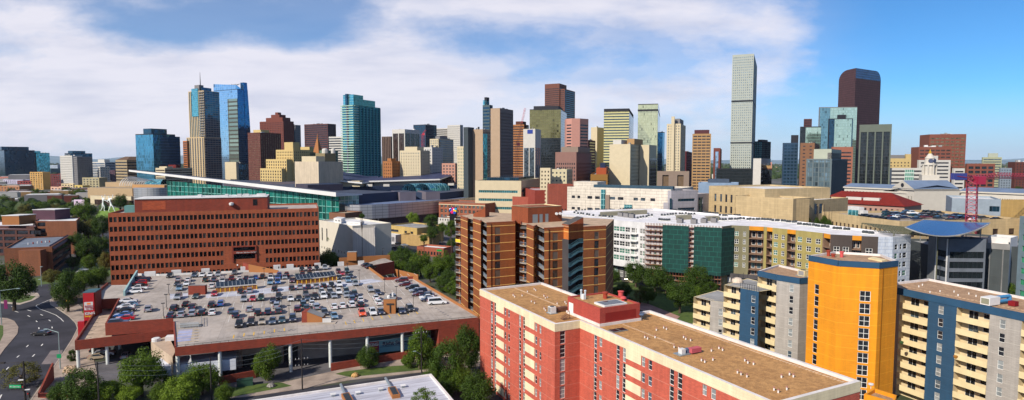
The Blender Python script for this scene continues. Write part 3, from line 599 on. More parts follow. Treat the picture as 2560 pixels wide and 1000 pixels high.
tower('office_tower','teal grey glass tower half hidden right of the tallest skyscraper',1885,1906,1926,353,1000,m_dk,('pier',3.5,3.7,.8,.5),win=g_teal,a=40,ph=[(.2,.8,.2,.8,3,m_dk)])
T=tower('office_building','long low black glass block below the tallest skyscraper',1792,1881,1886,421,720,m_dk,('glass',),win=g_black,a=8)
T=tower('office_building','white block with dark glazed bays right of the black glass block',1882,1903,1931,396,620,m_white,('blank',),Rr=('band',.8,4.6,.5,.75,5),win=g_black,a=27)
tower('office_building','small brown glass block right of the white glazed block',1928,1930,1956,421,640,m_brownd,('glass',),win=g_black,a=20,wl=10,ph=[(.1,.9,.1,.8,3,m_tanb)])
tower('apartment_building','distant cream block with arches above the brown glass block',1927,1930,1955,405,900,m_pink,('grid',4,4,.5,.5),win=g_dwin,a=20,wl=12)
tower('office_tower','dark blue grid glass tower left of the tan slab on the right side',1957,1996,2001,357,620,c('grid_blue',60,90,120,.6),('grid',3.2,3.4,.8,.62,1),win=g_navy,a=12,ph=[(.0,.45,.1,.9,8,m_dk)])
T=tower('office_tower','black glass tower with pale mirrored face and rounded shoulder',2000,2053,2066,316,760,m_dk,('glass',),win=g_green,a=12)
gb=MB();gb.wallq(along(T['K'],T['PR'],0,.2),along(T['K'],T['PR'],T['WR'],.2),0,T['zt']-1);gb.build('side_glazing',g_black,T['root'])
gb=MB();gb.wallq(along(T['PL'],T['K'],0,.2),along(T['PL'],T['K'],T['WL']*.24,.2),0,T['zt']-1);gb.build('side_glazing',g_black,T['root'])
tower('office_tower','brown brick slab with dark slot windows in front of black glass tower',1999,2037,2047,357,600,c('brick_brown_tan',150,108,80),('grid',6,3.6,.35,.3),win=g_dwin,a=30)
tower('office_building','small purple brown building behind the black glass tower',2008,2030,2049,297,1050,m_purb,('band',.5,3.8,.5,.45),win=g_dwin,a=20)
T=tower('office_tower','wide pale mirrored office tower with grey green flanks',2047,2143,2172,267,900,m_grey,('glass',),win=g_pale,a=6)
A,B=T['PL'],T['K'];W=T['WL']
for s0,s1,mt in((0,.28,glass('glass_slate',(0.22,0.42,0.48,1),1.7,3.8,(0.10,0.2,0.25,1),.15,metal=.85)),(.28,1,g_green)):
 gb=MB();gb.wallq(along(A,B,W*s0,.2),along(A,B,W*s1,.2),0,T['zt']-1,W*s0);gb.build('front_glazing',mt,T['root'])
T=tower('office_tower','mirrored green gold glass tower with slate blue corners',2071,2133,2144,296,800,m_dk,('glass',),win=g_navy,a=8,ph=[(.3,.65,.1,.6,5,m_dk)])
gb=MB();gb.wallq(along(T['PL'],T['K'],T['WL']*.22,.2),along(T['PL'],T['K'],T['WL']*.95,.2),0,T['zt']-1,3);gb.build('front_glazing',g_green,T['root'])
tower('office_building','salmon brick office block with dark ribbon windows below mirrored tower',2079,2133,2137,367,640,c('salmon_brick',185,120,98),('band',1.5,3.9,.5,.4,4),win=g_dwin,a=12)
T=tower('office_building','grey glass civic block with pale rooftop plant box',2014,2080,2117,397,480,c('civic_grey',120,135,140),('pier',4.6,3.8,.8,.4),win=glass('glass_civic',(0.20,0.30,0.36,1),2.2,3.8,(0.06,0.09,0.1,1),.4,metal=.6,wob=.08,var=.6),a=35,ph=[(.1,.8,.1,.7,8,m_palg,'plant_box'),(.1,.25,.1,.7,5,m_grey)])
T=tower('office_tower','broad black glass tower with pale vertical piers and grey top band',2146,2230,2266,310,640,c('pier_greygreen',118,128,118),('pier',7.2,3.8,.82,.8,8),win=g_black,a=28,winname='glazing_strip')
wf=brick('granite_dark_red',lin(104,68,76,.62),bw=2.6,bh=3.6,var=.25,joint=.7,mortar=lin(60,38,45,.7))
p0=at(2097,200,Y=1000);p1=at(2140,170,Y=960);p2=at(2203,180,Y=1000)
A=(p0[0],p0[1]);B=(p1[0],p1[1]);C=(p2[0],p2[1]);D=(A[0]+C[0]-B[0],A[1]+C[1]-B[1]);ztop=p1[2]
r=empty('office_tower','dark red granite tower with curved shoulder roof, right skyline','building',((A[0]+C[0])/2,(A[1]+C[1])/2,0))
mb=MB();m2=MB();ns=8;LA=math.dist(A,B);LC=math.dist(B,C)
prof=[(LA*.42*(1-math.cos(math.pi/2*i/ns)),math.sin(math.pi/2*i/ns))for i in range(ns+1)]
zs=zof(203,1000);hh=ztop-zs
fp=lambda l,rr_:(B[0]+(A[0]-B[0])*l+(C[0]-B[0])*rr_,B[1]+(A[1]-B[1])*l+(C[1]-B[1])*rr_)
outl=[(0,0)]+[]
pl=[(1.0-.52*(1-math.cos(math.pi/2*i/ns)),zs+hh*math.sin(math.pi/2*i/ns))for i in range(ns+1)]
mb.poly([fp(1,0)+(0,),fp(0,0)+(0,),fp(0,0)+(ztop,)]+[fp(l,0)+(z,)for l,z in pl[::-1]],[(0,0),(LA,0),(LA,ztop)]+[((1-l)*LA,z)for l,z in pl[::-1]])
mb.poly([fp(1,1)+(0,),fp(0,1)+(0,),fp(0,1)+(ztop-14,)]+[fp(l,1)+(min(z,ztop-14),)for l,z in pl[::-1]])
mb.wallq(fp(0,0),fp(0,.86),0,ztop-16,0);mb.wallq(fp(0,.86),fp(0,1),0,ztop-16,LC*.86)
mb.wallq(fp(1,1),fp(1,0),0,zs)
mb.build('wall',wf,r)
rt=MB();cur=[(0,ztop)]
def topz(t):
 if t>.80:q=(t-.80)/.20;return ztop-16*(1-math.sqrt(max(0,1-q*q)))
 return ztop
segs=[i/16*.8 for i in range(17)]+[.8+.2*math.sin(math.pi/2*k/6)for k in range(1,7)]
for i in range(len(segs)-1):
 t0,t1=segs[i],segs[i+1];a0,a1=topz(t0),topz(t1)
 rt.poly([fp(0,t0)+(ztop-16,),fp(0,t1)+(ztop-16,),fp(0,t1)+(a1,),fp(0,t0)+(a0,)],[(t0*LC,0),(t1*LC,0),(t1*LC,a1-ztop+16),(t0*LC,a0-ztop+16)])
 rt.poly([fp(0,t0)+(a0,),fp(0,t1)+(a1,),fp(.48,t1)+(a1,),fp(.48,t0)+(a0,)])
for i in range(ns):
 (l0,z0),(l1,z1)=pl[i],pl[i+1];rt.poly([fp(l0,0)+(z0,),fp(l0,1)+(min(z0,ztop-16),),fp(l1,1)+(min(z1,ztop-14),),fp(l1,0)+(z1,)])
rt.build('curved_roof',glass('glass_roof_blue',(0.08,0.13,0.22,1),2.6,3.6,(0.03,0.04,0.06,1),.4,metal=.7),r)
rb=c('redbrown_office',150,90,74);
tower('office_building','large red brown office block with stepped left wing, far right skyline',2321,2416,2451,335,760,rb,('grid',6.2,4.2,.8,.42,3),Rr=('grid',6.2,4.2,.62,.45,3),win=glass('window_olive',(0.20,0.17,0.10,1),1.5,1.6,None,metal=.5,var=.5),a=14,wr=30)
tower('office_building','stepped lower left wing of dark windows beside the large red brown block',2295,2380,2410,367,730,rb,('grid',6.2,4.2,.8,.42,2),win=g_brn,a=14,wr=24)
tower('office_building','lower red brown wing with deep square bays at the far right',2416,2488,2500,409,690,rb,('grid',6.5,5.0,.75,.6,2),win=g_black,a=14)
tower('office_building','pale green banded office tower with rooftop plant at the far right',2455,2505,2531,393,900,c('pale_green_stone',190,195,160),('band',1,3.8,.5,.4),Rr=('grid',3.2,3.8,.5,.5),win=g_win,a=22,ph=[(.2,.7,.2,.8,6,m_palg)])
tower('apartment_building','blue grey gridded apartment block behind the magenta crane jib',2500,2530,2537,420,800,c('bluegrey',150,165,180),('grid',3.2,3.4,.5,.55),win=g_win,a=15)
tower('apartment_building','dark red brick block cut by the right edge below the dome',2537,2590,2600,405,840,c('dark_red_block',110,60,50),('grid',4,3.6,.4,.5),win=g_dwin,a=15,wr=20)
tower('office_building','yellow ended block with grey roof plant behind the white civic offices',2212,2278,2283,396,700,m_yel,('grid',4,3.6,.4,.4,3),win=g_dwin,a=10,ph=[(.25,.8,.1,.8,4,m_grey),(.0,.2,.1,.9,5,m_yel)])
tower('office_building','pale blue office block with small windows right of the black pier tower',2195,2216,2222,400,680,c('paleblue_panel',170,195,210),('grid',3,3.6,.5,.5),win=g_win,a=20)
T=tower('office_building','long white civic office with dark ribbon windows and green glass bay',2223,2335,2342,420,640,m_white,('band',2,4.2,.5,.40,1),win=g_dwin,a=8)
gb=MB();gb.wallq(along(T['PL'],T['K'],T['WL']*.34,.3),along(T['PL'],T['K'],T['WL']*.55,.3),10,T['zt']-2);gb.build('green_glazing',glass('glass_green_bay',(0.02,0.34,0.22,1),2,4.2,(0.5,.6,.55,1),.7,metal=.5),T['root'])
tower('office_building','taller white office wing behind the clock tower dome',2296,2377,2385,400,700,m_white,('band',2,4.2,.5,.40,1),win=g_dwin,a=8,ph=[(.4,.7,.1,.6,5,m_white)])
tower('office_building','short white office wing right of the clock tower with ribbon windows',2384,2412,2418,421,630,m_white,('band',1,4.2,.5,.40,1),win=g_dwin,a=8)
tower('office_building','dark small block left of the large red brown offices',2278,2290,2298,395,760,m_purb,('grid',4,3.8,.5,.5),win=g_dwin,a=15)
m_asph=plain('asphalt',(0.042,0.043,0.056,1),0.9,0.35,0.15,False);m_asph2=plain('asphalt_old',(0.12,0.115,0.125,1),0.9,0.35,0.2,False)
m_conc=plain('concrete_walk',(0.36,0.29,0.24,1),0.9,0.3,0.3,False);m_kerb=plain('concrete_kerb',(0.42,0.36,0.30,1),0.9,0.2,0.3,False)
m_line=plain('road_paint',(0.75,0.75,0.72,1),0.7,0.2,2,False);m_yline=plain('road_paint_yellow',(0.75,0.45,0.04,1),0.7,0.25,2,False)
m,nt,b=newmat('lawn_grass');p=wpos(nt);f=ramp(nt,noise(nt,p,.5,6,.7),.3,.7);f2=ramp(nt,noise(nt,p,6,3,.6),.3,.7)
g=mixc(nt,f,(0.045,0.085,0.012,1),(0.10,0.15,0.02,1));g=mixc(nt,math_(nt,'MULTIPLY',f2,.5),g,(0.02,0.04,0.008,1));nt.links.new(g,b.inputs['Base Color']);b.inputs['Roughness'].default_value=.95;m_lawn=m
def sheet(name,pts,z,mat,kind='structure'):
 mb=MB();q=[g2(x,y)for x,y in pts]
 if area(q)<0:q=q[::-1]
 mb.poly([(x,y,z)for x,y in q]);return tag(mb.build(name,mat),kind=kind)
def slab(name,pts,z1,mat,kerb=True):
 q=[g2(x,y)for x,y in pts];mb=MB();mb.prism(q,0,z1);return tag(mb.build(name,mat),kind='structure')
road=[(-80,1060),(-80,905),(-10,903),(10,875),(30,850),(44,835),(46,818),(36,802),(18,795),(-80,788),(-80,742),(0,752),(38,758),(65,752),(95,740),(135,742),(150,757),(170,782),(188,802),(194,820),(182,845),(165,870),(148,895),(120,935),(95,965),(70,1000),(45,1060)]
sheet('road',road,.03,m_asph)
sheet('road',[(135,742),(65,752),(-80,742),(-80,728),(60,730),(100,712),(150,706),(200,702),(240,712),(200,725)],.026,m_asph)
slab('pavement',[(135,742),(125,752),(125,760),(145,772),(172,790),(189,808),(194,822),(182,848),(160,882),(110,955),(75,1004),(60,1060),(300,1060),(300,1000),(250,975),(235,900),(240,840),(230,790),(195,760),(165,735)],.12,m_conc)
mb=MB();kb=[(136,741),(124,752),(126,762),(146,774),(172,792),(188,808),(193,822),(180,848),(158,882),(108,955),(74,1004)]
q=[g2(x,y)for x,y in kb]
for i in range(len(q)-1):
 d=Vector(q[i+1])-Vector(q[i]);n_=Vector((-d.y,d.x)).normalized()*.25
 mb.prism([q[i],q[i+1],(q[i+1][0]+n_.x,q[i+1][1]+n_.y),(q[i][0]+n_.x,q[i][1]+n_.y)],0.02,.16)
tag(mb.build('kerb',m_kerb),kind='structure')
slab('pavement',[(-80,903),(-8,900),(12,872),(33,848),(44,834),(46,818),(36,803),(18,796),(-80,789)],.12,m_conc)
mb=MB();mb.poly([g2(x,y)+(.14,)for x,y in((-80,860),(0,855),(8,838),(8,815),(-80,800))]);tag(mb.build('lawn',m_lawn),kind='structure')
slab('pavement',[(0,758),(50,762),(82,752),(100,742),(95,733),(60,730),(-80,728),(-80,755)],.10,m_kerb)
mb=MB();mb.poly([g2(x,y)+(.13,)for x,y in((-80,752),(0,754),(50,758),(78,750),(90,741),(40,737),(-80,738))][::-1]);tag(mb.build('lawn',m_lawn),kind='structure')
mb=MB();mb.poly([g2(x,y)+(.125,)for x,y in((205,782),(222,790),(236,800),(240,770),(225,758),(208,766))][::-1]);tag(mb.build('lawn',m_lawn),kind='structure')
sheet('lawn',[(60,729),(135,722),(240,700),(300,680),(290,640),(200,650),(130,690),(40,700)],.02,m_lawn)
sheet('bed',[(140,760),(160,772),(182,768),(230,745),(215,735),(150,745)],.14,plain('mulch_bed',(0.075,0.05,0.035,1),.95,.4,.6,False))
sheet('patch',[(103,911),(150,910),(157,875),(127,877)],.042,plain('concrete_patch',(0.20,0.17,0.17,1),.9,.25,.4,False))
def mark(x0,y0,x1,y1,w=.14):
 a=Vector(g2(x0,y0));b_=Vector(g2(x1,y1));d=(b_-a).normalized();n_=Vector((-d.y,d.x))*w/1.0
 return[a+n_,a-n_,b_-n_,b_+n_]
def dash(pts,z=.05,mat=m_line,name='lane_marking',w=.11):
 mb=MB()
 for q in pts:
  c4=mark(*q,w=w);c4=c4 if area(c4)>0 else c4[::-1];mb.poly([(v[0],v[1],z)for v in c4])
 return tag(mb.build(name,mat),kind='structure')
dash([(28,766,39,769),(37,778,46,781),(68,775,78,778),(69,789,75,792),(101,786,107,789),(90,802,93,805),(122,800,126,803),(97,819,97.5,823),(130,817,130.5,821),(66,868,71,863),(103,865,107,860),(42,894,48,889),(81,892,87,886),(15,925,22,918),(-2,998,4,987)],w=.13)
s=[(135,745),(92,763),(90,766),(100,773),(120,780),(140,788),(152,797),(159,804)]
dash([s[i]+s[i+1]for i in range(len(s)-1)],w=.1)
sheet('road',[(480,1060),(560,1000),(640,985),(900,955),(1060,930),(1120,922),(1300,900),(1400,960),(1300,1060)],.03,m_asph)
slab('pavement',[(540,1000),(600,975),(665,965),(760,945),(850,925),(1040,892),(1180,870),(1300,850),(1300,905),(1062,930),(880,950),(760,972),(640,990)],.12,m_conc)
mb=MB();mb.poly([g2(x,y)+(.14,)for x,y in((545,1000),(600,990),(730,966),(705,958),(660,960),(600,968),(545,976))][::-1]);mb.poly([g2(x,y)+(.14,)for x,y in((838,936),(876,944),(1060,925),(1100,918),(1060,911),(960,918),(860,930))]);tag(mb.build('lawn',m_lawn),kind='structure')
sheet('forecourt',[(560,925),(540,975),(700,955),(850,925),(1040,890),(1100,860),(1150,820),(900,820),(440,860),(250,905),(200,900),(250,960),(430,940)],.02,m_asph2)
sheet('road',[(560,600),(800,607),(860,628),(1010,655),(1100,675),(1100,690),(1000,670),(880,650),(800,632),(560,640)],.03,m_asph)
sheet('parking_lot',[(935,605),(1000,598),(1100,600),(1150,625),(1060,640),(990,640),(930,615)],.035,m_asph)
sheet('parking_lot',[(935,575),(1100,570),(1190,600),(1200,640),(1090,600),(1010,585)],.033,m_asph2)
sheet('road',[(1000,560),(1060,555),(1250,640),(1500,720),(1450,740),(1160,640)],.03,m_asph)
sheet('lawn',[(1010,690),(1100,690),(1150,760),(1210,800),(1330,780),(1200,720),(1100,660),(1020,660)],.024,m_lawn)
sheet('lawn',[(870,640),(1000,664),(1010,672),(900,660)],.034,m_lawn)
sheet('lawn',[(1120,600),(1140,592),(1220,640),(1200,650)],.036,m_lawn)
sheet('lawn',[(1500,700),(1560,730),(1620,780),(1740,850),(1820,800),(1700,740),(1560,700)],.024,m_lawn)
slab('pavement',[(1540,745),(1620,760),(1700,792),(1690,800),(1600,775)],.1,plain('pink_paving',(0.38,0.22,0.19,1),.9,.2,.4,False))
slab('pavement',[(1610,790),(1740,812),(1740,820),(1610,800)],.1,m_conc)
sheet('road',[(1500,690),(1700,730),(1950,790),(1950,770),(1800,735),(1560,682)],.03,m_asph)
sheet('road',[(200,648),(300,600),(420,560),(380,545),(250,585),(140,680),(170,690)],.03,m_asph)
sheet('parking_lot',[(175,685),(230,700),(270,660),(235,650)],.036,m_asph2)
sheet('parking_lot',[(140,512),(300,525),(300,498),(120,490)],.034,m_asph2)
sheet('lawn',[(235,545),(290,545),(300,520),(255,515)],.038,plain('park_grass',(0.18,0.30,0.04,1),.9,.3,.2,False))
bk=brick('brick_red',lin(170,86,50,.78),bw=.8,bh=.26,var=.22,course=(3.95,.12,0.4))
bk2=brick('brick_red_dark',lin(150,60,38,.75),bw=.8,bh=.26,var=.22)
m_bwin=glass('window_black',(0.012,0.012,0.016,1),1.4,1.8,None,metal=.2,rough=.15,wob=.04,var=.8);m_bwin2=glass('window_blind',(0.10,0.08,0.07,1),1.4,1.8,None,metal=.2,rough=.2,wob=.04,var=.5)
zr=30.5;p0=at(270,533,z=zr)[:2];p1=at(796,520,z=zr)[:2];L=math.dist(p0,p1);d=((p1[0]-p0[0])/L,(p1[1]-p0[1])/L);nb=(-d[1],d[0])
pb1=(p1[0]+nb[0]*34,p1[1]+nb[1]*34);pb0=(p0[0]+nb[0]*34,p0[1]+nb[1]*34)
OFD=d
cols=[]
npair=25
for i in range(npair):
 c0=L*(i+.5)/npair;pw=L/npair;cols+=[(c0-pw*.41,c0-pw*.06),(c0+pw*.06,c0+pw*.41)]
rows=[(4.1+3.95*i-1.05,4.1+3.95*i+1.05)for i in range(7)]
sa,sb=colx(562,p0,p1,12),colx(661,p0,p1,12)
def sk(s,z):return(sa<s<sb and 7<z<13.5)
root=polyb('office_building','long red brick office building with seven rows of paired black windows',[p0,p1,pb1,pb0],0,zr,bk,{0:(cols,rows,sk)},[m_bwin,m_bwin,m_bwin,m_bwin2],plain('roof_pinkish',(0.42,0.36,0.33,1),.9,.25,.2,False),par=.8,cap=100,rec=.35)
def skipfix(p0,p1,cols,rows,sk,mat,name,root):
 mb=MB()
 for za,zb in rows:
  ss=[c_ for c_ in cols if sk((c_[0]+c_[1])/2,(za+zb)/2)]
  if ss:mb.wallq(along(p0,p1,ss[0][0]-0.0),along(p0,p1,ss[-1][1]),za,zb,ss[0][0])
 return mb
ph0=colx(337,p0,p1,zr);ph1=colx(669,p0,p1,zr)
mb=MB();P=lambda s,o:along(p0,p1,s,o)
mb.prism([P(ph0,-.02),P(ph1,-.02),P(ph1,-16),P(ph0,-16)],zr-.8,35.9);mb.build('penthouse',bk2,root)
mb=MB();mb.prism([P(ph0,.3),P(ph1,.3),P(ph1,-16.3),P(ph0,-16.3)],35.9,36.2);mb.build('coping',ROOFW,root)
mb=MB();s=colx(638,p0,p1,33);mb.wallq(P(s-.9,.02),P(s+.9,.02),32.3,35);mb.build('door',m_bwin,root)
for s_,mat in((colx(380,p0,p1,33),brick('brick_patch',lin(190,85,45,.8),bw=.8,bh=.26)),):
 mb=MB();mb.wallq(P(s_-3.5,.02),P(s_+5,.02),31.5,35);mb.build('brick_patch',mat,root)
for px,w_ in((490,1.0),(560,.8),(590,1.2),(605,1.6),(640,2.5)):
 s_=colx(px,p0,p1,36);mb=MB();mb.prism([P(s_,-4),P(s_+w_*1.5,-4),P(s_+w_*1.5,-6),P(s_,-6)],36.2,37.2);mb.build('roof_unit',ROOFW,root)
s_=colx(318,p0,p1,31);mb=MB();mb.prism([P(s_-2,-4),P(s_+2.5,-4),P(s_+2.5,-9),P(s_-2,-9)],29.7,33);mb.build('cooling_unit',plain('unit_teal',(0.12,0.28,0.27,1)),root)
mb=MB();s_=colx(579,p0,p1,33);mb.lathe([(.9,32.7),(1.0,33.6),(.2,33.9)],10,P(s_,.6));mb.build('satellite_dish',ROOFW,root)
e0,e1=colx(584,p0,p1,12),colx(638,p0,p1,12)
mb=MB();mb.wallq(P(e0,.03),P(e1,.03),9.2,14.3);mb.build('entrance_dark_sheet',m_bwin,root)  # flat dark sheet on the wall, painting the shade inside the entrance
mb=MB();mb.prism([P(e0,.9),P(e1,.9),P(e1,.05),P(e0,.05)],11.6,12.7,True,True);sg=mb.build('sign_band',bk2,root)
mb=MB();mb.prism([P(e0-.6,.5),P(e0,.5),P(e0,.05),P(e0-.6,.05)],8,14.4);mb.prism([P(e1,.5),P(e1+.6,.5),P(e1+.6,.05),P(e1,.05)],8,14.4);mb.prism([P(e0-.6,.5),P(e1+.6,.5),P(e1+.6,.05),P(e0-.6,.05)],14.4,14.9);mb.build('entrance_surround',bk2,root)
def text(s,size,p,q,z,mat,parent,name='lettering',off=.02,bold=.0):
 """flat lettering standing on the vertical plane p->q, starting at p"""
 cu=bpy.data.curves.new('t','FONT');cu.body=s;cu.size=size;cu.extrude=.02;cu.offset=bold
 to=bpy.data.objects.new('t',cu);COL.objects.link(to);dg=bpy.context.evaluated_depsgraph_get()
 me=bpy.data.meshes.new_from_object(to.evaluated_get(dg));bpy.data.objects.remove(to)
 o=bpy.data.objects.new(name,me);COL.objects.link(o);me.materials.clear();me.materials.append(mat)
 a=math.atan2(q[1]-p[1],q[0]-p[0]);M=Matrix.Translation((p[0],p[1],z))@Matrix.Rotation(a,4,'Z')@Matrix.Rotation(R(90),4,'X')@Matrix.Translation((0,0,off))
 o.parent=parent;pl=Vector(parent.location);pp=parent.parent
 while pp is not None:pl=pl+Vector(pp.location);pp=pp.parent
 o.matrix_basis=Matrix.Translation(-pl)@M;return o
text('Denver Service Center',.85,P(e0+1.2,.92),P(e1,.92),11.85,ROOFW,root)
rmat=brick('brick_orange',lin(205,95,35,.8),bw=.8,bh=.26,var=.25)
def wall_thing(label,pts,z0,z1,mat,th=.35,name='brick_wall',cat='wall',z1b=None,group=None,close=False):
 """wall standing on a polyline of world points"""
 r=empty(name,label,cat,(pts[0][0],pts[0][1],z0),group);n=len(pts)-1
 mb=MB()
 for i in range(n):
  a,b_=pts[i],pts[i+1];d_=Vector((b_[0]-a[0],b_[1]-a[1])).normalized();n_=(-d_.y*th,d_.x*th)
  ta=z1 if z1b is None else z1+(z1b-z1)*i/n;tb=z1 if z1b is None else z1+(z1b-z1)*(i+1)/n
  A,B,C_,D_=a,b_,(b_[0]+n_[0],b_[1]+n_[1]),(a[0]+n_[0],a[1]+n_[1])
  mb.wallq(A,B,z0,ta,0,tb);mb.wallq(C_,D_,z0,tb,0,ta);mb.wallq(B,C_,z0,tb);mb.wallq(D_,A,z0,ta)
  mb.poly([A[:2]+(ta,),B[:2]+(tb,),C_+(tb,),D_+(ta,)])
 mb.build('wall',mat,r);return r
ZD=9.2
wall_thing('sloping orange brick ramp wall beside the office entrance',[at(621,662,z=12)[:2],at(695,674,z=10.5)[:2]],6.5,12.2,rmat,z1b=10.2)
wall_thing('dark brick ramp wall end next to the entrance steps',[at(607,658,z=12)[:2],at(621,662,z=12)[:2]],6.5,12.2,bk2)
DK=lambda x,y:g2(x,y,ZD)
m,nt,b=newmat('deck_concrete');p=wpos(nt)
f1=ramp(nt,noise(nt,p,.07,7,.65),.35,.65);f2=ramp(nt,noise(nt,p,.6,6,.7),.35,.7)
rot=nt.nodes.new('ShaderNodeMapping');rot.inputs['Rotation'].default_value=(0,0,R(-20));nt.links.new(p,rot.inputs[0])
st=ramp(nt,noise(nt,scaled(nt,rot.outputs[0],(.9,.06,1)),1,5,.6),.5,.75)
g=mixc(nt,f1,(0.25,0.215,0.185,1),(0.41,0.355,0.31,1));g=mixc(nt,math_(nt,'MULTIPLY',f2,.45),g,(0.50,0.46,0.43,1));g=mixc(nt,math_(nt,'MULTIPLY',st,.4),g,(0.17,0.15,0.15,1))
t=nt.nodes.new('ShaderNodeTexBrick');t.offset=0;nt.links.new(rot.outputs[0],t.inputs[0]);t.inputs['Scale'].default_value=1;t.inputs['Brick Width'].default_value=9;t.inputs['Row Height'].default_value=6;t.inputs['Mortar Size'].default_value=.05
for k_ in('Color1','Color2'):t.inputs[k_].default_value=(1,1,1,1)
t.inputs['Mortar'].default_value=(.55,.55,.55,1)
g=mixc(nt,.7,g,t.outputs['Color'],'MULTIPLY');nt.links.new(g,b.inputs['Base Color']);b.inputs['Roughness'].default_value=.85;m_deck=m
deck=[DK(*q)for q in((437,868),(1197,793),(1034,697),(961,700),(923,672),(907,661),(823,668),(686,677),(400,689.5),(344,688),(320,712),(268,713),(250,728),(241,756),(297,753),(263,819),(433,806))]
root=empty('parking_deck','large concrete rooftop parking deck over the market, edged in red brick','parking deck',(deck[0][0],deck[0][1],0))
DECK=root
mb=MB();mb.poly([(x,y,ZD)for x,y in(deck if area(deck)>0 else deck[::-1])]);
mb.build('deck_floor',m_deck,root)
mb=MB();dk_=deck if area(deck)>0 else deck[::-1]
for i in range(len(dk_)):mb.wallq(dk_[i],dk_[(i+1)%len(dk_)],ZD-2.1,ZD)
mb.poly([(x,y,ZD-2.1)for x,y in dk_[::-1]]);mb.build('fascia',bk2,root)
fl,fr=deck[0],deck[1]
def wallseg(mb,a,b_,z0,z1,th=.3):
 d_=Vector((b_[0]-a[0],b_[1]-a[1])).normalized();n_=(-d_.y*th,d_.x*th);mb.prism([a,b_,(b_[0]+n_[0],b_[1]+n_[1]),(a[0]+n_[0],a[1]+n_[1])],z0,z1)
for a_,b_,h_,m_ in((deck[15],deck[16],1.1,bk2),(deck[16],deck[0],.25,bk2),(deck[1],deck[2],.75,rmat),(deck[2],deck[3],.9,bk2),(deck[3],deck[4],.9,rmat),(deck[14],deck[15],1.0,bk2),(deck[13],deck[14],.9,bk2),(deck[11],deck[12],.9,bk2),(deck[12],deck[13],.9,bk2),(deck[6],deck[7],.7,ROOFW),(deck[7],deck[8],.7,ROOFW),(deck[8],deck[9],.7,ROOFW)):
 mb=MB();wallseg(mb,a_,b_,ZD,ZD+h_);mb.build('deck_parapet',m_,root)
mb=MB();a_,b_=along(fl,fr,.3,-.15),along(fl,fr,math.dist(fl,fr)-.3,-.15);mb.tube(a_+(ZD+.32,),b_+(ZD+.32,),.05,.05,5)
for i in range(41):q_=lerp(a_,b_,i/40);mb.tube(q_+(ZD,),q_+(ZD+.32,),.04,.04,4,False)
mb.build('edge_rail',DARKM,root)
m_col=paint('column_white',(0.62,0.66,0.64,1),.6)
for px in(443,549,726,826,919,1007):
 s=colx(px,fl,fr,6);q_=along(fl,fr,s,-.7);mb=MB();mb.tube(q_+(0,),q_+(ZD-2.1,),.42,.42,14);mb.build('column',m_col,root)
s1=colx(1097,fl,fr,6);Lf=math.dist(fl,fr)
mb=MB();mb.prism([along(fl,fr,s1,-.01),along(fl,fr,Lf,-.01),along(fl,fr,Lf,-20),along(fl,fr,s1,-20)],0,ZD-2.1);mb.build('end_block',bk2,root)
dr_=deck[2]
mb=MB();n_=Vector((dr_[0]-fr[0],dr_[1]-fr[1])).normalized();mb.wallq(fr,dr_,0,ZD-2.1);mb.build('side_wall',bk2,root)
m_bay=plain('bay_wall',(0.40,0.36,0.31,1),.85,.2,.3)
mb=MB();mb.prism([along(fl,fr,colx(585,fl,fr,6),-9),along(fl,fr,s1,-9),along(fl,fr,s1,-9.5),along(fl,fr,colx(585,fl,fr,6),-9.5)],0,ZD-2.1)
mb.build('bay_wall',m_bay,root)
for px in(590,700,):
 s=colx(px,fl,fr,4);mb=MB();mb.box(along(fl,fr,s,-8.6),(1,0),(1.6,.8),0,ZD-2.1);mb.build('pilaster',m_bay,root)
for px,w_,h_ in((612,4.5,3),(728,3.5,4)):
 s=colx(px,fl,fr,4);mb=MB();mb.wallq(along(fl,fr,s-w_/2,-8.95),along(fl,fr,s+w_/2,-8.95),0,h_);mb.build('dock_door',DARKM,root)
bl=g2(377,900);br=along(fl,fr,colx(470,fl,fr,4),-1.5)
q0=at(377,848,z=7.5)[:2];q1=along(fl,fr,-.6,-.2);mb=MB();mb.prism([q0,q1,along(fl,fr,-.6,-5),(q0[0]+1.5,q0[1]+5)],0,6.9);blk=mb.build('plant_room',plain('stucco_beige',(0.44,0.34,0.25,1),.85,.15),root)
mb=MB();cc=at(390,842,z=8)[:2];mb.lathe([(1.0,6.9),(1.0,7.6),(.8,7.75)],14,cc);mb.box((cc[0]+4,cc[1]+1.5),(1,.3),(4,2.2),6.9,7.9);mb.build('rooftop_fan',ROOFW,root)
mb=MB();mb.prism([along(fl,fr,-6,-1.2),along(fl,fr,12.5,-1.2),along(fl,fr,12.5,-8),along(fl,fr,-6,-8)],2.0,4.6);mb.build('dock_canopy',plain('canopy_white',(0.62,0.66,0.74,1),.6,.15),root)
ZL=6.3
LK=lambda x,y:g2(x,y,ZL)
lo=[LK(187,861),LK(437,832),LK(437,800),LK(300,790),LK(300,752),LK(238,768),LK(232,792)]
r2=empty('parking_deck','lower concrete ramp deck with red brick edge left of the main deck','parking deck',(lo[0][0],lo[0][1],0))
lo=lo if area(lo)>0 else lo[::-1]
mb=MB();mb.poly([(x,y,ZL)for x,y in lo]);mb.build('deck_floor',plain('deck_ramp',(0.46,0.36,0.27,1),.9,.35,.35,False),r2)
mb=MB()
for i in range(len(lo)):mb.wallq(lo[i],lo[(i+1)%len(lo)],ZL-1.5,ZL)
mb.poly([(x,y,ZL-1.5)for x,y in lo[::-1]]);mb.build('fascia',bk2,r2)
for a_,b_ in((LK(187,861),LK(437,832)),):mb=MB();wallseg(mb,a_,b_,ZL,ZL+.9);mb.build('parapet',bk2,r2)
mb=MB();wallseg(mb,LK(232,792),LK(187,861),ZL,ZL+.9);mb.build('parapet',bk2,r2)
fa,fb=LK(187,861),LK(437,832)
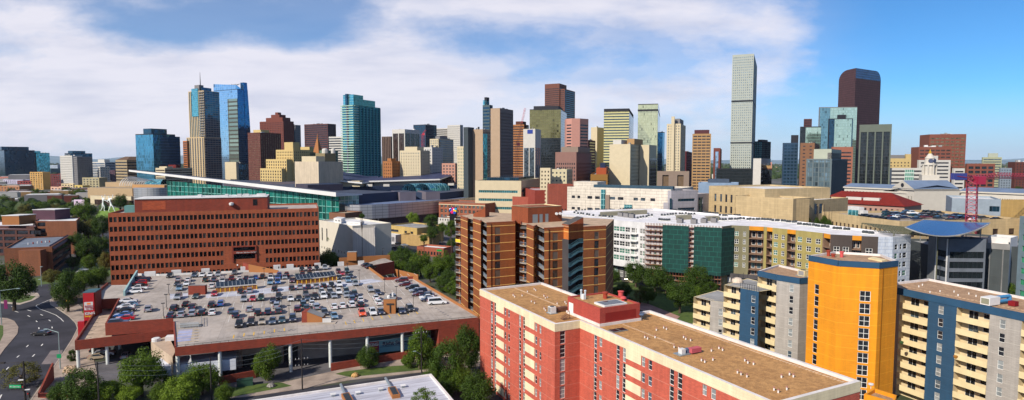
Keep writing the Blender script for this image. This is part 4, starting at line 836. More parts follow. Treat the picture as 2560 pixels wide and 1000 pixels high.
for px,off in((194,-.8),(267,-.8),(214,-12),(283,-14)):
 s=colx(px,fa,fb,3);q_=along(fa,fb,s,off);mb=MB();mb.tube(q_+(0,),q_+(ZL-1.5,),.4,.4,12);mb.build('column',m_col,r2)
mb=MB()
for i in range(7):
 a_=LK(214+i*4.2,858-i*9.5);b_=LK(221+i*4.2,851-i*9.5);mb.box(lerp(a_,b_,.5),(.6,.8),(1.4,.22),ZL,ZL+.04)
mb.build('drain_grate',DARKM,r2)
mb=MB();a_,b_=LK(187,861),LK(437,832);mb.wallq(along(a_,b_,6,-22),along(a_,b_,math.dist(a_,b_),-22),0,ZL-1.5);mb.build('back_wall',bk2,r2)
wall_thing('pale blue green slanted concrete divider wall at the left of the deck',[DK(313,740),DK(345,690)],ZD,ZD+1.6,plain('divider_teal',(0.32,0.50,0.50,1)),.5,'divider_wall',z1b=2.2+ZD)
def hut(label,x0,x1,yb,h,dep,mat,roof=None,slope=None,name='stair_hut',**k):
 a_,b_=DK(x0,yb),DK(x1,yb-(x1-x0)*.02);d_=Vector((b_[0]-a_[0],b_[1]-a_[1])).normalized();n_=Vector((-d_.y,d_.x))
 r=empty(name,label,'hut',(a_[0],a_[1],ZD));mb=MB()
 A,B=a_,b_;C_=(b_[0]+n_.x*dep,b_[1]+n_.y*dep);D_=(a_[0]+n_.x*dep,a_[1]+n_.y*dep)
 h2=h if slope is None else slope
 mb.wallq(A,B,ZD,ZD+h,0,ZD+h2);mb.wallq(B,C_,ZD,ZD+h2);mb.wallq(C_,D_,ZD,ZD+h2,0,ZD+h);mb.wallq(D_,A,ZD,ZD+h)
 mb.build('wall',mat,r);mb=MB();e=.12
 mb.poly([A+(ZD+h+.05,),B+(ZD+h2+.05,),C_+(ZD+h2+.05,),D_+(ZD+h+.05,)]);mb.build('roof',roof or ROOFG,r)
 return r,(A,B,C_,D_)
hut('square red brick stair hut at the left of the deck',471,513,737,2.9,1.6,bk2)
r,q=hut('tall brick lift hut with a cross shaped drain pipe on its front',959,989,785,4.1,3.4,rmat)
mb=MB();m_=lerp(q[0],q[1],.55);mb.box(along(q[0],q[1],math.dist(q[0],q[1])*.55,.12),(1,.3),(.25,.2),ZD+.3,ZD+3.0);mb.box(along(q[0],q[1],math.dist(q[0],q[1])*.55,.1),Vector((q[1][0]-q[0][0],q[1][1]-q[0][1])).normalized(),(2.0,.2),ZD+2.6,ZD+2.95);mb.build('pipe',DARKM,r)
mb=MB();mb.lathe([(.45,ZD+4.1),(.5,ZD+4.8),(.1,ZD+5)],8,lerp(q[0],q[2],.4));mb.tube(lerp(q[0],q[2],.7)+(ZD+4.1,),lerp(q[0],q[2],.7)+(ZD+5.5,),.25,.25,8);mb.build('roof_vent',ROOFW,r)
r,q=hut('stepped brick stair hut with sloping side at the deck front edge',768,806,808,3.0,3.6,rmat,slope=1.4)
mb=MB();a_=along(q[0],q[1],-1.4,0);mb.prism([a_,q[0],(q[3][0],q[3][1]),(q[3][0]-1.2,q[3][1])],ZD,ZD+3.0);mb.build('side_block',bk2,r)
mb=MB();mb.wallq(along(q[0],q[1],math.dist(q[0],q[1])+.1,.3),along(q[0],q[1],math.dist(q[0],q[1])+2.3,.3),ZD+.1,ZD+1.3);mb.build('white_board',ROOFW,r)
mb=MB();mb.prism([along(q[0],q[1],-2.2,1.2),along(q[0],q[1],math.dist(q[0],q[1])+3.6,1.2),along(q[0],q[1],math.dist(q[0],q[1])+3.6,-1),along(q[0],q[1],-2.2,-1)],ZD,ZD+.18);mb.build('base_slab',m_kerb,r)
def shelter(label,x0,x1,y0,y1):
 a_,b_=DK(x0,y0),DK(x1,y1);L_=math.dist(a_,b_);P=lambda s,o:along(a_,b_,s,o)
 r=empty('walkway_shelter',label,'shelter',(a_[0],a_[1],ZD),'glazed walkway shelters on the deck')
 mb=MB();mb.prism([P(0,0),P(L_,0),P(L_,-.3),P(0,-.3)],ZD,ZD+1.3);mb.build('brick_base',rmat,r)
 mb=MB();A,B,C_,D_=P(0,.3),P(L_,.3),P(L_,-2.6),P(0,-2.6)
 mb.poly([A+(ZD+1.7,),B+(ZD+1.7,),C_+(ZD+2.9,),D_+(ZD+2.9,)],[(0,0),(L_,0),(L_,3),(0,3)]);mb.wallq(C_,D_,ZD+1.2,ZD+2.9);mb.build('glazed_roof',glass('shelter_glass',(0.03,0.05,0.08,1),1.2,3,(0.25,.27,.3,1),.12,metal=.5),r)
 n_=9
 for i in range(n_+1):
  q_=P(L_*i/n_,.9);mb=MB();mb.tube(q_+(ZD,),q_+(ZD+1.35,),.14,.14,8);mb.build('bollard',m_yline,r)
shelter('glazed walkway shelter with yellow posts near the left brick hut',540,642,731,722)
shelter('glazed walkway shelter with yellow posts further right and back on the deck',742,840,711,700)
def deckpatch(name,pts,z,mat,root=DECK):
 mb=MB();q=[DK(*p_)for p_ in pts];q=q if area(q)>0 else q[::-1];mb.poly([(x,y,z)for x,y in q]);return mb.build(name,mat,root)
m_walkb=plain('walk_blue_white',(0.50,0.52,0.60,1),.8,.25,.4,False)
deckpatch('walkway',[(515,735),(650,722),(760,712),(860,704),(930,697),(960,703),(870,716),(740,726),(640,737),(515,745)],ZD+.012,m_walkb)
deckpatch('walkway',[(425,735),(470,733),(470,745),(425,748)],ZD+.012,m_walkb)
deckpatch('walkway',[(440,856),(447,825),(482,823),(476,852)],ZD+.012,plain('bay_lilac',(0.36,0.38,0.55,1),.8,.25,.4,False))
m_galv=paint('galvanised',(0.35,0.40,0.42,1),.4,.6,.1)
r=empty('metal_railing','grey metal railing around the ramp opening at the deck front left','railing',DK(445,820)+(ZD,))
mb=MB();q=[DK(445,822),DK(504,818),DK(504,796)]
for i in range(2):
 for zz in(.5,1.0):mb.tube(q[i]+(ZD+zz,),q[i+1]+(ZD+zz,),.05,.05,5)
 for k in range(9):w_=lerp(q[i],q[i+1],k/8);mb.tube(w_+(ZD,),w_+(ZD+1,),.04,.04,4,False)
mb.build('rails',m_galv,r)
mb=MB();mb.prism([DK(450,820),DK(497,817),DK(497,812),DK(450,815)],ZD,ZD+.8);mb.build('kerb_block',ROOFG,r)
DV=Vector((deck[1][0]-deck[0][0],deck[1][1]-deck[0][1])).normalized()
bay=Vector((-math.sin(R(20)),math.cos(R(20))));bay=Vector((-.36,.93)).normalized()
mb=MB();mw=MB()
for px,py in((583,846),(609,842),(634,839),(660,836),(686,832),(711,829),(866,812),(888,808),(910,804),(933,800),(956,796),(976,795),(1000,791),(1022,788),(1045,785)):
 a_=Vector(DK(px,py));b_=a_+bay*3.2;d_=DV*.12;mb.poly([tuple(a_-d_)+(ZD+.02,),tuple(a_+d_)+(ZD+.02,),tuple(b_+d_)+(ZD+.02,),tuple(b_-d_)+(ZD+.02,)])
for y in(828,835,842,849,856):
 a_,b_=Vector(DK(441,y)),Vector(DK(498,y-4));n_=Vector((0,.08));mb.poly([tuple(a_-n_)+(ZD+.02,),tuple(b_-n_)+(ZD+.02,),tuple(b_+n_)+(ZD+.02,),tuple(a_+n_)+(ZD+.02,)])
mb.build('yellow_bay_lines',m_yline,DECK)
rows_=[(440,700,755),(560,1000,735),(440,900,765),(560,900,785),(740,960,770),(420,900,712)]
O=Vector(DK(570,806))
for k,row in enumerate((0.0,14.5,30.5,46,61)):
 for i in range(-12,38):
  a_=O+DV*(2.62*i)+bay*(row+(i*.0));
  for t in(0,5.0):
   a2=a_+bay*t;b2=a2+bay*4.8;
   ppx,ppy=pxof(b2.x,b2.y,ZD)
   if not(430<ppx<1040 and ppy>700-(ppx-430)*.03):continue
   q0=pxof(a2.x,a2.y,ZD)
   if q0[1]>806:continue
   if ppx<560 and q0[1]>790:continue
   d_=DV*.05;mw.poly([tuple(a2-d_)+(ZD+.016,),tuple(a2+d_)+(ZD+.016,),tuple(b2+d_)+(ZD+.016,),tuple(b2-d_)+(ZD+.016,)])
for i in range(14):
 a_=Vector(DK(1085-i*11,757-i*4.6))if False else Vector(DK(1190,792))
mw.build('white_bay_lines',m_line,DECK)
mb=MB()
for i in range(8):
 for k in range(4):
  x=593+i*26-(0 if i<6 else-110)+k*5;y=843-i*3.6-(0 if i<6 else 13);a_=DK(x,y+RND.uniform(-1,1));mb.box(a_,tuple(DV),(.55,.3),ZD+.012,ZD+.03,False)
for i in range(7):mb.box(DK(1090+i*6,771+i*3.6),(.8,.5),(.7,.35),ZD+.012,ZD+.03,False)
for y in(826,833,840,847,854):mb.box(DK(491,y),tuple(DV),(.8,.3),ZD+.012,ZD+.03,False)
mb.build('stencil_marks',plain('stencil_dark',(0.10,0.12,0.17,1),.8,.2),DECK)
r=empty('ramp','short covered ramp with brick sides at the back right corner of the deck','ramp',DK(923,672)+(0,))
mb=MB();A=[DK(907,661),DK(923,672),at(986,662,z=8)[:2],at(960,651,z=8)[:2]];A=A if area(A)>0 else A[::-1];mb.prism(A,5.5,ZD-.02);mb.build('ramp_slab',m_deck,r)
mb=MB();wallseg(mb,DK(923,672),at(986,660,z=ZD)[:2],5.4,ZD+1.1,.35);mb.build('side_wall',bk2,r)
mb=MB();wallseg(mb,at(848,653,z=ZD)[:2],at(975,645,z=ZD)[:2],5.4,ZD+1.4,.35);mb.build('back_wall',rmat,r)
q_=at(982,672,z=5)[:2];mb=MB();mb.tube(q_+(0,),q_+(5.5,),.4,.4,10);mb.build('column',m_col,r)
wall_thing('low brick wall running along the back right side of the deck lawn',[at(985,675,z=6)[:2],at(1045,690,z=6)[:2]],0,6.5,rmat)
r,q=hut('brick wall hut with rooftop lamps behind the deck',868,891,652,3.6,3,rmat)
for i,(px,w_,lab)in enumerate(((373,1.8,'pale concrete block at the back left of the deck, beside the slanted divider'),(439,1.6,'pale concrete block behind the black car at the back left of the deck'),(512,1.4,'small pale concrete block left of the office entrance'),(609,1.3,'pale concrete block at the foot of the entrance ramp'),(691,1.3,'pale concrete block in the middle of the back edge of the deck'),(724,1.3,'pale concrete block near the right end of the brick office'),(793,1.2,'pale concrete block at the right corner of the brick office'),(851,1.2,'pale concrete block left of the ramp back wall'),(902,1.2,'pale concrete block at the head of the back ramp'))):
 yb=692 if px<420 else 690-(px-400)*.052
 a_=DK(px,yb-1);r=empty('concrete_block',lab,'block',a_+(ZD,),'pale concrete blocks along the back edge of the deck');mb=MB();mb.box((a_[0],a_[1]+.6),tuple(DV),(w_*2,.8),ZD,ZD+1.7);mb.build('block',ROOFW,r)
r_=at(210,760,z=9)[:2];sgn=empty('sign_tower','tall red store sign tower with white notice panel beside the left ramp','sign',(r_[0],r_[1],0))
a_=at(209,770,z=9)[:2];b_=at(240,768,z=9)[:2];L_=math.dist(a_,b_);P=lambda s,o:along(a_,b_,s,o)
m_sred=paint('sign_red',lin(190,12,30,.8),.45)
ztop=at(225,733,Y=a_[1])[2];zb=at(225,826,Y=a_[1])[2]
mb=MB();mb.prism([P(0,0),P(L_,0),P(L_,-5),P(0,-5)],0,ztop);mb.build('tower_body',bk2,sgn)
mb=MB();mb.prism([P(.1,.4),P(L_-.3,.4),P(L_-.3,.02),P(.1,.02)],zb+1.5,ztop,True,True);pn=mb.build('sign_face',m_sred,sgn)
mb=MB();mb.prism([P(-.05,-.0),P(L_+.0,0),P(L_,-5),P(-.05,-5)],ztop,ztop+.25);mb.build('cap',plain('cap_dark_teal',(0.05,0.12,0.15,1)),sgn)
zz=lambda py:at(225,py,Y=a_[1])[2]
mb=MB();mb.wallq(P(.3,.43),P(L_-.6,.43),zz(775),zz(755));mb.build('notice_panel',ROOFW,sgn)
mb=MB();mb.wallq(P(L_*.32,.45),P(L_*.62,.45),zz(761.5),zz(757));mb.build('logo_patch',paint('logo_orange',lin(240,130,60)),sgn)
text('Additional',.62,P(.42,.45),P(L_,.45),zz(766.5),m_sred,sgn);text('Entrance',.62,P(.55,.45),P(L_,.45),zz(770),m_sred,sgn);text('on 13th',.62,P(.75,.45),P(L_,.45),zz(773.7),m_sred,sgn)
text('KING',1.05,P(.35,.45),P(L_,.45),zz(786.5),ROOFW,sgn,bold=.04)
text('Soopers',.72,P(.35,.45),P(L_,.45),zz(792),m_yline,sgn,bold=.03)
mb=MB();mb.box(P(-.3,1.0),(1,.3),(1.6,1.2),0,zz(800));mb.build('sign_foot',m_sred,sgn)
m_tyre=plain('tyre_rubber',(0.02,0.02,0.02,1),.8,.1);m_rim=paint('wheel_rim',(0.45,0.46,0.48,1),.3,.8,.2)
m_cgl=glass('car_glass',(0.02,0.03,0.04,1),3,3,None,metal=.3,rough=.05,wob=.0,var=.1,dark=0)
m_hl=paint('headlight_clear',(0.8,0.82,0.85,1),.1,.2,1);m_tl=paint('taillight_red',(0.45,0.01,0.01,1),.2,0,1);m_trim=plain('plastic_trim',(0.03,0.03,0.035,1),.6,.1)
PROF={'sedan':dict(L=4.7,W=1.82,body=[(-2.33,.35),(-2.33,.80),(-2.2,.98),(-1.35,1.02),(1.0,.95),(2.1,.80),(2.33,.62),(2.33,.30)],cab=[(-1.75,1.0),(-1.05,1.42),(.25,1.45),(1.15,.93)],wh=.33),'suv':dict(L=4.7,W=1.90,body=[(-2.3,.45),(-2.35,.85),(-2.25,1.12),(-1.2,1.12),(1.05,1.08),(2.15,.98),(2.33,.75),(2.33,.35)],cab=[(-2.2,1.1),(-1.95,1.66),(.2,1.72),(1.1,1.07)],wh=.38),'pickup':dict(L=5.6,W=1.98,body=[(-2.8,.5),(-2.8,1.12),(-1.0,1.12),(1.2,1.12),(2.6,1.05),(2.8,.85),(2.8,.42)],cab=[(-.95,1.1),(-.75,1.78),(.55,1.8),(1.35,1.1)],wh=.40),'van':dict(L=5.7,W=2.05,body=[(-2.8,.42),(-2.82,1.2),(-1.2,1.25),(1.7,1.2),(2.6,1.0),(2.82,.75),(2.82,.38)],cab=[(-2.75,1.2),(-2.68,2.02),(1.15,2.08),(2.0,1.17)],wh=.38)}
CP={}
m_dummy=paint('car_paint_base',(.5,.5,.5,1))
def carparts(kind):
 P=PROF[kind];W=P['W'];out=[]
 def loft(outline,ws,closed=True):
  mb=MB();n=len(outline)
  return mb
 b=P['body'];mb=MB();hw=W/2
 Y=lambda z,zmax:hw-(0.10*max(0,(z-.6)/.6)**1.2)
 Lf=[(x,Y(z,1),z)for x,z in b];Rt=[(x,-Y(z,1),z)for x,z in b];n=len(b)
 for i in range(n-1):mb.poly([Lf[i],Rt[i],Rt[i+1],Lf[i+1]][::-1])
 mb.poly([Lf[0],Lf[-1],Rt[-1],Rt[0]]);mb.poly(Lf[::-1]if True else Lf);mb.poly(Rt)
 c_=P['cab'];yb=hw-.10;yt=hw-.28
 q=[(c_[0],yb),(c_[1],yt),(c_[2],yt),(c_[3],yb)]
 A=[(x,y,z)for(x,z),y in q];B=[(x,-y,z)for(x,z),y in q]
 mb.poly([A[1],A[2],B[2],B[1]]);mb.poly([A[0],A[1],B[1],B[0]]);mb.poly([A[2],A[3],B[3],B[2]]);mb.poly(A[::-1]);mb.poly(B)
 out.append(('body',mb,'body'))
 def lp(a,b_,t):return tuple(a[k]+(b_[k]-a[k])*t for k in range(3))
 def pane(a,b_,c2,d,off,ins=.10):
  cx=tuple(sum(v[k]for v in(a,b_,c2,d))/4 for k in range(3));m2=MB();m2.poly([tuple(lp(v,cx,ins)[k]+off[k]for k in range(3))for v in(a,b_,c2,d)]);return m2
 out.append(('windscreen',pane(A[2],A[3],B[3],B[2],(.02,0,.02)),m_cgl));out.append(('rear_window',pane(A[0],A[1],B[1],B[0],(-.02,0,.02)),m_cgl))
 out.append(('side_window',pane(A[0],A[1],A[2],A[3],(0,.03,0),.14),m_cgl));out.append(('side_window',pane(B[0],B[1],B[2],B[3],(0,-.03,0),.14),m_cgl))
 for x in(-P['L']*.30,P['L']*.31):
  for s in(-1,1):
   w=MB();w.cur=0;y=s*(hw-.11);w.tube((x,y-.11,P['wh']),(x,y+.11,P['wh']),P['wh'],P['wh'],12);w.cur=1;w.tube((x,y,P['wh']),(x,y+s*.125,P['wh']),P['wh']*.6,P['wh']*.55,8);out.append(('wheel',w,[m_tyre,m_rim]))
 xf,zf=b[-2];xr,zr_=b[1]
 for s in(-1,1):
  l=MB();l.box((xf-.10,s*(hw-.30)),(1,0),(.26,.42),zf-.02,zf+.13);out.append(('headlight',l,m_hl))
  l=MB();l.box((xr+.06,s*(hw-.22)),(1,0),(.20,.30),zr_-.06,zr_+.16);out.append(('taillight',l,m_tl))
 if kind=='pickup':
  l=MB();l.poly([(-2.65,.78,1.13),(-2.65,-.78,1.13),(-1.1,-.78,1.13),(-1.1,.78,1.13)][::-1]);out.append(('truck_bed',l,m_trim))
 l=MB();l.box((b[-1][0]-.02,0),(1,0),(.12,W*.7),.34,.55);out.append(('bumper',l,m_trim))
 return out
def proto(kind):
 if kind in CP:return CP[kind]
 r=[]
 for nm,mb,mt in carparts(kind):
  me=bpy.data.meshes.new(nm);me.from_pydata(mb.v,[],mb.f)
  for m_ in([m_dummy]if mt=='body' else(mt if isinstance(mt,list)else[mt])):me.materials.append(m_)
  ul=me.uv_layers.new(name='UVMap');ul.data.foreach_set('uv',[c_ for p_ in mb.uv for c_ in p_[:2]])
  if isinstance(mt,list):me.polygons.foreach_set('material_index',mb.mi)
  r.append((nm,me,mt=='body'))
 CP[kind]=r;return r
CC={'black':(12,12,14),'white':(225,228,232),'silver':(165,172,182),'grey':(95,100,108),'charcoal':(45,48,54),'navy':(22,32,62),'blue':(40,95,165),'maroon':(80,12,25),'red':(175,15,30),'green':(18,60,42),'teal':(22,60,70),'orange':(235,85,15),'champagne':(195,180,155),'slate':(70,88,110),'pale green':(150,175,165),'dark green':(22,48,30),'light blue':(120,160,190)}
CM={k:paint('car_'+k.replace(' ','_'),lin(*v,1.0),.28,.35 if k in('silver','grey','slate','champagne','light blue')else 0.0,1.0)for k,v in CC.items()}
def car(px,py,color,kind,label,group=None,z=ZD,ang=None,full=True,scale=1.0,xy=None):
 p=xy or g2(px,py,z);a=ang if ang is not None else math.atan2(bay[1],bay[0])
 r=empty('parked_car' if kind!='pickup' else 'pickup_truck',label,{'pickup':'pickup truck','van':'van'}.get(kind,'car'),(p[0],p[1],z+.02),group,a)
 if kind=='van':r.name='passenger_van'
 if scale!=1:r.scale=(scale,)*3
 for nm,me,isb in proto(kind):
  if not full and nm not in('body','windscreen','side_window','rear_window'):continue
  o=bpy.data.objects.new(nm,me);COL.objects.link(o);o.parent=r
  if isb:o.material_slots[0].link='OBJECT';o.material_slots[0].material=CM[color]
 return r
Z3=lambda x,y:(400+x/4.545,640+y/4.545);Z4=lambda x,y:(780+x/4.167,620+y/4.167);Z8=lambda x,y:(180+x/3.847,640+y/3.847)
ABAY=math.atan2(bay[1],bay[0])
nth=['first','second','third','fourth','fifth','sixth','seventh','eighth','ninth','tenth','eleventh','twelfth','thirteenth','fourteenth','fifteenth','sixteenth','seventeenth','eighteenth','nineteenth','twentieth','twenty first','twenty second','twenty third','twenty fourth','twenty fifth','twenty sixth','twenty seventh']
tn={'suv':'SUV','sedan':'sedan','pickup':'pickup truck','van':'van'}
ROWS=[('backmost row by the brick office wall',Z3,[(85,252,'black','suv'),(367,247,'slate','suv'),(455,242,'white','sedan'),(545,240,'white','sedan'),(635,236,'silver','suv'),(825,216,'grey','suv'),(1595,178,'black','suv'),(1683,172,'maroon','sedan'),(1765,168,'black','suv'),(1858,158,'silver','suv')],-1),('second row from the brick office',Z3,[(183,298,'silver','suv'),(292,298,'white','sedan'),(495,300,'dark green','suv'),(590,298,'slate','suv'),(682,285,'white','sedan'),(790,282,'maroon','suv'),(877,278,'white','sedan'),(958,278,'navy','sedan'),(1065,270,'blue','sedan'),(1145,262,'black','suv'),(1237,245,'maroon','sedan'),(1335,243,'blue','suv'),(1420,240,'maroon','suv'),(1540,247,'pale green','sedan'),(1600,232,'maroon','suv'),(1683,225,'black','sedan'),(1765,235,'white','suv')],1),('third row from the brick office',Z3,[(168,345,'black','sedan'),(275,342,'white','sedan'),(190,398,'light blue','suv'),(682,318,'white','suv'),(890,310,'white','sedan'),(1012,285,'silver','sedan'),(1235,278,'white','suv'),(1318,272,'blue','sedan'),(1395,268,'silver','sedan'),(1228,330,'light blue','suv'),(1315,325,'blue','suv'),(1482,308,'maroon','sedan'),(1545,283,'black','sedan'),(1640,270,'navy','sedan')],-1),('row beside the walkway shelters',Z3,[(562,372,'white','suv'),(650,352,'navy','sedan'),(740,335,'slate','sedan'),(893,432,'black','suv'),(993,427,'silver','suv'),(1280,405,'black','suv'),(1475,395,'charcoal','suv'),(1570,385,'silver','suv'),(1665,380,'navy','sedan'),(1755,372,'silver','sedan'),(1843,368,'black','sedan')],1),('short row around the square brick hut',Z3,[(170,500,'silver','suv'),(380,490,'dark green','sedan'),(592,460,'red','sedan')],-1),('middle row of the deck',Z3,[(925,525,'silver','suv'),(1028,520,'red','sedan'),(1123,513,'green','suv'),(1258,540,'navy','sedan'),(1325,495,'charcoal','suv'),(1460,518,'white','sedan'),(1555,515,'black','sedan'),(1635,468,'grey','suv'),(1655,515,'slate','sedan'),(1742,500,'black','suv'),(1822,450,'silver','sedan'),(1842,487,'white','suv')],-1),('row below the middle of the deck',Z3,[(125,632,'black','suv'),(262,582,'black','sedan'),(338,612,'navy','sedan'),(558,590,'black','suv'),(662,578,'blue','suv'),(780,662,'slate','sedan'),(988,640,'silver','sedan'),(1300,602,'silver','suv'),(1535,640,'maroon','suv'),(1605,583,'teal','suv'),(1642,625,'teal','sedan'),(1703,575,'white','sedan'),(1748,615,'silver','suv')],1),('next to last row of the deck',Z3,[(85,712,'navy','sedan'),(205,703,'silver','sedan'),(333,692,'silver','suv'),(448,682,'black','suv'),(560,677,'white','sedan'),(830,708,'navy','suv'),(1083,682,'black','suv'),(1197,675,'navy','suv'),(1318,662,'charcoal','sedan')],1),('front row of the deck',Z3,[(870,815,'black','pickup'),(1003,797,'black','suv'),(1128,785,'champagne','sedan'),(1250,782,'slate','sedan'),(1360,768,'teal','sedan'),(1482,755,'navy','suv')],-1),('cluster behind the right walkway shelter',Z4,[(262,268,'maroon','suv'),(302,290,'red','sedan'),(350,262,'teal','suv'),(190,308,'navy','sedan'),(270,330,'black','sedan'),(390,318,'navy','sedan'),(362,362,'light blue','suv'),(440,398,'silver','suv')],-1),('row in front of the right walkway shelter',Z4,[(30,425,'silver','sedan'),(105,420,'black','sedan'),(188,415,'black','suv'),(268,408,'white','suv')],-1),('middle right rows of the deck',Z4,[(82,492,'silver','suv'),(102,532,'white','suv'),(172,490,'grey','suv'),(210,528,'silver','sedan'),(262,490,'white','suv'),(343,483,'slate','suv'),(342,520,'silver','sedan'),(430,512,'navy','suv'),(22,542,'navy','sedan'),(597,463,'silver','suv'),(673,493,'navy','sedan')],-1),('lower right rows of the deck',Z4,[(25,650,'silver','suv'),(213,643,'white','sedan'),(300,632,'white','sedan'),(400,560,'slate','suv'),(395,625,'white','suv'),(490,570,'white','sedan'),(490,618,'black','sedan'),(652,550,'white','sedan'),(680,600,'white','sedan'),(830,545,'slate','suv')],1),('front right row beside the tall brick hut',Z4,[(112,705,'charcoal','sedan'),(212,745,'light blue','sedan'),(505,716,'orange','suv'),(617,708,'white','suv'),(705,700,'navy','sedan'),(917,690,'navy','sedan'),(1010,668,'charcoal','suv')],-1)]
for rn,cv_,lst,fs in ROWS:
 lst=sorted(lst,key=lambda q:q[0])
 for i,(x,y,cl,kd)in enumerate(lst):
  px,py=cv_(x,y);
  p=Vector(g2(px,py,ZD))+Vector((0,1.7))
  car(0,0,cl,kd,'%s %s, %s from left in the %s'%(cl,tn[kd],nth[i],rn),'cars parked on the market roof deck',xy=tuple(p),ang=ABAY+(math.pi if fs<0 else 0)+RND.uniform(-.04,.04))
ASIDE=math.atan2(DV[1],DV[0])
lst=[(935,358,'maroon','suv'),(975,400,'maroon','sedan'),(1045,435,'black','suv'),(1085,465,'silver','sedan'),(1125,470,'navy','suv'),(1122,503,'maroon','sedan'),(1197,512,'navy','sedan'),(1195,538,'white','sedan'),(1212,560,'navy','sedan'),(1300,592,'white','van')]
for i,(x,y,cl,kd)in enumerate(lst):car(*Z4(x,y-6),cl,kd,'%s %s, %s from the back in the right edge row of the deck'%(cl,tn[kd],nth[i]),'cars parked on the market roof deck',ang=ASIDE+(0 if kd=='van' else math.pi)-.1)
lst=[(640,238,'charcoal','sedan'),(690,252,'navy','suv'),(655,280,'red','suv'),(665,300,'black','sedan'),(640,330,'white','pickup'),(605,362,'white','suv'),(545,452,'white','sedan'),(560,488,'light blue','sedan'),(520,510,'white','sedan'),(530,540,'black','sedan'),(500,588,'blue','sedan'),(515,620,'red','sedan'),(450,668,'navy','suv')]
for i,(x,y,cl,kd)in enumerate(lst):car(*Z8(x,y-4),cl,kd,'%s %s, %s from the back in the left edge row of the deck'%(cl,tn[kd],nth[i]),'cars parked on the market roof deck',ang=ASIDE+(math.pi if i%3 else 0)-.05)
car(*Z8(735,528),'silver','suv','silver SUV driving alone down the left aisle of the deck',ang=ABAY+.1)
car(*Z4(610,212),'black','sedan','black sedan at the top of the back right ramp of the deck',ang=ASIDE+.5)
car(*Z4(570,190),'charcoal','sedan','charcoal sedan beside the black one at the back right ramp',ang=ASIDE+.5)
car(103,838,'black','sedan','black sedan driving alone on the left boulevard',z=.03,ang=R(186))
for i,(x,y,cl,kd,a_)in enumerate(((247,897,'champagne','sedan',ASIDE),(262,890,'silver','suv',ASIDE),(250,880,'black','sedan',ASIDE),(315,893,'silver','sedan',ABAY),(365,872,'charcoal','suv',ABAY))):
 car(x,y,cl,kd,'%s %s parked in the shade under the left ramp deck, %s from the front'%(cl,tn[kd],nth[i]),'cars parked under the left deck',z=.03,ang=a_)
for i,(x,y,cl,a_)in enumerate(((205,683,'white',.3),(213,676,'silver',.3),(220,670,'silver',.3),(214,685,'silver',.3),(228,664,'light blue',.3),(236,658,'light blue',.3),(240,652,'silver',.3),(205,648,'charcoal',.9),(213,643,'slate',.9))):
 car(x,y,cl,'sedan','%s sedan, %s from the bottom in the lane lot left of the brick office'%(cl,nth[i]),'cars parked left of the brick office',z=.04,ang=a_,full=False)
Z7=lambda x,y:(780+x/3.847,420+y/3.847)
for i,(x,y,cl,kd,a_)in enumerate(((312,782,'charcoal','suv',-.15),(460,795,'white','suv',-.15),(527,803,'charcoal','sedan',-.15),(800,872,'red','sedan',-.1),(622,718,'silver','sedan',.2),(655,700,'charcoal','sedan',.2),(730,700,'red','sedan',.2),(768,698,'silver','sedan',.2),(685,738,'black','sedan',.1),(740,736,'white','sedan',.1),(835,735,'black','sedan',.1),(890,748,'silver','sedan',.1),(870,772,'light blue','sedan',.1),(800,775,'charcoal','sedan',.1),(1000,705,'silver','sedan',.2),(1085,572,'light blue','sedan',.2),(1060,560,'white','sedan',.2),(1020,545,'red','sedan',.2),(1310,825,'charcoal','sedan',1.2),(1345,820,'grey','sedan',1.2))):
 px,py=Z7(x,y);car(px,py,cl,kd,'%s %s near the white hall, %s of the street cars behind the deck'%(cl,tn[kd],nth[i]),'cars in the lots behind the deck',z=.04,ang=a_,full=(i<4))
car(1569,706,'champagne','sedan','pale gold sedan on the street below the construction site',z=.04,ang=R(-25),full=False)
car(1523,703,'maroon','suv','dark red SUV on the street behind the brick apartments',z=.04,ang=R(-25),full=False)
a_=along(fl,fr,colx(925,fl,fr,3),-4.2);b_=along(fl,fr,colx(1085,fl,fr,3),-4.2);L_=math.dist(a_,b_);P=lambda s,o:along(a_,b_,s,o)
r=empty('semi_trailer','light blue store trailer with lettering parked under the deck','trailer',a_+(0,))
mb=MB();mb.prism([P(0,0),P(L_,0),P(L_,-2.5),P(0,-2.5)],1.1,4.5,True,True);mb.build('trailer_box',paint('trailer_blue',lin(120,185,205,.75),.4),r)
mb=MB();mb.prism([P(.2,-.3),P(L_-.2,-.3),P(L_-.2,-2.2),P(.2,-2.2)],.8,1.1);mb.build('chassis',DARKM,r)
for s in(1.5,2.8,L_-3):
 mb=MB();q=P(s,-.1);q2=P(s,-.6);mb.tube(q+(.5,),q2+(.5,),.5,.5,12);mb.build('wheel',m_tyre,r)
mb=MB();mb.wallq(P(.15,.03),P(2.9,.03),1.3,4.3);mb.build('logo_panel',paint('logo_maroon',lin(160,20,70,.8)),r)
text('KING',1.0,P(.35,.05),P(L_,.05),3.2,ROOFW,r,bold=.04);text('Soopers',.62,P(.4,.05),P(L_,.05),2.5,m_yline,r,bold=.03)
text('Right Store. Right Price.',1.45,P(3.8,.04),P(L_,.04),2.9,paint('letter_navy',lin(15,25,80)),r,bold=.05)
mb=MB();mb.wallq(P(3.0,.03),P(L_-.1,.03),2.55,2.65);mb.build('stripe',paint('letter_navy',lin(15,25,80)),r)
wall_thing('low red brick retaining wall in front of the store trailer',[g2(828,928),g2(1040,893),g2(1120,878)],0,1.9,bk2)
wall_thing('low red brick retaining wall left of the round street tree',[g2(548,963),g2(640,945),g2(648,940)],0,1.9,bk2)
wall_thing('angled brick wall rising at the lower left corner pavement',[g2(100,995),g2(136,950)],0,1.2,bk2,z1b=4.2)
wall_thing('brick wall returning right from the angled wall',[g2(100,996),g2(240,1000)],0,1.2,bk2)
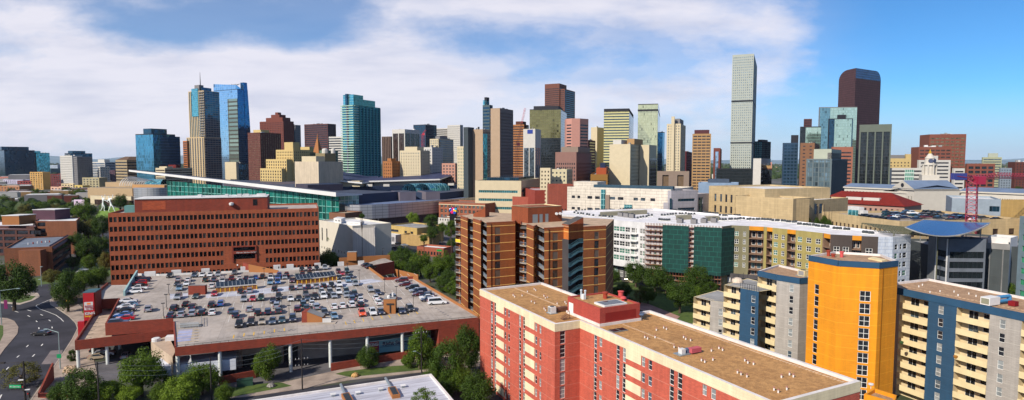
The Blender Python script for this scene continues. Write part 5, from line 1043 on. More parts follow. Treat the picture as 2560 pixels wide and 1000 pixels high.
r=empty('utility_cabinet','dark green utility cabinet in front of the brick retaining wall','cabinet',g2(613,965)+(0,));q=g2(613,965);mb=MB();mb.box(q,tuple(DV),(3.3,1.3),0.1,1.6);mb.build('cabinet_body',paint('cabinet_green',(0.02,0.07,0.05,1),.5),r);mb=MB();mb.box(q,tuple(DV),(3.5,1.5),1.6,1.7);mb.build('lid',paint('cabinet_green',(0.02,0.07,0.05,1),.5),r)
def rock(x,y,s,label,col):
 p=g2(x,y);mb=MB();rr=random.Random(int(x));n=9;rings=[]
 mb.lathe([(s*.9,0),(s*1.05,s*.35),(s*.8,s*.8),(s*.35,s*1.05)],9,p)
 mb.v=[(a+rr.uniform(-.1,.1)*s,b_+rr.uniform(-.1,.1)*s,c_+rr.uniform(-.05,.05)*s)for a,b_,c_ in mb.v]
 tag(mb.build('boulder',col,loc=(p[0],p[1],0)),label,'boulder')
rock(888,942,.9,'orange tan boulder on the grass verge by the driveway',plain('rock_tan',(0.55,0.33,0.13,1),.9,.3,2));rock(678,968,.9,'grey boulder at the foot of the round street tree',plain('rock_grey',(0.3,0.28,0.26,1),.9,.3,2))
mb=MB();rr=random.Random(3);
for i in range(60):
 q=g2(160+rr.random()*28,918+rr.random()*16);mb.lathe([(.35,0.1),(.4,.3),(.15,.5)],6,(q[0],q[1]))
tag(mb.build('rock_bed',plain('rock_bed',(0.5,0.36,0.24,1),.9,.3,2)),kind='stuff')
def leafmat(name,c,c2):
 m,nt,b=newmat(name);o=N(nt,'ShaderNodeTexCoord').outputs['Object'];g_=N(nt,'ShaderNodeNewGeometry')
 f=ramp(nt,noise(nt,o,3.2,3,.6),.35,.68);cc=mixc(nt,f,c,c2)
 oi=N(nt,'ShaderNodeObjectInfo');cc=mixc(nt,math_(nt,'MULTIPLY',oi.outputs['Random'],.35),cc,tuple(x*.55 for x in c[:3])+(1,))
 w=nt.nodes.new('ShaderNodeTexWhiteNoise');w.noise_dimensions='3D';nt.links.new(scaled(nt,o,(40,40,40)),w.inputs['Vector'])
 sn=nt.nodes.new('ShaderNodeVectorMath');sn.operation='SNAP';nt.links.new(o,sn.inputs[0]);sn.inputs[1].default_value=(.05,.05,.05);nt.links.new(sn.outputs[0],w.inputs['Vector'])
 cc=mixc(nt,math_(nt,'MULTIPLY',w.outputs['Value'],.5),cc,tuple(min(1,x*1.7)for x in c2[:3])+(1,))
 nt.links.new(cc,b.inputs['Base Color']);b.inputs['Roughness'].default_value=.6;b.inputs['Specular IOR Level'].default_value=.2
 tr=N(nt,'ShaderNodeBsdfTranslucent');nt.links.new(cc,tr.inputs['Color']);mx=N(nt,'ShaderNodeMixShader');mx.inputs[0].default_value=.25
 nt.links.new(b.outputs[0],mx.inputs[1]);nt.links.new(tr.outputs[0],mx.inputs[2]);nt.links.new(mx.outputs[0],nt.nodes['Material Output'].inputs[0]);return m
LG=leafmat('leaf_green',(0.036,0.068,0.007,1),(0.095,0.155,0.014,1));LD=leafmat('leaf_dark',(0.020,0.042,0.006,1),(0.055,0.100,0.012,1));LY=leafmat('leaf_yellow_green',(0.075,0.125,0.012,1),(0.17,0.25,0.022,1));LB=leafmat('leaf_olive',(0.07,0.075,0.015,1),(0.15,0.14,0.03,1));LA_=leafmat('leaf_amber',(0.20,0.13,0.015,1),(0.34,0.24,0.03,1))
BARK=plain('bark',(0.09,0.065,0.045,1),.95,.3,2)
def crown_mesh(seed,kind,nl):
 rr=random.Random(seed);v=[];f=[];cl=[]
 nclump={'round':46,'tall':52,'cone':60,'sparse':34,'bush':26}[kind]
 for i in range(nclump):
  while True:
   x,y,z=[rr.uniform(-1,1)for _ in range(3)];r=math.sqrt(x*x+y*y+z*z)
   if .35<r<1:break
  k=(.80+rr.uniform(-.12,.20))/max(r,.001)*r**.35
  x,y,z=x*k,y*k,z*k
  if kind=='cone':t=(z+1)/2;s=(1-t)*1.0+.12;x*=s;y*=s
  if kind=='round' and z<-.4:z=-.4+(z+.4)*.5
  cl.append((x*.78,y*.78,z*.80,rr.uniform(.20,.36)if kind!='sparse' else rr.uniform(.14,.26)))
 per=nl//nclump
 for cx,cy,cz,cr in cl:
  for _ in range(per):
   u,t=rr.uniform(-1,1),rr.uniform(0,2*math.pi);s=math.sqrt(1-u*u);d=Vector((s*math.cos(t),s*math.sin(t),u));rad=cr*(rr.random()**.4)
   p=Vector((cx,cy,cz))+d*rad;n=(d+Vector((rr.gauss(0,.6),rr.gauss(0,.6),rr.gauss(0,.6)+.35))).normalized();a=n.orthogonal().normalized();a=Matrix.Rotation(rr.uniform(0,6.28),3,n)@a;b_=n.cross(a)
   sz=rr.uniform(.022,.045);w=sz*.55;k=len(v)
   v+=[tuple(p-a*sz),tuple(p+b_*w),tuple(p+a*sz),tuple(p-b_*w)];f.append((k,k+1,k+2,k+3))
 me=bpy.data.meshes.new('crown');me.from_pydata(v,[],f);return me,cl
def trunk_mesh(seed,cl,kind):
 rr=random.Random(seed+5);mb=MB();top=-.15 if kind!='cone' else .7
 mb.tube((0,0,-2.0),(0.02,.02,-.7),.075,.055,8,False);mb.tube((0.02,.02,-.7),(0,0,top),.055,.03,8,False)
 for c_ in cl[::3]:
  s=Vector((0.01,0.01,rr.uniform(-.8,-.2)));mb.tube(s,(c_[0]*.9,c_[1]*.9,c_[2]*.9),.028,.008,5,False)
 me=bpy.data.meshes.new('trunk');me.from_pydata(mb.v,[],mb.f);return me
TP={}
for kd,sds in(('round',(1,2,3,4)),('tall',(5,6,7)),('cone',(8,9)),('sparse',(10,11)),('bush',(12,13))):
 TP[kd]=[]
 for s_ in sds:
  me,cl=crown_mesh(s_,kd,11000 if kd!='sparse' else 3600);me.materials.append(LG);tm=trunk_mesh(s_,cl,kd);tm.materials.append(BARK);TP[kd].append((me,tm))
def tree(px,py,rpx,Y,label,kind='round',mat=None,hr=1.0,group=None,zg=0.0,name=None,cat=None):
 """crown centred on a pixel at distance Y, radius in pixels"""
 rpx=rpx*1.18;Y=min(78000/(py+rpx*hr*1.12-400),Y*1.14)if zg==0 else Y
 c_=at(px,py,Y=Y);Rr_=rpx*Y/F;rz=Rr_*hr
 cz=max(c_[2],zg+rz*.8)
 nm=name or{'cone':'conifer_tree','bush':'shrub'}.get(kind,'leafy_tree');me,tm=TP[kind][RND.randrange(len(TP[kind]))]
 r=empty(nm,label,cat or('shrub' if kind=='bush' else 'tree'),(c_[0],c_[1],zg),group,RND.uniform(0,6.28))
 o=bpy.data.objects.new('crown',me);COL.objects.link(o);o.parent=r;o.location=(0,0,cz-zg);o.scale=(Rr_,Rr_,rz);o.material_slots[0].link='OBJECT';o.material_slots[0].material=mat or LG
 t=bpy.data.objects.new('trunk',tm);COL.objects.link(t);t.parent=r;zt=(cz-zg)/2.0
 t.location=(0,0,cz-zg);t.scale=(Rr_,Rr_,zt if kind!='cone' else max(zt,rz));return r
tree(208,965,52,130,'dark leafy tree at the lower left, left of the larger round one','round',LD,.95)
tree(352,928,54,126,'large round dark green tree at the front left below the ramp deck','round',LG,1.05)
tree(270,980,38,112,'bright yellow green young tree at the bottom left edge','round',LY,.8)
tree(325,985,28,110,'small bright yellow green tree right beside the other bright one','round',LY,.8)
tree(455,975,48,114,'yellow green tree under the deck corner at the bottom','round',LY,.85)
tree(505,945,48,120,'mid green tree between the power poles at the bottom left','round',LG,.85)
tree(400,985,28,112,'small green tree between the round dark tree and the yellow green ones','round',LG,.9)
tree(668,905,37,140,'egg shaped green street tree in front of the loading bay','tall',LG,1.2)
tree(920,893,33,145,'small round dark street tree in front of the store trailer','round',LD,.85)
tree(1048,868,37,146,'tall green tree in front of the right end of the loading bay','tall',LG,1.35)
tree(1120,905,48,130,'large dark tree left of the red apartment block','tall',LD,1.3)
tree(1172,865,38,138,'tall dark tree touching the left edge of the red apartment block','tall',LD,1.5)
tree(1195,975,46,112,'dark tree at the foot of the red apartment block','round',LD,1.1)
tree(1085,945,32,122,'bushy green tree behind the corner of the white roof','round',LG,1.1)
tree(1062,992,42,92,'pale green tree crown poking up before the white roof','sparse',LG,.55)
tree(52,935,48,118,'thin olive tree on the boulevard behind the black lamp post','sparse',LB,.7)
tree(180,893,11,150,'dark bush beneath the corner column of the ramp deck','bush',LD,1.4)
tree(32,705,50,190,'large dark tree at the left edge by the brown brick flats','round',LD,1.15)
tree(168,722,34,178,'dark dense conifer beside the red sign tower','tall',LD,1.35)
tree(128,690,22,200,'small olive tree at the corner of the brown brick flats','round',LB,.9)
tree(208,700,30,200,'olive green tree between the conifer and the brick office','round',LG,.95)
tree(245,690,26,205,'green tree touching the left end of the brick office','round',LG,1.0)
tree(262,655,16,225,'narrow olive tree against the brick office corner','tall',LB,1.5)
for i,(x,y,r_,Y_,m_,k_,lb)in enumerate(((215,620,26,250,LD,'round','dark tree in the shady clump left of the brick office, nearest'),(250,610,22,262,LD,'round','dark tree in the shady clump touching the office wall'),(190,600,20,270,LD,'round','dark tree in the shady clump behind the brown flats'),(220,570,24,300,LB,'round','olive tree behind the shady clump left of the office'),(255,560,24,290,LD,'tall','tall dark tree left of the office roof corner'),(212,528,28,330,LG,'round','broad green tree in the park left of the dancer sculpture'),(228,548,11,320,LD,'round','dark tree below the broad park tree'),(300,503,18,400,LD,'round','dark tree right of the dancer sculpture'),(325,520,14,400,LG,'round','small green tree behind the office roof left end'),(238,502,7,640,LY,'round','small yellow green tree beside the low theatre front'))):
 tree(x,y,r_,Y_,lb,k_,m_)
for i,(x,y,r_,Y_,m_,k_,lb)in enumerate(((822,645,24,262,LG,'round','low green tree just right of the brick office'),(806,665,12,255,LD,'bush','dark shrub at the right foot of the brick office'),(1008,642,27,262,LD,'tall','dark tree left of the pair behind the deck back corner'),(1052,655,30,240,LG,'round','broad green tree behind the deck ramp'),(1108,660,32,232,LG,'round','broad green tree left of the brick apartment tower'),(1078,552,18,330,LD,'tall','tall dark tree beside the yellow low building'),(1082,580,16,310,LD,'tall','dark tree in front of the tall one by the street'),(1033,545,16,370,LY,'round','yellow green tree behind the small yellow building'),(1105,568,13,330,LG,'round','small green tree on the avenue left of the apartment tower'),(1125,578,16,320,LG,'round','green avenue tree touching the apartment tower'),(1128,610,12,290,LD,'round','small dark tree by the red diner'),(842,592,27,285,LG,'sparse','sparse green tree in front of the white hall'),(872,545,7,400,LD,'round','small dark tree before the curved silver hall'))):
 tree(x,y,r_,Y_,lb,k_,m_)
for i,(x,y,r_,Y_,m_)in enumerate(((1110,712,20,205,LD),(1128,720,20,200,LG),(1148,728,22,196,LD),(1168,742,20,190,LG),(1185,752,18,186,LD),(1140,702,16,208,LG),(1100,700,12,214,LG),(1160,722,14,200,LD),(1192,735,14,190,LD))):
 tree(x,y,r_,Y_,'dense shrub, %s from the back in the bed right of the deck'%nth[i],'bush',m_,.8,'shrubs in the bed right of the deck')
for i,(x,y,r_,Y_,m_,k_,lb)in enumerate(((1590,682,30,222,LD,'round','dark tree in front of the white construction block, leftmost'),(1638,692,32,215,LD,'round','dark tree in front of the scaffolding'),(1700,735,40,182,LD,'round','large dark spreading tree behind the red penthouse'),(1745,695,34,205,LD,'tall','tall dark tree left of the cream balcony block'),(1712,690,22,215,LG,'round','green tree between the two dark trees by the scaffolding'),(1532,690,20,228,LD,'round','small dark tree beside the apartment tower right edge'),(1600,735,22,190,LB,'sparse','bare olive tree in front of the construction street'),(1545,735,18,190,LD,'bush','dark shrub mass behind the chimney of the red penthouse'),(2432,690,44,190,LG,'round','large dark green tree behind the blue edged roof'),(2395,700,22,195,LD,'round','dark tree at the foot of the banded glass stair tower'),(2505,690,38,200,LD,'round','dark tree at the far right behind the blue edged roof'),(2545,700,28,205,LD,'round','dark tree at the right edge of the view'))):
 tree(x,y,r_,Y_,lb,k_,m_)
for i,(x,y,r_,Y_,h_)in enumerate(((1918,550,5,262,1.2),(1934,553,6,258,1.3),(1952,554,6,256,1.3),(2007,558,8,252,1.2),(2022,556,10,250,1.2),(2042,556,11,247,1.1),(2060,554,14,246,1.1),(2072,560,12,242,1.0))):
 tree(x,y,r_,Y_,'small conifer behind the white roof, %s from left before the courthouse'%nth[i],'cone',LD,h_,'conifers before the stone courthouse')
def gravel(name,c,c2):
 m,nt,b=newmat(name);p=wpos(nt);f=ramp(nt,noise(nt,p,.25,6,.65),.3,.7);f2=ramp(nt,noise(nt,p,5,5,.8),.3,.7);f3=ramp(nt,noise(nt,p,1.1,5,.7),.35,.7)
 g=mixc(nt,f,c,c2);f4=ramp(nt,noise(nt,p,.11,7,.7),.5,.62);g=mixc(nt,math_(nt,'MULTIPLY',f4,.28),g,tuple(x*.5 for x in c[:3])+(1,));g=mixc(nt,math_(nt,'MULTIPLY',f2,.75),g,tuple(x*.42 for x in c[:3])+(1,));g=mixc(nt,math_(nt,'MULTIPLY',f3,.35),g,tuple(min(1,x*1.7)for x in c2[:3])+(1,))
 nt.links.new(g,b.inputs['Base Color']);b.inputs['Roughness'].default_value=.95
 bp=nt.nodes.new('ShaderNodeBump');bp.inputs['Strength'].default_value=.5;bp.inputs['Distance'].default_value=.05;nt.links.new(noise(nt,p,8,3,.8),bp.inputs['Height']);nt.links.new(bp.outputs[0],b.inputs['Normal']);return m
m_grav=gravel('roof_gravel',(0.38,0.19,0.065,1),(0.48,0.26,0.095,1));m_grav2=gravel('roof_gravel_brown',(0.34,0.20,0.11,1),(0.42,0.27,0.16,1))
pk=brick('brick_pink_red',lin(206,98,76,.80),bw=.45,bh=.16,var=.22,joint=.02,course=(2.6,.09,20.55*0+.35,lin(215,135,115,.75)))
pk3=brick('brick_penthouse_red',lin(188,74,60,.76),bw=.45,bh=.16,var=.2,joint=.02)
m_crm=brick('cream_band',lin(246,230,192,.78),bw=1.2,bh=.45,var=.05,joint=.02);m_frw=paint('window_frame_white',(0.75,0.75,0.72,1),.5)
m_cop=plain('coping_white',(0.70,0.66,0.64,1),.7,.15,.5)
gwA=glass('apartment_window_dark',(0.03,0.035,0.045,1),.7,.9,None,metal=.3,wob=.03,var=.5);gwB=glass('apartment_window_blind',(0.30,0.33,0.34,1),.7,.9,None,metal=.15,rough=.3,wob=.02,var=.3,dark=0);gwC=glass('apartment_window_sky',(0.16,0.24,0.32,1),.7,.9,None,metal=.6,wob=.04,var=.4)
O_=(-7.5,138.2);e1=(.456,-.89);e2=(.89,.456);Q=lambda s,t:(O_[0]+e1[0]*s+e2[0]*t,O_[1]+e1[1]*s+e2[1]*t)
ZR=22.0;ZB=20.55
root=empty('apartment_block','long red brick apartment block with cream bands and tan gravel roof, in front','building',Q(35,8)+(0,))
AB=root;wall=MB();wins=[];strips=[];
def segface(p0,p1,segs,z0,ztop,pitch,n,wallmb,panelname,panelmat,root,zref=17):
 """segs: (pxa,pxb,type); rest is plain wall"""
 L_=math.dist(p0,p1);s=0
 for a,b_,t in sorted(segs):
  sa,sb=colx(a,p0,p1,zref),colx(b_,p0,p1,zref);sb=min(sb,L_)
  if sa>s+.01:wallmb.wallq(along(p0,p1,s),along(p0,p1,sa),z0,ztop,s)
  A,B=along(p0,p1,sa),along(p0,p1,sb)
  if t=='w':facade(wallmb,A,B,z0,ztop,[(0,sb-sa)],[(ztop-pitch*(k+1)+.85,ztop-pitch*(k+1)+pitch-.15)for k in range(n)][::-1],.18,wins,sa)
  elif t=='s':facade(wallmb,A,B,z0,ztop,[(0,sb-sa)],[(ztop-pitch*(k+1)+.14,ztop-pitch*k-.06)for k in range(n)][::-1],.15,strips,sa)
  elif t=='c':
   wallmb.wallq(A,B,z0,ztop,sa)
   for k in range(n):
    mb=MB();A2,B2=along(p0,p1,sa,.03),along(p0,p1,sb,.03);z1_=ztop-pitch*k-(0 if k else-.0);mb.prism([A2,B2,B,A],z1_-1.65,z1_-(.02 if k else 0),True,True);mb.build(panelname,panelmat,root)
  s=sb
 if s<L_-.01:wallmb.wallq(along(p0,p1,s),p1,z0,ztop,s)
NF=8
segface(Q(0,0),Q(33.7,0),[(1226.6,1231.8,'s'),(1235.6,1240.2,'s'),(1240.3,1259.7,'c'),(1260.7,1265.3,'w'),(1269.4,1274.3,'w'),(1297,1302.2,'s'),(1307.2,1312.1,'s'),(1312.2,1336.3,'c'),(1337,1342.5,'w'),(1347.8,1353,'w')],0,ZB,2.6,NF,wall,'cream_panel',m_crm,root)
segface(Q(33.7,0),Q(33.7,5.5),[(1399.9,1413.2,'s')],0,ZB,2.6,NF,wall,'cream_panel',m_crm,root)
segface(Q(33.7,5.5),Q(77,5.5),[(1484.5,1492,'s'),(1497.5,1505,'w'),(1540.3,1548.6,'s'),(1556,1564.2,'s'),(1564.3,1602.3,'c'),(1603,1612,'w'),(1619.8,1629.6,'w'),(1673,1684.3,'s'),(1692.8,1704.8,'s'),(1754.4,1765.8,'w'),(1775.7,1788.4,'w'),(1850,1866,'s'),(1880,1896,'s')],0,ZB,2.6,NF,wall,'cream_panel',m_crm,root)
for a,b_ in((Q(77,5.5),Q(77,22.2)),(Q(77,22.2),Q(33.7,22.2)),(Q(33.7,22.2),Q(33.7,16.7)),(Q(33.7,16.7),Q(0,16.7)),(Q(0,16.7),Q(0,0))):wall.wallq(a,b_,0,ZB)
wall.build('wall',pk,root)
mb=MB()
for pts in([Q(-.05,-.05),Q(33.75,-.05),Q(33.75,5.45),Q(77.05,5.45),Q(77.05,22.25),Q(33.65,22.25),Q(33.65,16.75),Q(-.05,16.75)],):
 for i in range(len(pts)):mb.wallq(pts[i],pts[(i+1)%len(pts)],ZB,ZR)
 mb.poly([p_+(ZB,)for p_ in pts[::-1]])
mb.build('cream_band',m_crm,root)
mb=MB();pts=[Q(-.05,-.05),Q(33.75,-.05),Q(33.75,5.45),Q(77.05,5.45),Q(77.05,22.25),Q(33.65,22.25),Q(33.65,16.75),Q(-.05,16.75)];ins=inset(pts,.55)
for i in range(8):
 j=(i+1)%8;mb.cur=0;mb.poly([pts[i]+(ZR,),pts[j]+(ZR,),ins[j]+(ZR,),ins[i]+(ZR,)]);mb.wallq(ins[j],ins[i],ZR-.45,ZR)
mb.cur=1;mb.poly([p_+(ZR-.45,)for p_ in ins]);mb.build('roof',[m_cop,m_grav],root)
windows(wins,[gwA,gwB,gwC,gwB],root,'window',100,m_frw,.07,0,1);windows(strips,[gwA,gwA,gwB,gwC],root,'strip_window',100,m_frw,.08,0,2)
zp=24.9
pp=[Q(26.5,7.3),Q(37.5,7.3),Q(37.5,16.5),Q(26.5,16.5)]
ph=empty('penthouse',None,None,(Q(32,12)[0]-root.location.x,Q(32,12)[1]-root.location.y,0));ph.parent=root
mb=MB();mb.prism(pp,ZR-.45,zp,False);mb.build('penthouse_wall',pk3,ph)
mb=MB();i2=inset(pp,.4)
for i in range(4):j=(i+1)%4;mb.poly([pp[i]+(zp,),pp[j]+(zp,),i2[j]+(zp,),i2[i]+(zp,)]);mb.wallq(i2[j],i2[i],zp-.25,zp)
mb.cur=1;mb.poly([p_+(zp-.25,)for p_ in i2]);mb.build('penthouse_roof',[pk3,m_grav],ph)
mb=MB();mb.prism([Q(26.3,7.1),Q(37.7,7.1),Q(37.7,16.7),Q(26.3,16.7)],ZR-.45,ZR+.05,False);mb.poly([Q(26.3,7.1)+(ZR+.05,),Q(37.7,7.1)+(ZR+.05,),Q(37.7,7.3)+(ZR+.05,),Q(26.3,7.3)+(ZR+.05,)]);mb.poly([Q(37.5,7.3)+(ZR+.05,),Q(37.7,7.1)+(ZR+.05,),Q(37.7,16.7)+(ZR+.05,),Q(37.5,16.5)+(ZR+.05,)]);mb.build('white_base',m_cop,ph)
mb=MB();mb.wallq(Q(27.0,7.28),Q(28.6,7.28),ZR-.3,ZR+1.9);mb.build('door',m_frw,ph)
mb=MB();mb.wallq(Q(37.52,8.5),Q(37.52,15.6),ZR+.3,ZR+1.9);mb.build('louvre_panel',plain('louvre_red',lin(150,40,35,.8)),ph)
mb=MB();mb.prism([Q(33.2,9.0),Q(36.6,9.0),Q(36.6,14.2),Q(33.2,14.2)],zp-.25,zp+.12);mb.cur=1;mb.poly([Q(33.5,9.3)+(zp+.14,),Q(36.3,9.3)+(zp+.14,),Q(36.3,13.9)+(zp+.14,),Q(33.5,13.9)+(zp+.14,)]);mb.build('skylight',[ROOFW,m_cgl],ph)
def prp(name,label,cat,x,y,z,prof,mat,n=10,group=None):
 p=at(x,y,z=z)[:2];mb=MB();mb.lathe([(r_,z+h_)for r_,h_ in prof],n,p);return tag(mb.build(name,mat,loc=p+(z,)),label,cat,group)
m_terr=plain('terracotta',lin(170,70,50,.8));m_pkp=plain('pink_vent',lin(215,90,90,.8))
zq=zp-.25
prp('chimney','terracotta brick chimney on the red penthouse roof, beside two pale pipes','chimney',1513,746,zq,[(.45,0),(.45,1.0),(.6,1.05),(.6,1.3),(.4,1.35)],m_terr,12)
prp('chimney','pink round chimney at the back right of the red penthouse','chimney',1552,743,zq,[(.5,0),(.5,1.0),(.62,1.1),(.62,1.25),(.3,1.3)],m_pkp,14)
prp('roof_vent','squat pink mushroom vent beside the pink round chimney','vent',1558,752,zq,[(.3,0),(.3,.4),(.65,.5),(.5,.8),(.1,.95)],m_pkp,12)
for i,(x,y,lb)in enumerate(((1453,746,'tall pale blue grey flue pipe, left of a pair on the red penthouse edge'),(1463,748,'tall pale blue grey flue pipe, right of a pair on the red penthouse edge'))):prp('flue_pipe',lb,'pipe',x,y,zq,[(.16,0),(.16,1.5),(.24,1.55),(.24,1.75),(.1,1.85)],plain('pipe_bluegrey',(0.5,0.56,0.62,1),.5,.1),8)
prp('box_vent','short white flue box between the two tall flue pipes','vent',1458,748,zq,[(.35,0),(.35,1.0),(.2,1.05)],ROOFW,8)
def Z5(x,y):return(1190+x/3.226,690+y/3.226)
def Z6(x,y):return(1560+x/3.765,740+y/3.765)
vl=[Z5(*q)for q in((300,160),(312,172),(415,130),(470,110),(482,120),(548,165),(560,182),(577,178),(447,210),(472,222),(550,268),(560,282),(655,228),(718,215),(727,228),(372,163))]+[Z6(*q)for q in((196,395),(222,408),(293,396),(374,305),(400,318),(305,325),(561,395),(582,412),(627,424),(472,488),(516,500),(729,612),(760,628),(837,608),(823,522),(894,498),(928,515),(1137,614),(1166,635),(1219,648),(1068,727),(1102,745),(1157,765),(1558,745),(1594,765),(1482,770),(1412,890),(1452,912),(1532,885))]
ms=plain('vent_white',(0.72,0.70,0.68,1),.6,.1);mt_=plain('vent_cap',(0.35,0.16,0.13,1),.6,.1)
mb=MB();mb.lathe([(.11,0),(.11,.38)],8);me1=None
v0=mb.build('pipe',ms);mev=v0.data;bpy.data.objects.remove(v0);mb=MB();mb.lathe([(.14,.38),(.15,.50),(.04,.56)],8);v0=mb.build('cap',mt_);mec=v0.data;bpy.data.objects.remove(v0)
for i,(x,y)in enumerate(vl):
 p_=at(x,y,z=ZR-.45)[:2];where='back' if i<16 else 'front';j=i+1 if i<16 else i-15
 lb='small white vent stub, %s from the left on the %s gravel roof wing'
 r_=empty('vent_pipe','small white vent stub on the %s wing of the tan gravel roof, %s listed from its left'%(where,nth[(j-1)%27])if False else lb%('%s'%(nth[j-1]if j<=27 else 'last'),where)if j<=27 else 'small white vent stub nearest the lower right corner of the gravel roof %s'%('by the parapet' if i%2 else 'beside another'),'vent',p_+(ZR-.45,),'white vent stubs on the gravel roof')
 for me_,nm in((mev,'pipe'),(mec,'cap')):o=bpy.data.objects.new(nm,me_);COL.objects.link(o);o.parent=r_
mb=MB()
for s_ in range(48):
 q0,q1=Q(.8+s_*.52 if s_<46 else 0,8.6),Q(1.12+s_*.52,8.9)
 if .8+s_*.52<25:mb.box(lerp(q0,q1,.5),e1,(.45,.4),ZR-.45,ZR-.41,False)
for s_ in range(70):
 a=38.5+s_*.55
 if a<76:mb.box(Q(a,20.9),e1,(.38,.5),ZR-.45,ZR-.41,False)
 if a<52:mb.box(Q(a,12.0),e1,(.42,.4),ZR-.45,ZR-.41,False)
mb.build('paver_line',plain('paver',(0.62,0.42,0.26,1),.9,.25,1,False),AB)['kind']='stuff'
def acunit(label,x,y,z,size,h,mat=ROOFW,dirv=e1,name='rooftop_unit'):
 p_=at(x,y,z=z)[:2];r_=empty(name,label,'air conditioner',p_+(z,));mb=MB();mb.box(p_,dirv,size,z+.12,z+.12+h);mb.build('casing',mat,r_)
 mb=MB();mb.lathe([(min(size)*.36,z+.12+h),(min(size)*.36,z+.2+h)],12,p_);mb.build('fan',DARKM,r_)
 mb=MB();mb.box(p_,dirv,(size[0]*1.5,size[1]*1.4),z,z+.12);mb.build('base',m_galv,r_)
 n_=(-dirv[1],dirv[0]);
 for sgn_ in(1,):
  mb=MB();c_=(p_[0]-n_[0]*(size[1]/2+.02),p_[1]-n_[1]*(size[1]/2+.02));mb.box(c_,dirv,(size[0]*.8,.03),z+.25,z+h);mb.build('grille',plain('grille_grey',(0.25,0.25,0.26,1),.6,.1),r_)
 return r_
acunit('white cube air conditioner in front of the red penthouse door',*Z5(613,300),ZR-.45,(1.2,1.2),1.25)
r_=empty('access_stairs','small rusty brown steel steps beside the penthouse door','stairs',at(*Z5(725,350),z=ZR-.45));p_=at(*Z5(725,350),z=ZR-.45)[:2]
mb=MB()
for i in range(5):mb.box((p_[0]+e2[0]*(.3*i-.8),p_[1]+e2[1]*(.3*i-.8)),e1,(1.2,.28),ZR-.45+.16*(i+1),ZR-.45+.16*(i+1)+.06)
mb.tube((p_[0]-.9,p_[1]-.6,ZR+.2),(p_[0]+.7,p_[1]+.2,ZR+1.2),.05,.05,5);mb.tube((p_[0]+.7,p_[1]+.2,ZR-.4),(p_[0]+.7,p_[1]+.2,ZR+1.2),.05,.05,5)
mb.build('treads',plain('rust_brown',(0.16,0.07,0.045,1),.8,.3,2),r_)
r_=empty('duct_box','brown louvred duct box between the cube air conditioner and the penthouse','duct',at(*Z5(690,290),z=ZR-.45));p_=at(*Z5(690,285),z=ZR-.45)[:2];mb=MB();mb.box(p_,e2,(2.4,1.0),ZR-.35,ZR+.45);mb.build('duct_casing',plain('rust_brown',(0.16,0.07,0.045,1)),r_)
r_=empty('rooftop_unit','small rooftop plant with white tank and dusty pink duct on the gravel','air conditioner',at(*Z6(600,540),z=ZR-.45));p_=at(*Z6(545,548),z=ZR-.45)[:2]
mb=MB();mb.box(p_,e2,(2.2,1.6),ZR-.45,ZR-.3);mb.build('base',m_galv,r_);mb=MB();mb.box(p_,e2,(.8,.8),ZR-.3,ZR+.45);mb.build('tank',ROOFW,r_)
p_=at(*Z6(665,528),z=ZR-.3)[:2];mb=MB();mb.box(p_,e2,(2.0,.9),ZR-.25,ZR+.45);mb.build('duct',plain('duct_pink',lin(205,100,110,.8)),r_);p_=at(*Z6(605,528),z=ZR-.3)[:2];mb=MB();mb.box(p_,e2,(1.0,.6),ZR-.3,ZR+.35);mb.build('motor',plain('motor_blue',(0.10,0.14,0.22,1)),r_)
for i,(x,y,lb)in enumerate(((1115,447,'dark flat solar panel lying left of a pair by the penthouse foot'),(1175,437,'dark flat solar panel lying right of a pair by the penthouse foot'))):
 p_=at(*Z5(x,y),z=ZR-.45)[:2];r_=empty('roof_panel',lb,'panel',p_+(ZR-.45,));mb=MB();mb.box(p_,e2,(1.6,1.6),ZR-.42,ZR-.25);mb.build('frame',m_galv,r_);mb=MB();mb.box(p_,e2,(1.4,1.4),ZR-.25,ZR-.22);mb.build('glass',GLD,r_)
prp('satellite_dish','dark blue satellite dish on the right corner of the red penthouse','satellite dish',1604,800,ZR-.3,[(.05,0),(.05,.8),(.5,1.0),(.45,1.2)],plain('dish_blue',(0.08,0.12,0.2,1)),10)
p_=at(1259,716,z=ZR)[:2];mb=MB();A,B,C_=Q(0,9),Q(0,14),Q(2.2,14);A=Q(-1.8,8);B=Q(-1.8,14.5);C_=Q(-.1,14.5);D_=Q(-.1,8)
mb.prism([A,D_,C_,B],ZR-3,ZR-.8);mb.poly([A+(ZR-.8,),B+(ZR-.8,),C_+(ZR+.25,),D_+(ZR+.25,)]);mb.build('rear_skylight',plain('olive_frame',(0.30,0.28,0.18,1)),AB)
zw=7.0;a0=at(560,1010,z=zw)[:2];a1=at(1078,934,z=zw)[:2];a2=at(1142,996,z=zw)[:2]
v1=Vector(a1)-Vector(a0);n1_=Vector((v1.y,-v1.x)).normalized();a3=tuple(Vector(a0)+n1_*22);a2=tuple(Vector(a1)+n1_*22)
r_=polyb('low_building','low building with streaky white metal roof at the bottom edge',[a3,a2,a1,a0],0,zw,m_bay,{},None,None,par=.35,th=.5)
m,nt,b=newmat('metal_roof_white');p=wpos(nt);mp=nt.nodes.new('ShaderNodeMapping');mp.inputs['Rotation'].default_value=(0,0,-math.atan2(v1.y,v1.x));nt.links.new(p,mp.inputs[0])
f=ramp(nt,noise(nt,scaled(nt,mp.outputs[0],(.12,2.2,1)),1,5,.6),.4,.75);g=mixc(nt,f,(0.52,0.53,0.60,1),(0.26,0.25,0.29,1));sx=nt.nodes.new('ShaderNodeSeparateXYZ');nt.links.new(mp.outputs[0],sx.inputs[0])
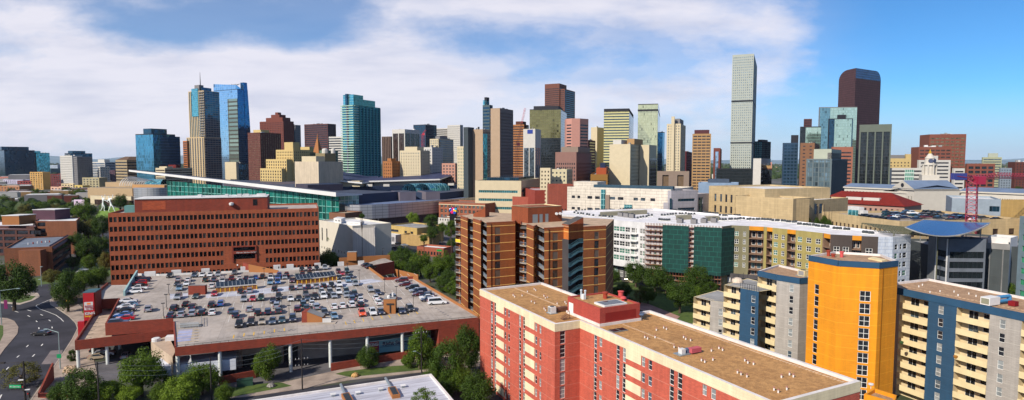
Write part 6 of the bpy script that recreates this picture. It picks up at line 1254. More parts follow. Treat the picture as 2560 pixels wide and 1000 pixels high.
ln=math_(nt,'LESS_THAN',math_(nt,'FRACT',math_(nt,'DIVIDE',sx.outputs[1],1.15)),.07);g=mixc(nt,math_(nt,'MULTIPLY',ln,.5),g,(0.22,0.22,0.26,1));nt.links.new(g,b.inputs['Base Color']);b.inputs['Roughness'].default_value=.5
for ch in r_.children:
 if ch.name.startswith('roof'):ch.data.materials[1]=m;ch.data.materials[0]=m_cop
WD=Vector((v1.x,v1.y)).normalized()
for i,(x,y)in enumerate(((833,990),(895,985),(952,976),(1008,968))):
 p_=at(x,y,z=zw-.3)[:2];rr_=empty('roof_vent','white box vent, %s from left on the white metal roof'%nth[i],'vent',p_+(zw-.3,),'box vents on the white metal roof');mb=MB();mb.box(p_,tuple(WD),(.7,.6),zw-.3,zw+.05);mb.build('curb',m_galv,rr_);mb=MB();mb.box(p_,tuple(WD),(.95,.85),zw+.05,zw+.18);mb.build('hood',ROOFW,rr_)
for i,(x0,y0,x1,y1)in enumerate(((852,965,863,990),(964,949,979,974))):
 p0_=at(x0,y0,z=zw-.3)[:2];p1_=at(x1,y1,z=zw-.3)[:2];rr_=empty('roof_duct','blue grey insulated duct, %s from left across the white metal roof'%nth[i],'duct',p0_+(zw-.3,),'ducts across the white metal roof');mb=MB();mb.tube(p0_+(zw,),p1_+(zw,),.28,.28,8);mb.build('duct_pipe',m_galv,rr_)
 p2_=at(x1+12,y1+22,z=zw-.3)[:2];n_=Vector((p2_[0]-p1_[0],p2_[1]-p1_[1])).normalized();mb=MB();c_=lerp(p1_,p2_,.5);mb.box(c_,tuple(n_),(4.5,1.5),zw-.35,zw+.35);mb.cur=1;mb.box(c_,tuple(n_),(3.9,1.1),zw+.35,zw+.37);mb.build('roof_hatch',[rmat,DARKM],rr_)
gb_=brick('block_grey',lin(178,172,165,.80),bw=.8,bh=.2,var=.12,joint=.03,course=(2.6,.05,.3,lin(205,200,190,.8)))
bb_=brick('block_blue',lin(32,78,112,.80),bw=.8,bh=.2,var=.12,joint=.03,course=(2.6,.05,.3));yb_=brick('block_yellow',lin(246,158,8,.78),bw=.8,bh=.2,var=.07,joint=.02,course=(2.6,.06,.3,lin(255,185,50,.85)))
m_bband=plain('band_blue',lin(45,85,118,.80),.8,.1);m_bal=plain('balcony_cream',lin(240,222,175,.80),.8,.1,.6);m_balw=plain('bay_beige',lin(225,205,165,.85),.85,.12)
root=empty('apartment_building','tall grey, blue and bright yellow apartment building with cream balconies','building',(75,128,0));GB=root
wn=[];
def balc(p0,p1,ztop,pitch,n,z0=0,rec=1.6):
 W=math.dist(p0,p1);A,B=along(p0,p1,0,-rec),along(p0,p1,W,-rec);mb=MB()
 pn=[];rows=[(ztop-pitch*(k+1)+.15,ztop-pitch*(k+1)+2.15)for k in range(n)][::-1]
 facade(mb,A,B,z0,ztop,[(W*.22,W*.52)],rows,.08,pn)
 mb.wallq(p0,A,z0,ztop);mb.wallq(B,p1,z0,ztop);mb.build('bay_wall',m_balw,root)
 windows(pn,[gwA,gwA,gwC],root,'balcony_door',100,m_frw,.06,1,0)
 pn=[(along(p0,p1,W*.68,-rec+.03),along(p0,p1,W*.92,-rec+.03),a_+.9,b_-.1,0)for a_,b_ in rows];windows(pn,[gwA],root,'window',100,m_frw,.05)
 for k in range(n):
  zf=ztop-pitch*(k+1);b1=MB()
  o=MB();o.prism([along(p0,p1,0.02,.12),along(p0,p1,W-.02,.12),along(p0,p1,W-.02,-.02),along(p0,p1,.02,-.02)],zf-.22,zf+1.0,True,True)
  par=o.build('balcony',m_bal,root)
  o=MB();o.prism([along(p0,p1,.02,-.03),along(p0,p1,W-.02,-.03),along(p0,p1,W-.02,-rec+.02),along(p0,p1,.02,-rec+.02)],zf-.2,zf,True,True);s_=o.build('floor_slab',m_balw,root);s_.parent=par
def bface(p0,p1,ztop,z0,mat,wpx=None,dpx=8,rows=None,name='wall',split=None,frame=True,mul=0,trans=1,zr_=15):
 mb=MB();pn=[]
 if wpx:
  s=colx(wpx,p0,p1,zr_);w_=dpx/2;facade(mb,p0,p1,z0,ztop,[(s-w_,s+w_)],rows,.12,pn)
 else:mb.wallq(p0,p1,z0,ztop)
 mb.build(name,mat,root)
 if pn:windows(pn,[gwA,gwB,gwC,gwB],root,'window',100,m_frw,.07,mul,trans)
def rws(z1,h,n,p=2.6):return[(z1-p*k-h,z1-p*k)for k in range(n)][::-1]
def bband(pts,zt,h=1.4,roofpts=None,mat=m_grav2):
 mb=MB()
 for i in range(len(pts)-1):mb.wallq(along(pts[i],pts[i+1],0,.1),along(pts[i],pts[i+1],math.dist(pts[i],pts[i+1]),.1),zt-h,zt);mb.poly([along(pts[i],pts[i+1],0,.1)+(zt-h,),along(pts[i],pts[i+1],math.dist(pts[i],pts[i+1]),.1)+(zt-h,),pts[i+1][:2]+(zt-h,),pts[i][:2]+(zt-h,)]);a_,b_=pts[i],pts[i+1];L_=math.dist(a_,b_);mb.prism([along(a_,b_,0,.1),along(a_,b_,L_,.1),along(a_,b_,L_,-.3),along(a_,b_,0,-.3)],zt-.02,zt+.03)
 mb.build('blue_band',m_bband,root)
 if roofpts:
  rp=roofpts if area(roofpts)>0 else roofpts[::-1];i2=inset(rp,.35);m2=MB()
  for i in range(len(rp)):j=(i+1)%len(rp);m2.poly([rp[i]+(zt,),rp[j]+(zt,),i2[j]+(zt,),i2[i]+(zt,)]);m2.wallq(i2[j],i2[i],zt-.5,zt)
  for i in range(len(rp)):m2.wallq(rp[i],rp[(i+1)%len(rp)],zt-1.4,zt-.02)if False else None
  m2.cur=1;m2.poly([q_+(zt-.5,)for q_ in i2]);m2.build('roof',[m_cop,mat],root)
TP_=lambda x,y,z:at(x,y,z=z)[:2]
z1=24.0
A=TP_(2196.8,710,z1);Bq=TP_(2560,784,z1);dd=Vector(Bq)-Vector(A);Bq=tuple(Vector(A)+dd*1.6);LL=math.dist(A,Bq)
sx_=lambda px:colx(px,A,Bq,20)
cuts=[2196.8,2249,2320,2391,2473,2553,2640]
Pp=lambda px:along(A,Bq,sx_(px))if px>2197 else A
zt_=z1-1.4
bface(A,Pp(2249),zt_,0,gb_,2216,1.0,rws(22.0,1.7,8));balc(Pp(2249),Pp(2320),zt_,2.6,8);bface(Pp(2320),Pp(2391),zt_,0,bb_,2349,1.0,rws(22.1,1.7,8));balc(Pp(2391),Pp(2473),zt_,2.6,8);bface(Pp(2473),Pp(2553),zt_,0,gb_,2502,1.0,rws(22.0,1.7,8));balc(Pp(2553),Pp(2640),zt_,2.6,8)
nn=Vector((-dd.y,dd.x)).normalized();back=lambda p_,k:(p_[0]+nn.x*k,p_[1]+nn.y*k)
E_=Pp(2640)
bband([A,Pp(2640)],z1,1.4,[A,E_,back(E_,15),back(A,17)])
mb=MB();mb.wallq(E_,back(E_,15),0,z1);mb.wallq(back(E_,15),back(A,17),0,z1);mb.wallq(back(A,17),A,0,z1-.1);mb.build('rear_wall',gb_,root)
z2=31.0;Y0,Y1,Y2,Y3=TP_(2022,638.6,z2),TP_(2096,651.8,z2),TP_(2199,657.5,z2),TP_(2245.5,651.8,z2)
bk1=(Y3[0]+2,Y3[1]+9);bk0=(Y0[0]+9,Y0[1]+6)
mb=MB();pn=[];s=colx(2041,Y0,Y1,22);facade(mb,Y0,Y1,0,z2-1.15,[(s-.55,s+.55)],rws(25.0,2.15,9),.12,pn)
windows(pn,[gwA],root,'stair_window',100,m_frw,.07,0,1)
pn=[];s=colx(2162,Y1,Y2,22);facade(mb,Y1,Y2,0,z2-1.15,[(s-.98,s+.98)],rws(25.0,2.2,9),.12,pn);windows(pn,[gwA],root,'lobby_window',100,m_frw,.09,1,1)
mb.wallq(Y2,Y3,0,z2-1.15);mb.wallq(Y3,bk1,0,z2-1.15);mb.wallq(bk1,bk0,0,z2-1.15);mb.wallq(bk0,Y0,0,z2-1.15);mb.build('yellow_wall',yb_,root)
bband([Y0,Y1,Y2,Y3],z2,1.15,[Y0,Y1,Y2,Y3,bk1,bk0]);mb=MB();mb.wallq(Y3,bk1,z2-1.15,z2);mb.wallq(bk1,bk0,z2-1.15,z2);mb.wallq(bk0,Y0,z2-1.15,z2);mb.build('blue_band',m_bband,root)
mb=MB();a_,b_=TP_(2212,657,z2-.2),TP_(2232,655,z2-.2);mb.tube(along(Y2,Y3,1.2,.1)+(0,),along(Y2,Y3,1.2,.1)+(z2-1.2,),.07,.07,6);mb.build('downpipe',plain('pipe_ochre',lin(150,95,10,.8)),root)
z3=25.0;S0,S1,S2,S3=TP_(1895,677,z3),TP_(1942,687,z3),TP_(2000,696,z3),TP_(2022.5,694,z3)
balc(S0,S1,z3-1.3,2.6,9);bface(S1,S2,z3-1.3,0,gb_,1978,1.0,rws(23.2,1.7,8),zr_=20);bface(S2,S3,z3-1.3,0,gb_)
sb=(S0[0]+9,S0[1]+9);bband([S0,S1,S2,S3],z3,1.3,[S0,S1,S2,S3,(S3[0]+4,S3[1]+7),sb]);mb=MB();mb.wallq(sb,S0,0,z3);mb.wallq((S3[0]+4,S3[1]+7),sb,0,z3);mb.build('rear_wall',gb_,root)
z4=21.2;T0,T1,T2=TP_(1810,712,z4),TP_(1851,720,z4),TP_(1897,729,z4)
balc(T0,T1,z4,2.6,8);bface(T1,T2,z4,0,bb_,1883,1.0,rws(20.0,1.7,7),zr_=18)
tb=(T0[0]+9,T0[1]+8);rp=[T0,T1,T2,(T2[0]+8,T2[1]+4),tb];mb=MB();mb.wallq(tb,T0,0,z4);mb.wallq(rp[3],tb,0,z4);mb.build('rear_wall',gb_,root)
roofcap(None,rp,z4,root,ROOFG,.05,.3,m_bal)
z5=16.7;U0,U1,U2=TP_(1734,742,z5),TP_(1776,752,z5),TP_(1812,756.5,z5)
balc(U0,U1,z5,2.6,6);bface(U1,U2,z5,0,gb_,1801,1.0,rws(15.0,1.7,5),zr_=13);ub=(U0[0]+9,U0[1]+8);rp=[U0,U1,U2,(U2[0]+7,U2[1]+4),ub];mb=MB();mb.wallq(ub,U0,0,z5);mb.wallq(rp[3],ub,0,z5);mb.build('rear_wall',gb_,root);roofcap(None,rp,z5,root,ROOFG,.05,.3,m_bal)
mb=MB()
for i in range(9):q_=lerp(T1,T2,i/8);mb.tube(q_+(z4,),q_+(z4+1.3,),.05,.05,5,False)
mb.tube(T1+(z4+1.25,),T2+(z4+1.25,),.05,.05,5,False)
for i in range(6):q_=lerp(T0,tb,i/5);mb.tube(q_+(z4,),q_+(z4+1.8,),.06,.06,5,False)
mb.build('terrace_railing',DARKM,root)
mb=MB();mb.lathe([(1.4,z4),(1.3,z4+.6),(.9,z4+1.0),(.3,z4+1.15)],12,(T0[0]+4.6,T0[1]+3.5));mb.build('terrace_dome',plain('canvas_beige',(0.62,0.52,0.42,1)),root)
r_=empty('rooftop_unit','long white rooftop air handler with blue and red pipes on the blue edged roof','air conditioner',at(2478,758,z=z1-.5));p_=at(2475,763,z=z1-.5)[:2];dl=tuple(dd.normalized());nl=(nn.x,nn.y)
mb=MB();mb.box(p_,nl,(3.2,1.7),z1-.3,z1+1.2);mb.build('casing',ROOFW,r_);mb=MB();mb.box((p_[0]-nl[0]*1.62,p_[1]-nl[1]*1.62),nl,(.03,1.4),z1-.1,z1+1.0);mb.build('grille',plain('grille_olive',(0.25,0.25,0.18,1)),r_)
p2_=at(2510,752,z=z1)[:2];mb=MB();mb.tube((p_[0]+1.6,p_[1]+.6,z1+.9),(p2_[0]+1,p2_[1],z1+1.0),.35,.35,8);mb.tube((p_[0]+1.6,p_[1]+.2,z1+.2),(p2_[0]+1,p2_[1]-.3,z1+.2),.35,.35,8);mb.tube((p2_[0]+1,p2_[1],z1+1.1),(p2_[0]+1,p2_[1],z1-.4),.4,.4,8);mb.build('blue_pipes',plain('duct_blue',lin(70,140,190,.8)),r_)
p3_=at(2533,764,z=z1-.4)[:2];mb=MB();mb.box(p3_,nl,(1.2,1.2),z1-.4,z1+.5);mb.build('red_motor',plain('motor_red',lin(140,20,30,.8)),r_)
acunit('cream box air conditioner on the roof against the yellow tower',2008,690,z3-.5,(1.8,1.6),1.3,m_bal,name='rooftop_unit')
acunit('small metal air conditioner at the foot of the yellow tower on the blue ledge',2231,702,z1-.2,(1.2,.8),1.1,m_galv)
for i,(x,y,lb)in enumerate(((2071,640,'tall terracotta chimney pot, leftmost on the yellow tower roof'),(2083,643,'short dark terracotta chimney pot, middle of three on the yellow tower'),(2104,643,'broad pinkish chimney pot, rightmost on the yellow tower roof'))):prp('chimney',lb,'chimney',x,y,z2-.5,[(.35,0),(.35,1.0 if i!=1 else .5),(.48,1.05 if i!=1 else .55),(.48,1.3 if i!=1 else .8),(.2,1.35 if i!=1 else .85)],m_terr if i<2 else m_pkp,10)
mb=MB();q_=[TP_(2170,648,z2-.5),TP_(2205,655,z2-.5),TP_(2218,653,z2-.5),TP_(2182,645,z2-.5)];q_=q_ if area(q_)>0 else q_[::-1];mb.prism(q_,z2-.5,z2-.2);mb.build('skylight',m_bal,root)
for i,(x,y)in enumerate(((2297,718),(2306,714),(2325,732),(2385,731),(2440,742),(2422,736),(2395,740),(2350,730))):prp('vent_pipe','tiny white vent, %s from left on the blue edged brown roof'%nth[i],'vent',x,y,z1-.5,[(.12,0),(.12,.35),(.05,.4)],ms,8,'tiny vents on the blue edged roof')
mb=MB()
for i in range(40):
 p_=lerp(A,E_,.02+i*.024);mb.box((p_[0]+nl[0]*5,p_[1]+nl[1]*5),dl,(.5,.35),z1-.5,z1-.46,False)
mb.build('paver_line',plain('paver',(0.62,0.42,0.26,1)),root)
q_=[TP_(2160,985,14),TP_(2236,1006,14),TP_(2242,988,14),TP_(2185,970,14)]
r_=polyb('annex','low annex with brown gravel roof and ochre yellow parapet below the yellow tower',q_,0,14,yb_,{},None,m_grav2,par=.6,th=.3);
prp('satellite_dish','small white satellite dish on the low annex below the yellow tower','satellite dish',2177,972,13.4,[(.05,0),(.05,.5),(.4,.7),(.42,.9),(.1,.95)],ROOFW,10)
for i,(x,y,s_,col,lb)in enumerate(((2254,856,.35,(0.04,0.09,0.03,1),'leafy potted plant on the left balcony stack, fourth balcony down'),(2439,828,.4,(0.06,0.07,0.07,1),'grey bicycle shaped clutter on the second balcony of the right stack'),(2389,892,.35,(0.35,0.15,0.02,1),'orange brown pot on a balcony of the right stack'),(2436,903,.5,(0.02,0.03,0.25,1),'blue folded parasol on the fourth balcony of the right stack'))):
 p_=at(x,y,Y=at(x,y,z=10)[1]*0+(124 if x<2300 else 116));mb=MB();mb.lathe([(s_*.5,p_[2]-s_),(s_,p_[2]-.1),(s_*1.1,p_[2]+.2),(s_*.3,p_[2]+s_*.9)],9,p_[:2]);tag(mb.build('potted_plant' if i==0 else('parasol' if i==3 else 'pot' if i==2 else 'bicycle'),plain('balc_item%d'%i,col),loc=p_),lb,'plant' if i==0 else('parasol' if i==3 else 'pot' if i==2 else 'bicycle'))
zc=32.6;bt=brick('brick_tower_brown',lin(152,84,36,.80),bw=.6,bh=.2,var=.22,course=(2.65,.16,.12,lin(250,205,120,.85)));bo=brick('brick_tower_sunlit',lin(212,120,45,.80),bw=.6,bh=.2,var=.2,course=(2.65,.16,.12,lin(250,205,120,.85)));bplain=brick('brick_tower_plain',lin(150,72,32,.78),bw=.6,bh=.2,var=.2)  # bo: orange copy of the brick, sunlight painted into the narrow faces
def PX(px,Y):p=at(px,500,Y=Y);return(p[0],Y)
V=[(1139,207),(1151,205),(1168.5,196),(1170,199),(1182,195),(1201.5,187),(1204,191),(1216.6,182.5),(1288,186.5),(1290,192),(1300,190),(1300,180),(1316.5,178),(1334,172),(1343.5,176),(1361,168),(1409.5,170.5),(1422,168),(1459,171),(1516,174)]
kinds=['bal','brown','orange','bal','brown','orange','bal','wide','dark','dark','side','bal','brown','owin','bal','wide2','orange','stair','wide3']  # orange and owin faces take the sunlit copy of the brick
pts=[PX(*v)for v in V]
root=empty('apartment_tower','brown brick apartment tower with stacked balconies and open blue stair flights','building',(0,190,0));m_rail=paint('rail_grey_blue',lin(150,165,180,.8),.4,.3,.1)
wb=MB();wo=MB();NFL=12;pitch=2.65
for i,k in enumerate(kinds):
 a,b_=pts[i],pts[i+1];W=math.dist(a,b_);zt=zc
 rows=[(zc-1.1-pitch*(j+1)+.25,zc-1.1-pitch*(j+1)+2.45)for j in range(11)][::-1]
 if k in('brown',):wb.wallq(a,b_,0,zt,i*5)
 elif k=='orange':wo.wallq(a,b_,0,zt if i!=16 else zt+.6,i*5)
 elif k=='owin':
  pn=[];facade(wo,a,b_,0,zt,[(W*.45,W*.8)],[(p_[0]+.5,p_[1]-.3)for p_ in rows],.1,pn,i*5);windows(pn,[gwA,gwC],root,'window',100,m_frw,.06)
 elif k in('wide','wide2','wide3'):
  px={'wide':1244,'wide2':1388,'wide3':1491}[k];s=colx(px,a,b_,20);pn=[];w_={'wide':.9,'wide2':.85,'wide3':.75}[k]
  facade(wb,a,b_,0,zt,[(s-w_,s+w_)],rows,.12,pn,i*5);windows(pn,[gwA,gwA,glass('window_dusky',(0.14,0.11,0.09,1),1,1,None,metal=.2,rough=.3)],root,'window',100)
 elif k in('dark','side'):wb.wallq(a,b_,0,zt,i*5)
 elif k=='bal':
  n_=Vector((-(b_[1]-a[1]),b_[0]-a[0])).normalized();A2=(a[0]+n_.x*1.3,a[1]+n_.y*1.3);B2=(b_[0]+n_.x*1.3,b_[1]+n_.y*1.3)
  wb.wallq(A2,B2,0,zt-.3,i*5);wb.wallq(a,A2,0,zt-.3);wb.wallq(B2,b_,0,zt-.3)
  pn=[(lerp(A2,B2,.2)[:2],lerp(A2,B2,.75)[:2],p_[0]-.1,p_[1]-.3,0)for p_ in rows];pn=[(along(q[0],q[1],0,.03),along(q[0],q[1],math.dist(q[0],q[1]),.03),q[2],q[3],0)for q in pn]
  windows(pn,[gwA],root,'balcony_door',100)
  mb=MB();mb.poly([a+(zt-1.2,),b_+(zt-1.2,),B2+(zt,),A2+(zt,)]);mb.build('sloped_canopy',plain('canopy_dark',(0.08,0.075,0.075,1)),root)
  for j in range(11):
   zf=zc-1.1-pitch*(j+1)+.1;mb=MB();A3,B3=along(a,b_,0.02,.1),along(a,b_,W-.02,.1)
   mb.cur=0;mb.prism([A3,B3,along(a,b_,W-.02,-1.25),along(a,b_,.02,-1.25)],zf-.18,zf,True,True)
   mb.cur=1;mb.tube(A3+(zf+1.05,),B3+(zf+1.05,),.05,.05,4,False);mb.tube(A3+(zf+.15,),B3+(zf+.15,),.04,.04,4,False)
   nb_=max(5,int(W/.28))
   for t in range(nb_+1):q=lerp(A3,B3,t/nb_);mb.tube(q+(zf,),q+(zf+1.05,),.03,.03,3,False)
   if i==0 and j==2:mb.cur=2;mb.wallq(along(a,b_,0,.14),along(a,b_,W,.14),zf,zf+1.05)
   mb.build('balcony',[m_kerb,m_rail,plain('banner_yellow',lin(250,205,60,.9))],root)
 elif k=='stair':
  n_=Vector((-(b_[1]-a[1]),b_[0]-a[0])).normalized();A2=(a[0]+n_.x*3,a[1]+n_.y*3);B2=(b_[0]+n_.x*3,b_[1]+n_.y*3)
  mb=MB();mb.wallq(A2,B2,0,zt-3);mb.wallq(a,A2,0,zt-3);mb.wallq(B2,b_,0,zt-3);mb.build('stair_recess',plain('recess_dark',(0.06,0.055,0.06,1)),root)
  wb.wallq(a,b_,zt-3.0,zt+1.3,i*5)
  mb=MB();mb.wallq(b_,a,zt-3,zt+1.3);mb.build('stair_head',bplain,root)
  for j in range(11):
   zf=zc-3.4-pitch*j-.6;mb=MB();m1=lerp(a,b_,.15);m2=lerp(a,b_,.72)
   def fl_(p,q,za,zb):
    o=n_*1.1;mb.poly([p+(za,),q+(zb,),(q[0]+o.x,q[1]+o.y,zb),(p[0]+o.x,p[1]+o.y,za)]);mb.poly([p+(za-.3,),q+(zb-.3,),q+(zb+.02,),p+(za+.02,)]);mb.tube(p+(za+1.0,),q+(zb+1.0,),.05,.05,4,False);mb.tube(p+(za+.5,),q+(zb+.5,),.035,.035,4,False)
    for t in range(9):w_=lerp(p,q,t/8);zz_=za+(zb-za)*t/8;mb.tube(w_+(zz_,),w_+(zz_+1.0,),.03,.03,3,False)
   fl_(a,m1,zf-pitch/2,zf-pitch/2);fl_(m1,m2,zf-pitch/2,zf);fl_(m2,b_,zf,zf)
   mb.build('stair_flight',paint('stair_steel',lin(95,140,155,.8),.5,.3,.1),root)
end=pts[-1];bkr=(end[0]+6,end[1]+22);bkl=(pts[0][0]+10,pts[0][1]+16)
wb.wallq(end,bkr,0,zc);wb.wallq(bkr,bkl,0,zc);wb.wallq(bkl,pts[0],0,zc)
wb.build('wall',bt,root);wo.build('sunlit_wall',bo,root)
poly=pts+[bkr,bkl];mb=MB();mb.poly([p_+(zc-.02,)for p_ in(poly if area(poly)>0 else poly[::-1])]);mb.build('roof',plain('roof_sand',(0.48,0.35,0.24,1),.9,.25,.4,False),root)
mb=MB()
for i,k in enumerate(kinds):
 if k not in('bal','stair'):a,b_=pts[i],pts[i+1];W=math.dist(a,b_);mb.prism([a,b_,along(a,b_,W,-.35),along(a,b_,0,-.35)],zc-.01,zc+.35)
mb.build('parapet',bplain,root)
def PZ(px,py,z):return at(px,py,z=z)[:2]
pa,pb_,pc=PZ(1279,515,37.3),PZ(1320,520,37.3),PZ(1405,516,37.3);pd=(pc[0]-(pb_[0]-pa[0]),pc[1]-(pb_[1]-pa[1]))
mb=MB();mb.prism([pa,pb_,pc,pd],zc-.5,37.3);mb.build('penthouse',bplain,root)
roofcap(None,[pa,pb_,pc,pd],37.55,root,m_bal,.3,.35)
for s0,s1,z0_,z1_,mt in((.13,.28,zc-.2,35.2,m_galv),(.33,.42,zc-.2,35.2,m_galv),(.50,.59,zc-.2,35.2,m_galv)):
 L_=math.dist(pb_,pc);mb=MB();mb.wallq(along(pb_,pc,L_*s0,.04),along(pb_,pc,L_*s1,.04),z0_,z1_);mb.build('door',mt,root)
mb=MB()
for s_ in(.82,.93):q=along(pb_,pc,math.dist(pb_,pc)*s_,.3);mb.tube(q+(35,),along(pb_,pc,math.dist(pb_,pc)*s_,.5)+(35.2,),.55,.5,10)
mb.build('satellite_dish',ROOFW,root)
def gable(pa,pb_,z0,z1,th,mat,slope=(0,2)):
 mb=MB();mb.prism([pa,pb_,along(pa,pb_,math.dist(pa,pb_),-th),along(pa,pb_,0,-th)],z0,z1);return mb
a_,b_=PX(1183,205),PX(1213,203);mb=MB();n_=3
A2,B2=along(a_,b_,0,-3),along(a_,b_,math.dist(a_,b_),-3);mb.wallq(a_,b_,zc,zc+1.0,0,zc+3.2);mb.wallq(b_,B2,zc,zc+3.2);mb.wallq(A2,a_,zc,zc+1.0);mb.cur=1;mb.poly([a_+(zc+1.05,),b_+(zc+3.25,),B2+(zc+3.25,),A2+(zc+1.05,)]);mb.build('sloped_hut',[bplain,plain('canopy_dark',(0.08,0.075,0.075,1))],root)
a_,b_=PX(1422,175),PX(1459,177);A2,B2=along(a_,b_,0,-4),along(a_,b_,math.dist(a_,b_),-4);mb=MB();mb.wallq(a_,b_,zc,zc+.4,0,zc+2.4);mb.wallq(b_,B2,zc,zc+2.4);mb.wallq(A2,a_,zc,zc+.4);mb.cur=1;mb.poly([a_+(zc+.45,),b_+(zc+2.45,),B2+(zc+2.45,),A2+(zc+.45,)]);mb.build('sloped_hut',[bplain,plain('canopy_dark',(0.08,0.075,0.075,1))],root)
zk=26.0;K=lambda x,y:at(x,y,z=zk)[:2]
m_wr=plain('membrane_white',(0.72,0.71,0.73,1),.8,.2,.2,False);m_wh=plain('sheathing_white',lin(230,230,232,.75),.8,.15);m_ol=brick('siding_olive',lin(175,160,95,.75),bw=3,bh=.25,var=.07,joint=.02);m_og=brick('siding_grey_olive',lin(135,130,100,.75),bw=3,bh=.25,var=.07,joint=.02);m_db=brick('siding_dark_brown',lin(72,62,58,.85),bw=.6,bh=.2,var=.15);m_wrap=brick('housewrap',lin(215,225,240,.8),bw=2.5,bh=1.2,var=.06,joint=.08,mortar=lin(150,170,205,.8));m_bare=plain('bare_frame',lin(150,120,100,.7),.9,.2,1)
c0,c1,c2,c3=K(1370,531),K(1459,543),K(1615,557),K(1806,566);c4=K(1829,563);c5=K(1911,567);c6=K(2057,582.5);c7=K(2077,586);c8=K(2196,592);c9=K(2233,592);c10=K(2278,588)
root=empty('apartment_block','white roofed apartment block under construction, partly wrapped in green netting','building',(c3[0],c3[1]+20,0));KB=root
def face(p,q,mat,cols=None,rows=None,z0=0,z1=zk,name='wall',fr=m_frw,mul=1,trans=1,cap=100,wm=None,rec=.15):
 mb=MB();pn=[]
 if cols:facade(mb,p,q,z0,z1,cols,rows,rec,pn)
 else:mb.wallq(p,q,z0,z1)
 mb.build(name,mat,root)
 if pn:windows(pn,wm or[gwA,gwA,glass('window_greenish',(0.10,0.28,0.22,1),1,1,None,metal=.4)],root,'window',cap,fr,.13,mul,trans)
def rk(n,top=24.2,h=2.1,p=3.1):return[(top-p*k-h,top-p*k)for k in range(n)][::-1]
def pc_(p,q,lst,z=20):return[(colx(a,p,q,z),colx(b_,p,q,z))for a,b_ in lst]
face(c0,c1,m_wh);L1=math.dist(c1,c2)
face(c1,c2,m_wh,pc_(c1,c2,[(1518,1527),(1534,1548),(1549,1562),(1563,1575),(1578,1587),(1588,1592),(1600,1606),(1607,1613)]),rk(5,23.4),z0=6.2,mul=1,trans=1)
face(c2,c3,m_wh,grid_cols(math.dist(c2,c3),14,.5,1),rk(5,23.4),z0=6.2,cap=60,mul=0)
for px0,px1 in((1517,1531),(1577,1596)):
 for k in range(5):
  s0,s1=colx(px0,c1,c2,18),colx(px1,c1,c2,18);zf=23.4-3.1*k-2.3;mb=MB();mb.prism([along(c1,c2,s0,1.6),along(c1,c2,s1,1.6),along(c1,c2,s1,.02),along(c1,c2,s0,.02)],zf-.25,zf,True,True)
  A_,B_=along(c1,c2,s0,1.55),along(c1,c2,s1,1.55);mb.tube(A_+(zf+1.05,),B_+(zf+1.05,),.05,.05,4,False)
  for t in range(9):q=lerp(A_,B_,t/8);mb.tube(q+(zf,),q+(zf+1.05,),.025,.025,3,False)
  mb.build('balcony',m_frw,root)
s_dark=plain('podium_dark',(0.07,0.065,0.07,1),.8,.2)
face(c1,c3,s_dark,grid_cols(math.dist(c1,c3),22,.6,2),[(1.0,4.6)],z0=0,z1=6.2,name='podium_wall',mul=2,trans=1,cap=30)
mb=MB();
m_net=brick('green_netting',lin(12,70,66,.7),bw=3.0,bh=2.0,var=.16,joint=.07,mortar=lin(30,120,105,.8),rough=.9)
def off(p,q,s,o):return along(p,q,s,o)
LN=math.dist(c2,c3)
for a_,b_ in((1658,1723),(1736,1805)):
 s0,s1=colx(a_,c2,c3,18),colx(b_,c2,c3,18);mb=MB();mb.prism([off(c2,c3,s0,1.6),off(c2,c3,s1,1.6),off(c2,c3,s1,1.5),off(c2,c3,s0,1.5)],6.5,25.6,True,True);mb.build('green_netting',m_net,root)
e_=off(c2,c3,LN,1.6);mb=MB();mb.prism([e_,along(c3,c4,math.dist(c3,c4),1.2),along(c3,c4,math.dist(c3,c4),1.1),off(c2,c3,LN,1.5)],6.5,25.2,True,True);mb.build('green_netting',m_net,root)
sc=empty('scaffolding','pipe scaffolding with timber decks on the white construction block','scaffolding',c2+(0,));m_sc=paint('scaffold_steel',lin(150,95,80,.8),.5,.3,.1)
s0=colx(1615,c1,c3,10)
mb=MB()
n_=26
for i in range(n_+1):
 s=LN*i/n_
 for o in(.35,1.45):mb.tube(off(c2,c3,s,o)+(0,),off(c2,c3,s,o)+(26.2,),.06,.06,4,False)
for k in range(13):
 z=1+k*2.0
 for o in(.35,1.45):mb.tube(off(c2,c3,0,o)+(z,),off(c2,c3,LN,o)+(z,),.05,.05,4,False)
mb.build('poles',m_sc,sc);mb=MB()
for k in range(12):
 z=2.9+k*2.0;mb.prism([off(c2,c3,0,1.4),off(c2,c3,LN,1.4),off(c2,c3,LN,.4),off(c2,c3,0,.4)],z,z+.12,True,True)
mb.build('decks',plain('plank_orange',lin(190,140,95,.8),.8,.25,1),sc)
face(c3,c4,m_og);
def obay(p,q,s0,s1,top,n,mat,slabm,dep=2.0,z0=5):
 A,B=along(p,q,s0),along(p,q,s1);A2,B2=along(p,q,s0,-dep),along(p,q,s1,-dep);mb=MB();pn=[];W=s1-s0
 facade(mb,A2,B2,z0,top,[(W*.15,W*.42),(W*.55,W*.85)],[(top-3.1*(k+1)+.2,top-3.1*(k+1)+2.4)for k in range(n)][::-1],.1,pn);mb.wallq(A,A2,z0,top);mb.wallq(B2,B,z0,top);mb.build('recess_wall',mat,root);windows(pn,[gwA,gwC],root,'balcony_door',100,m_frw,.1)
 for k in range(n):zf=top-3.1*(k+1);mb=MB();mb.prism([along(p,q,s0,.25),along(p,q,s1,.25),B2,A2],zf-.3,zf,True,True);mb.build('balcony',slabm,root)
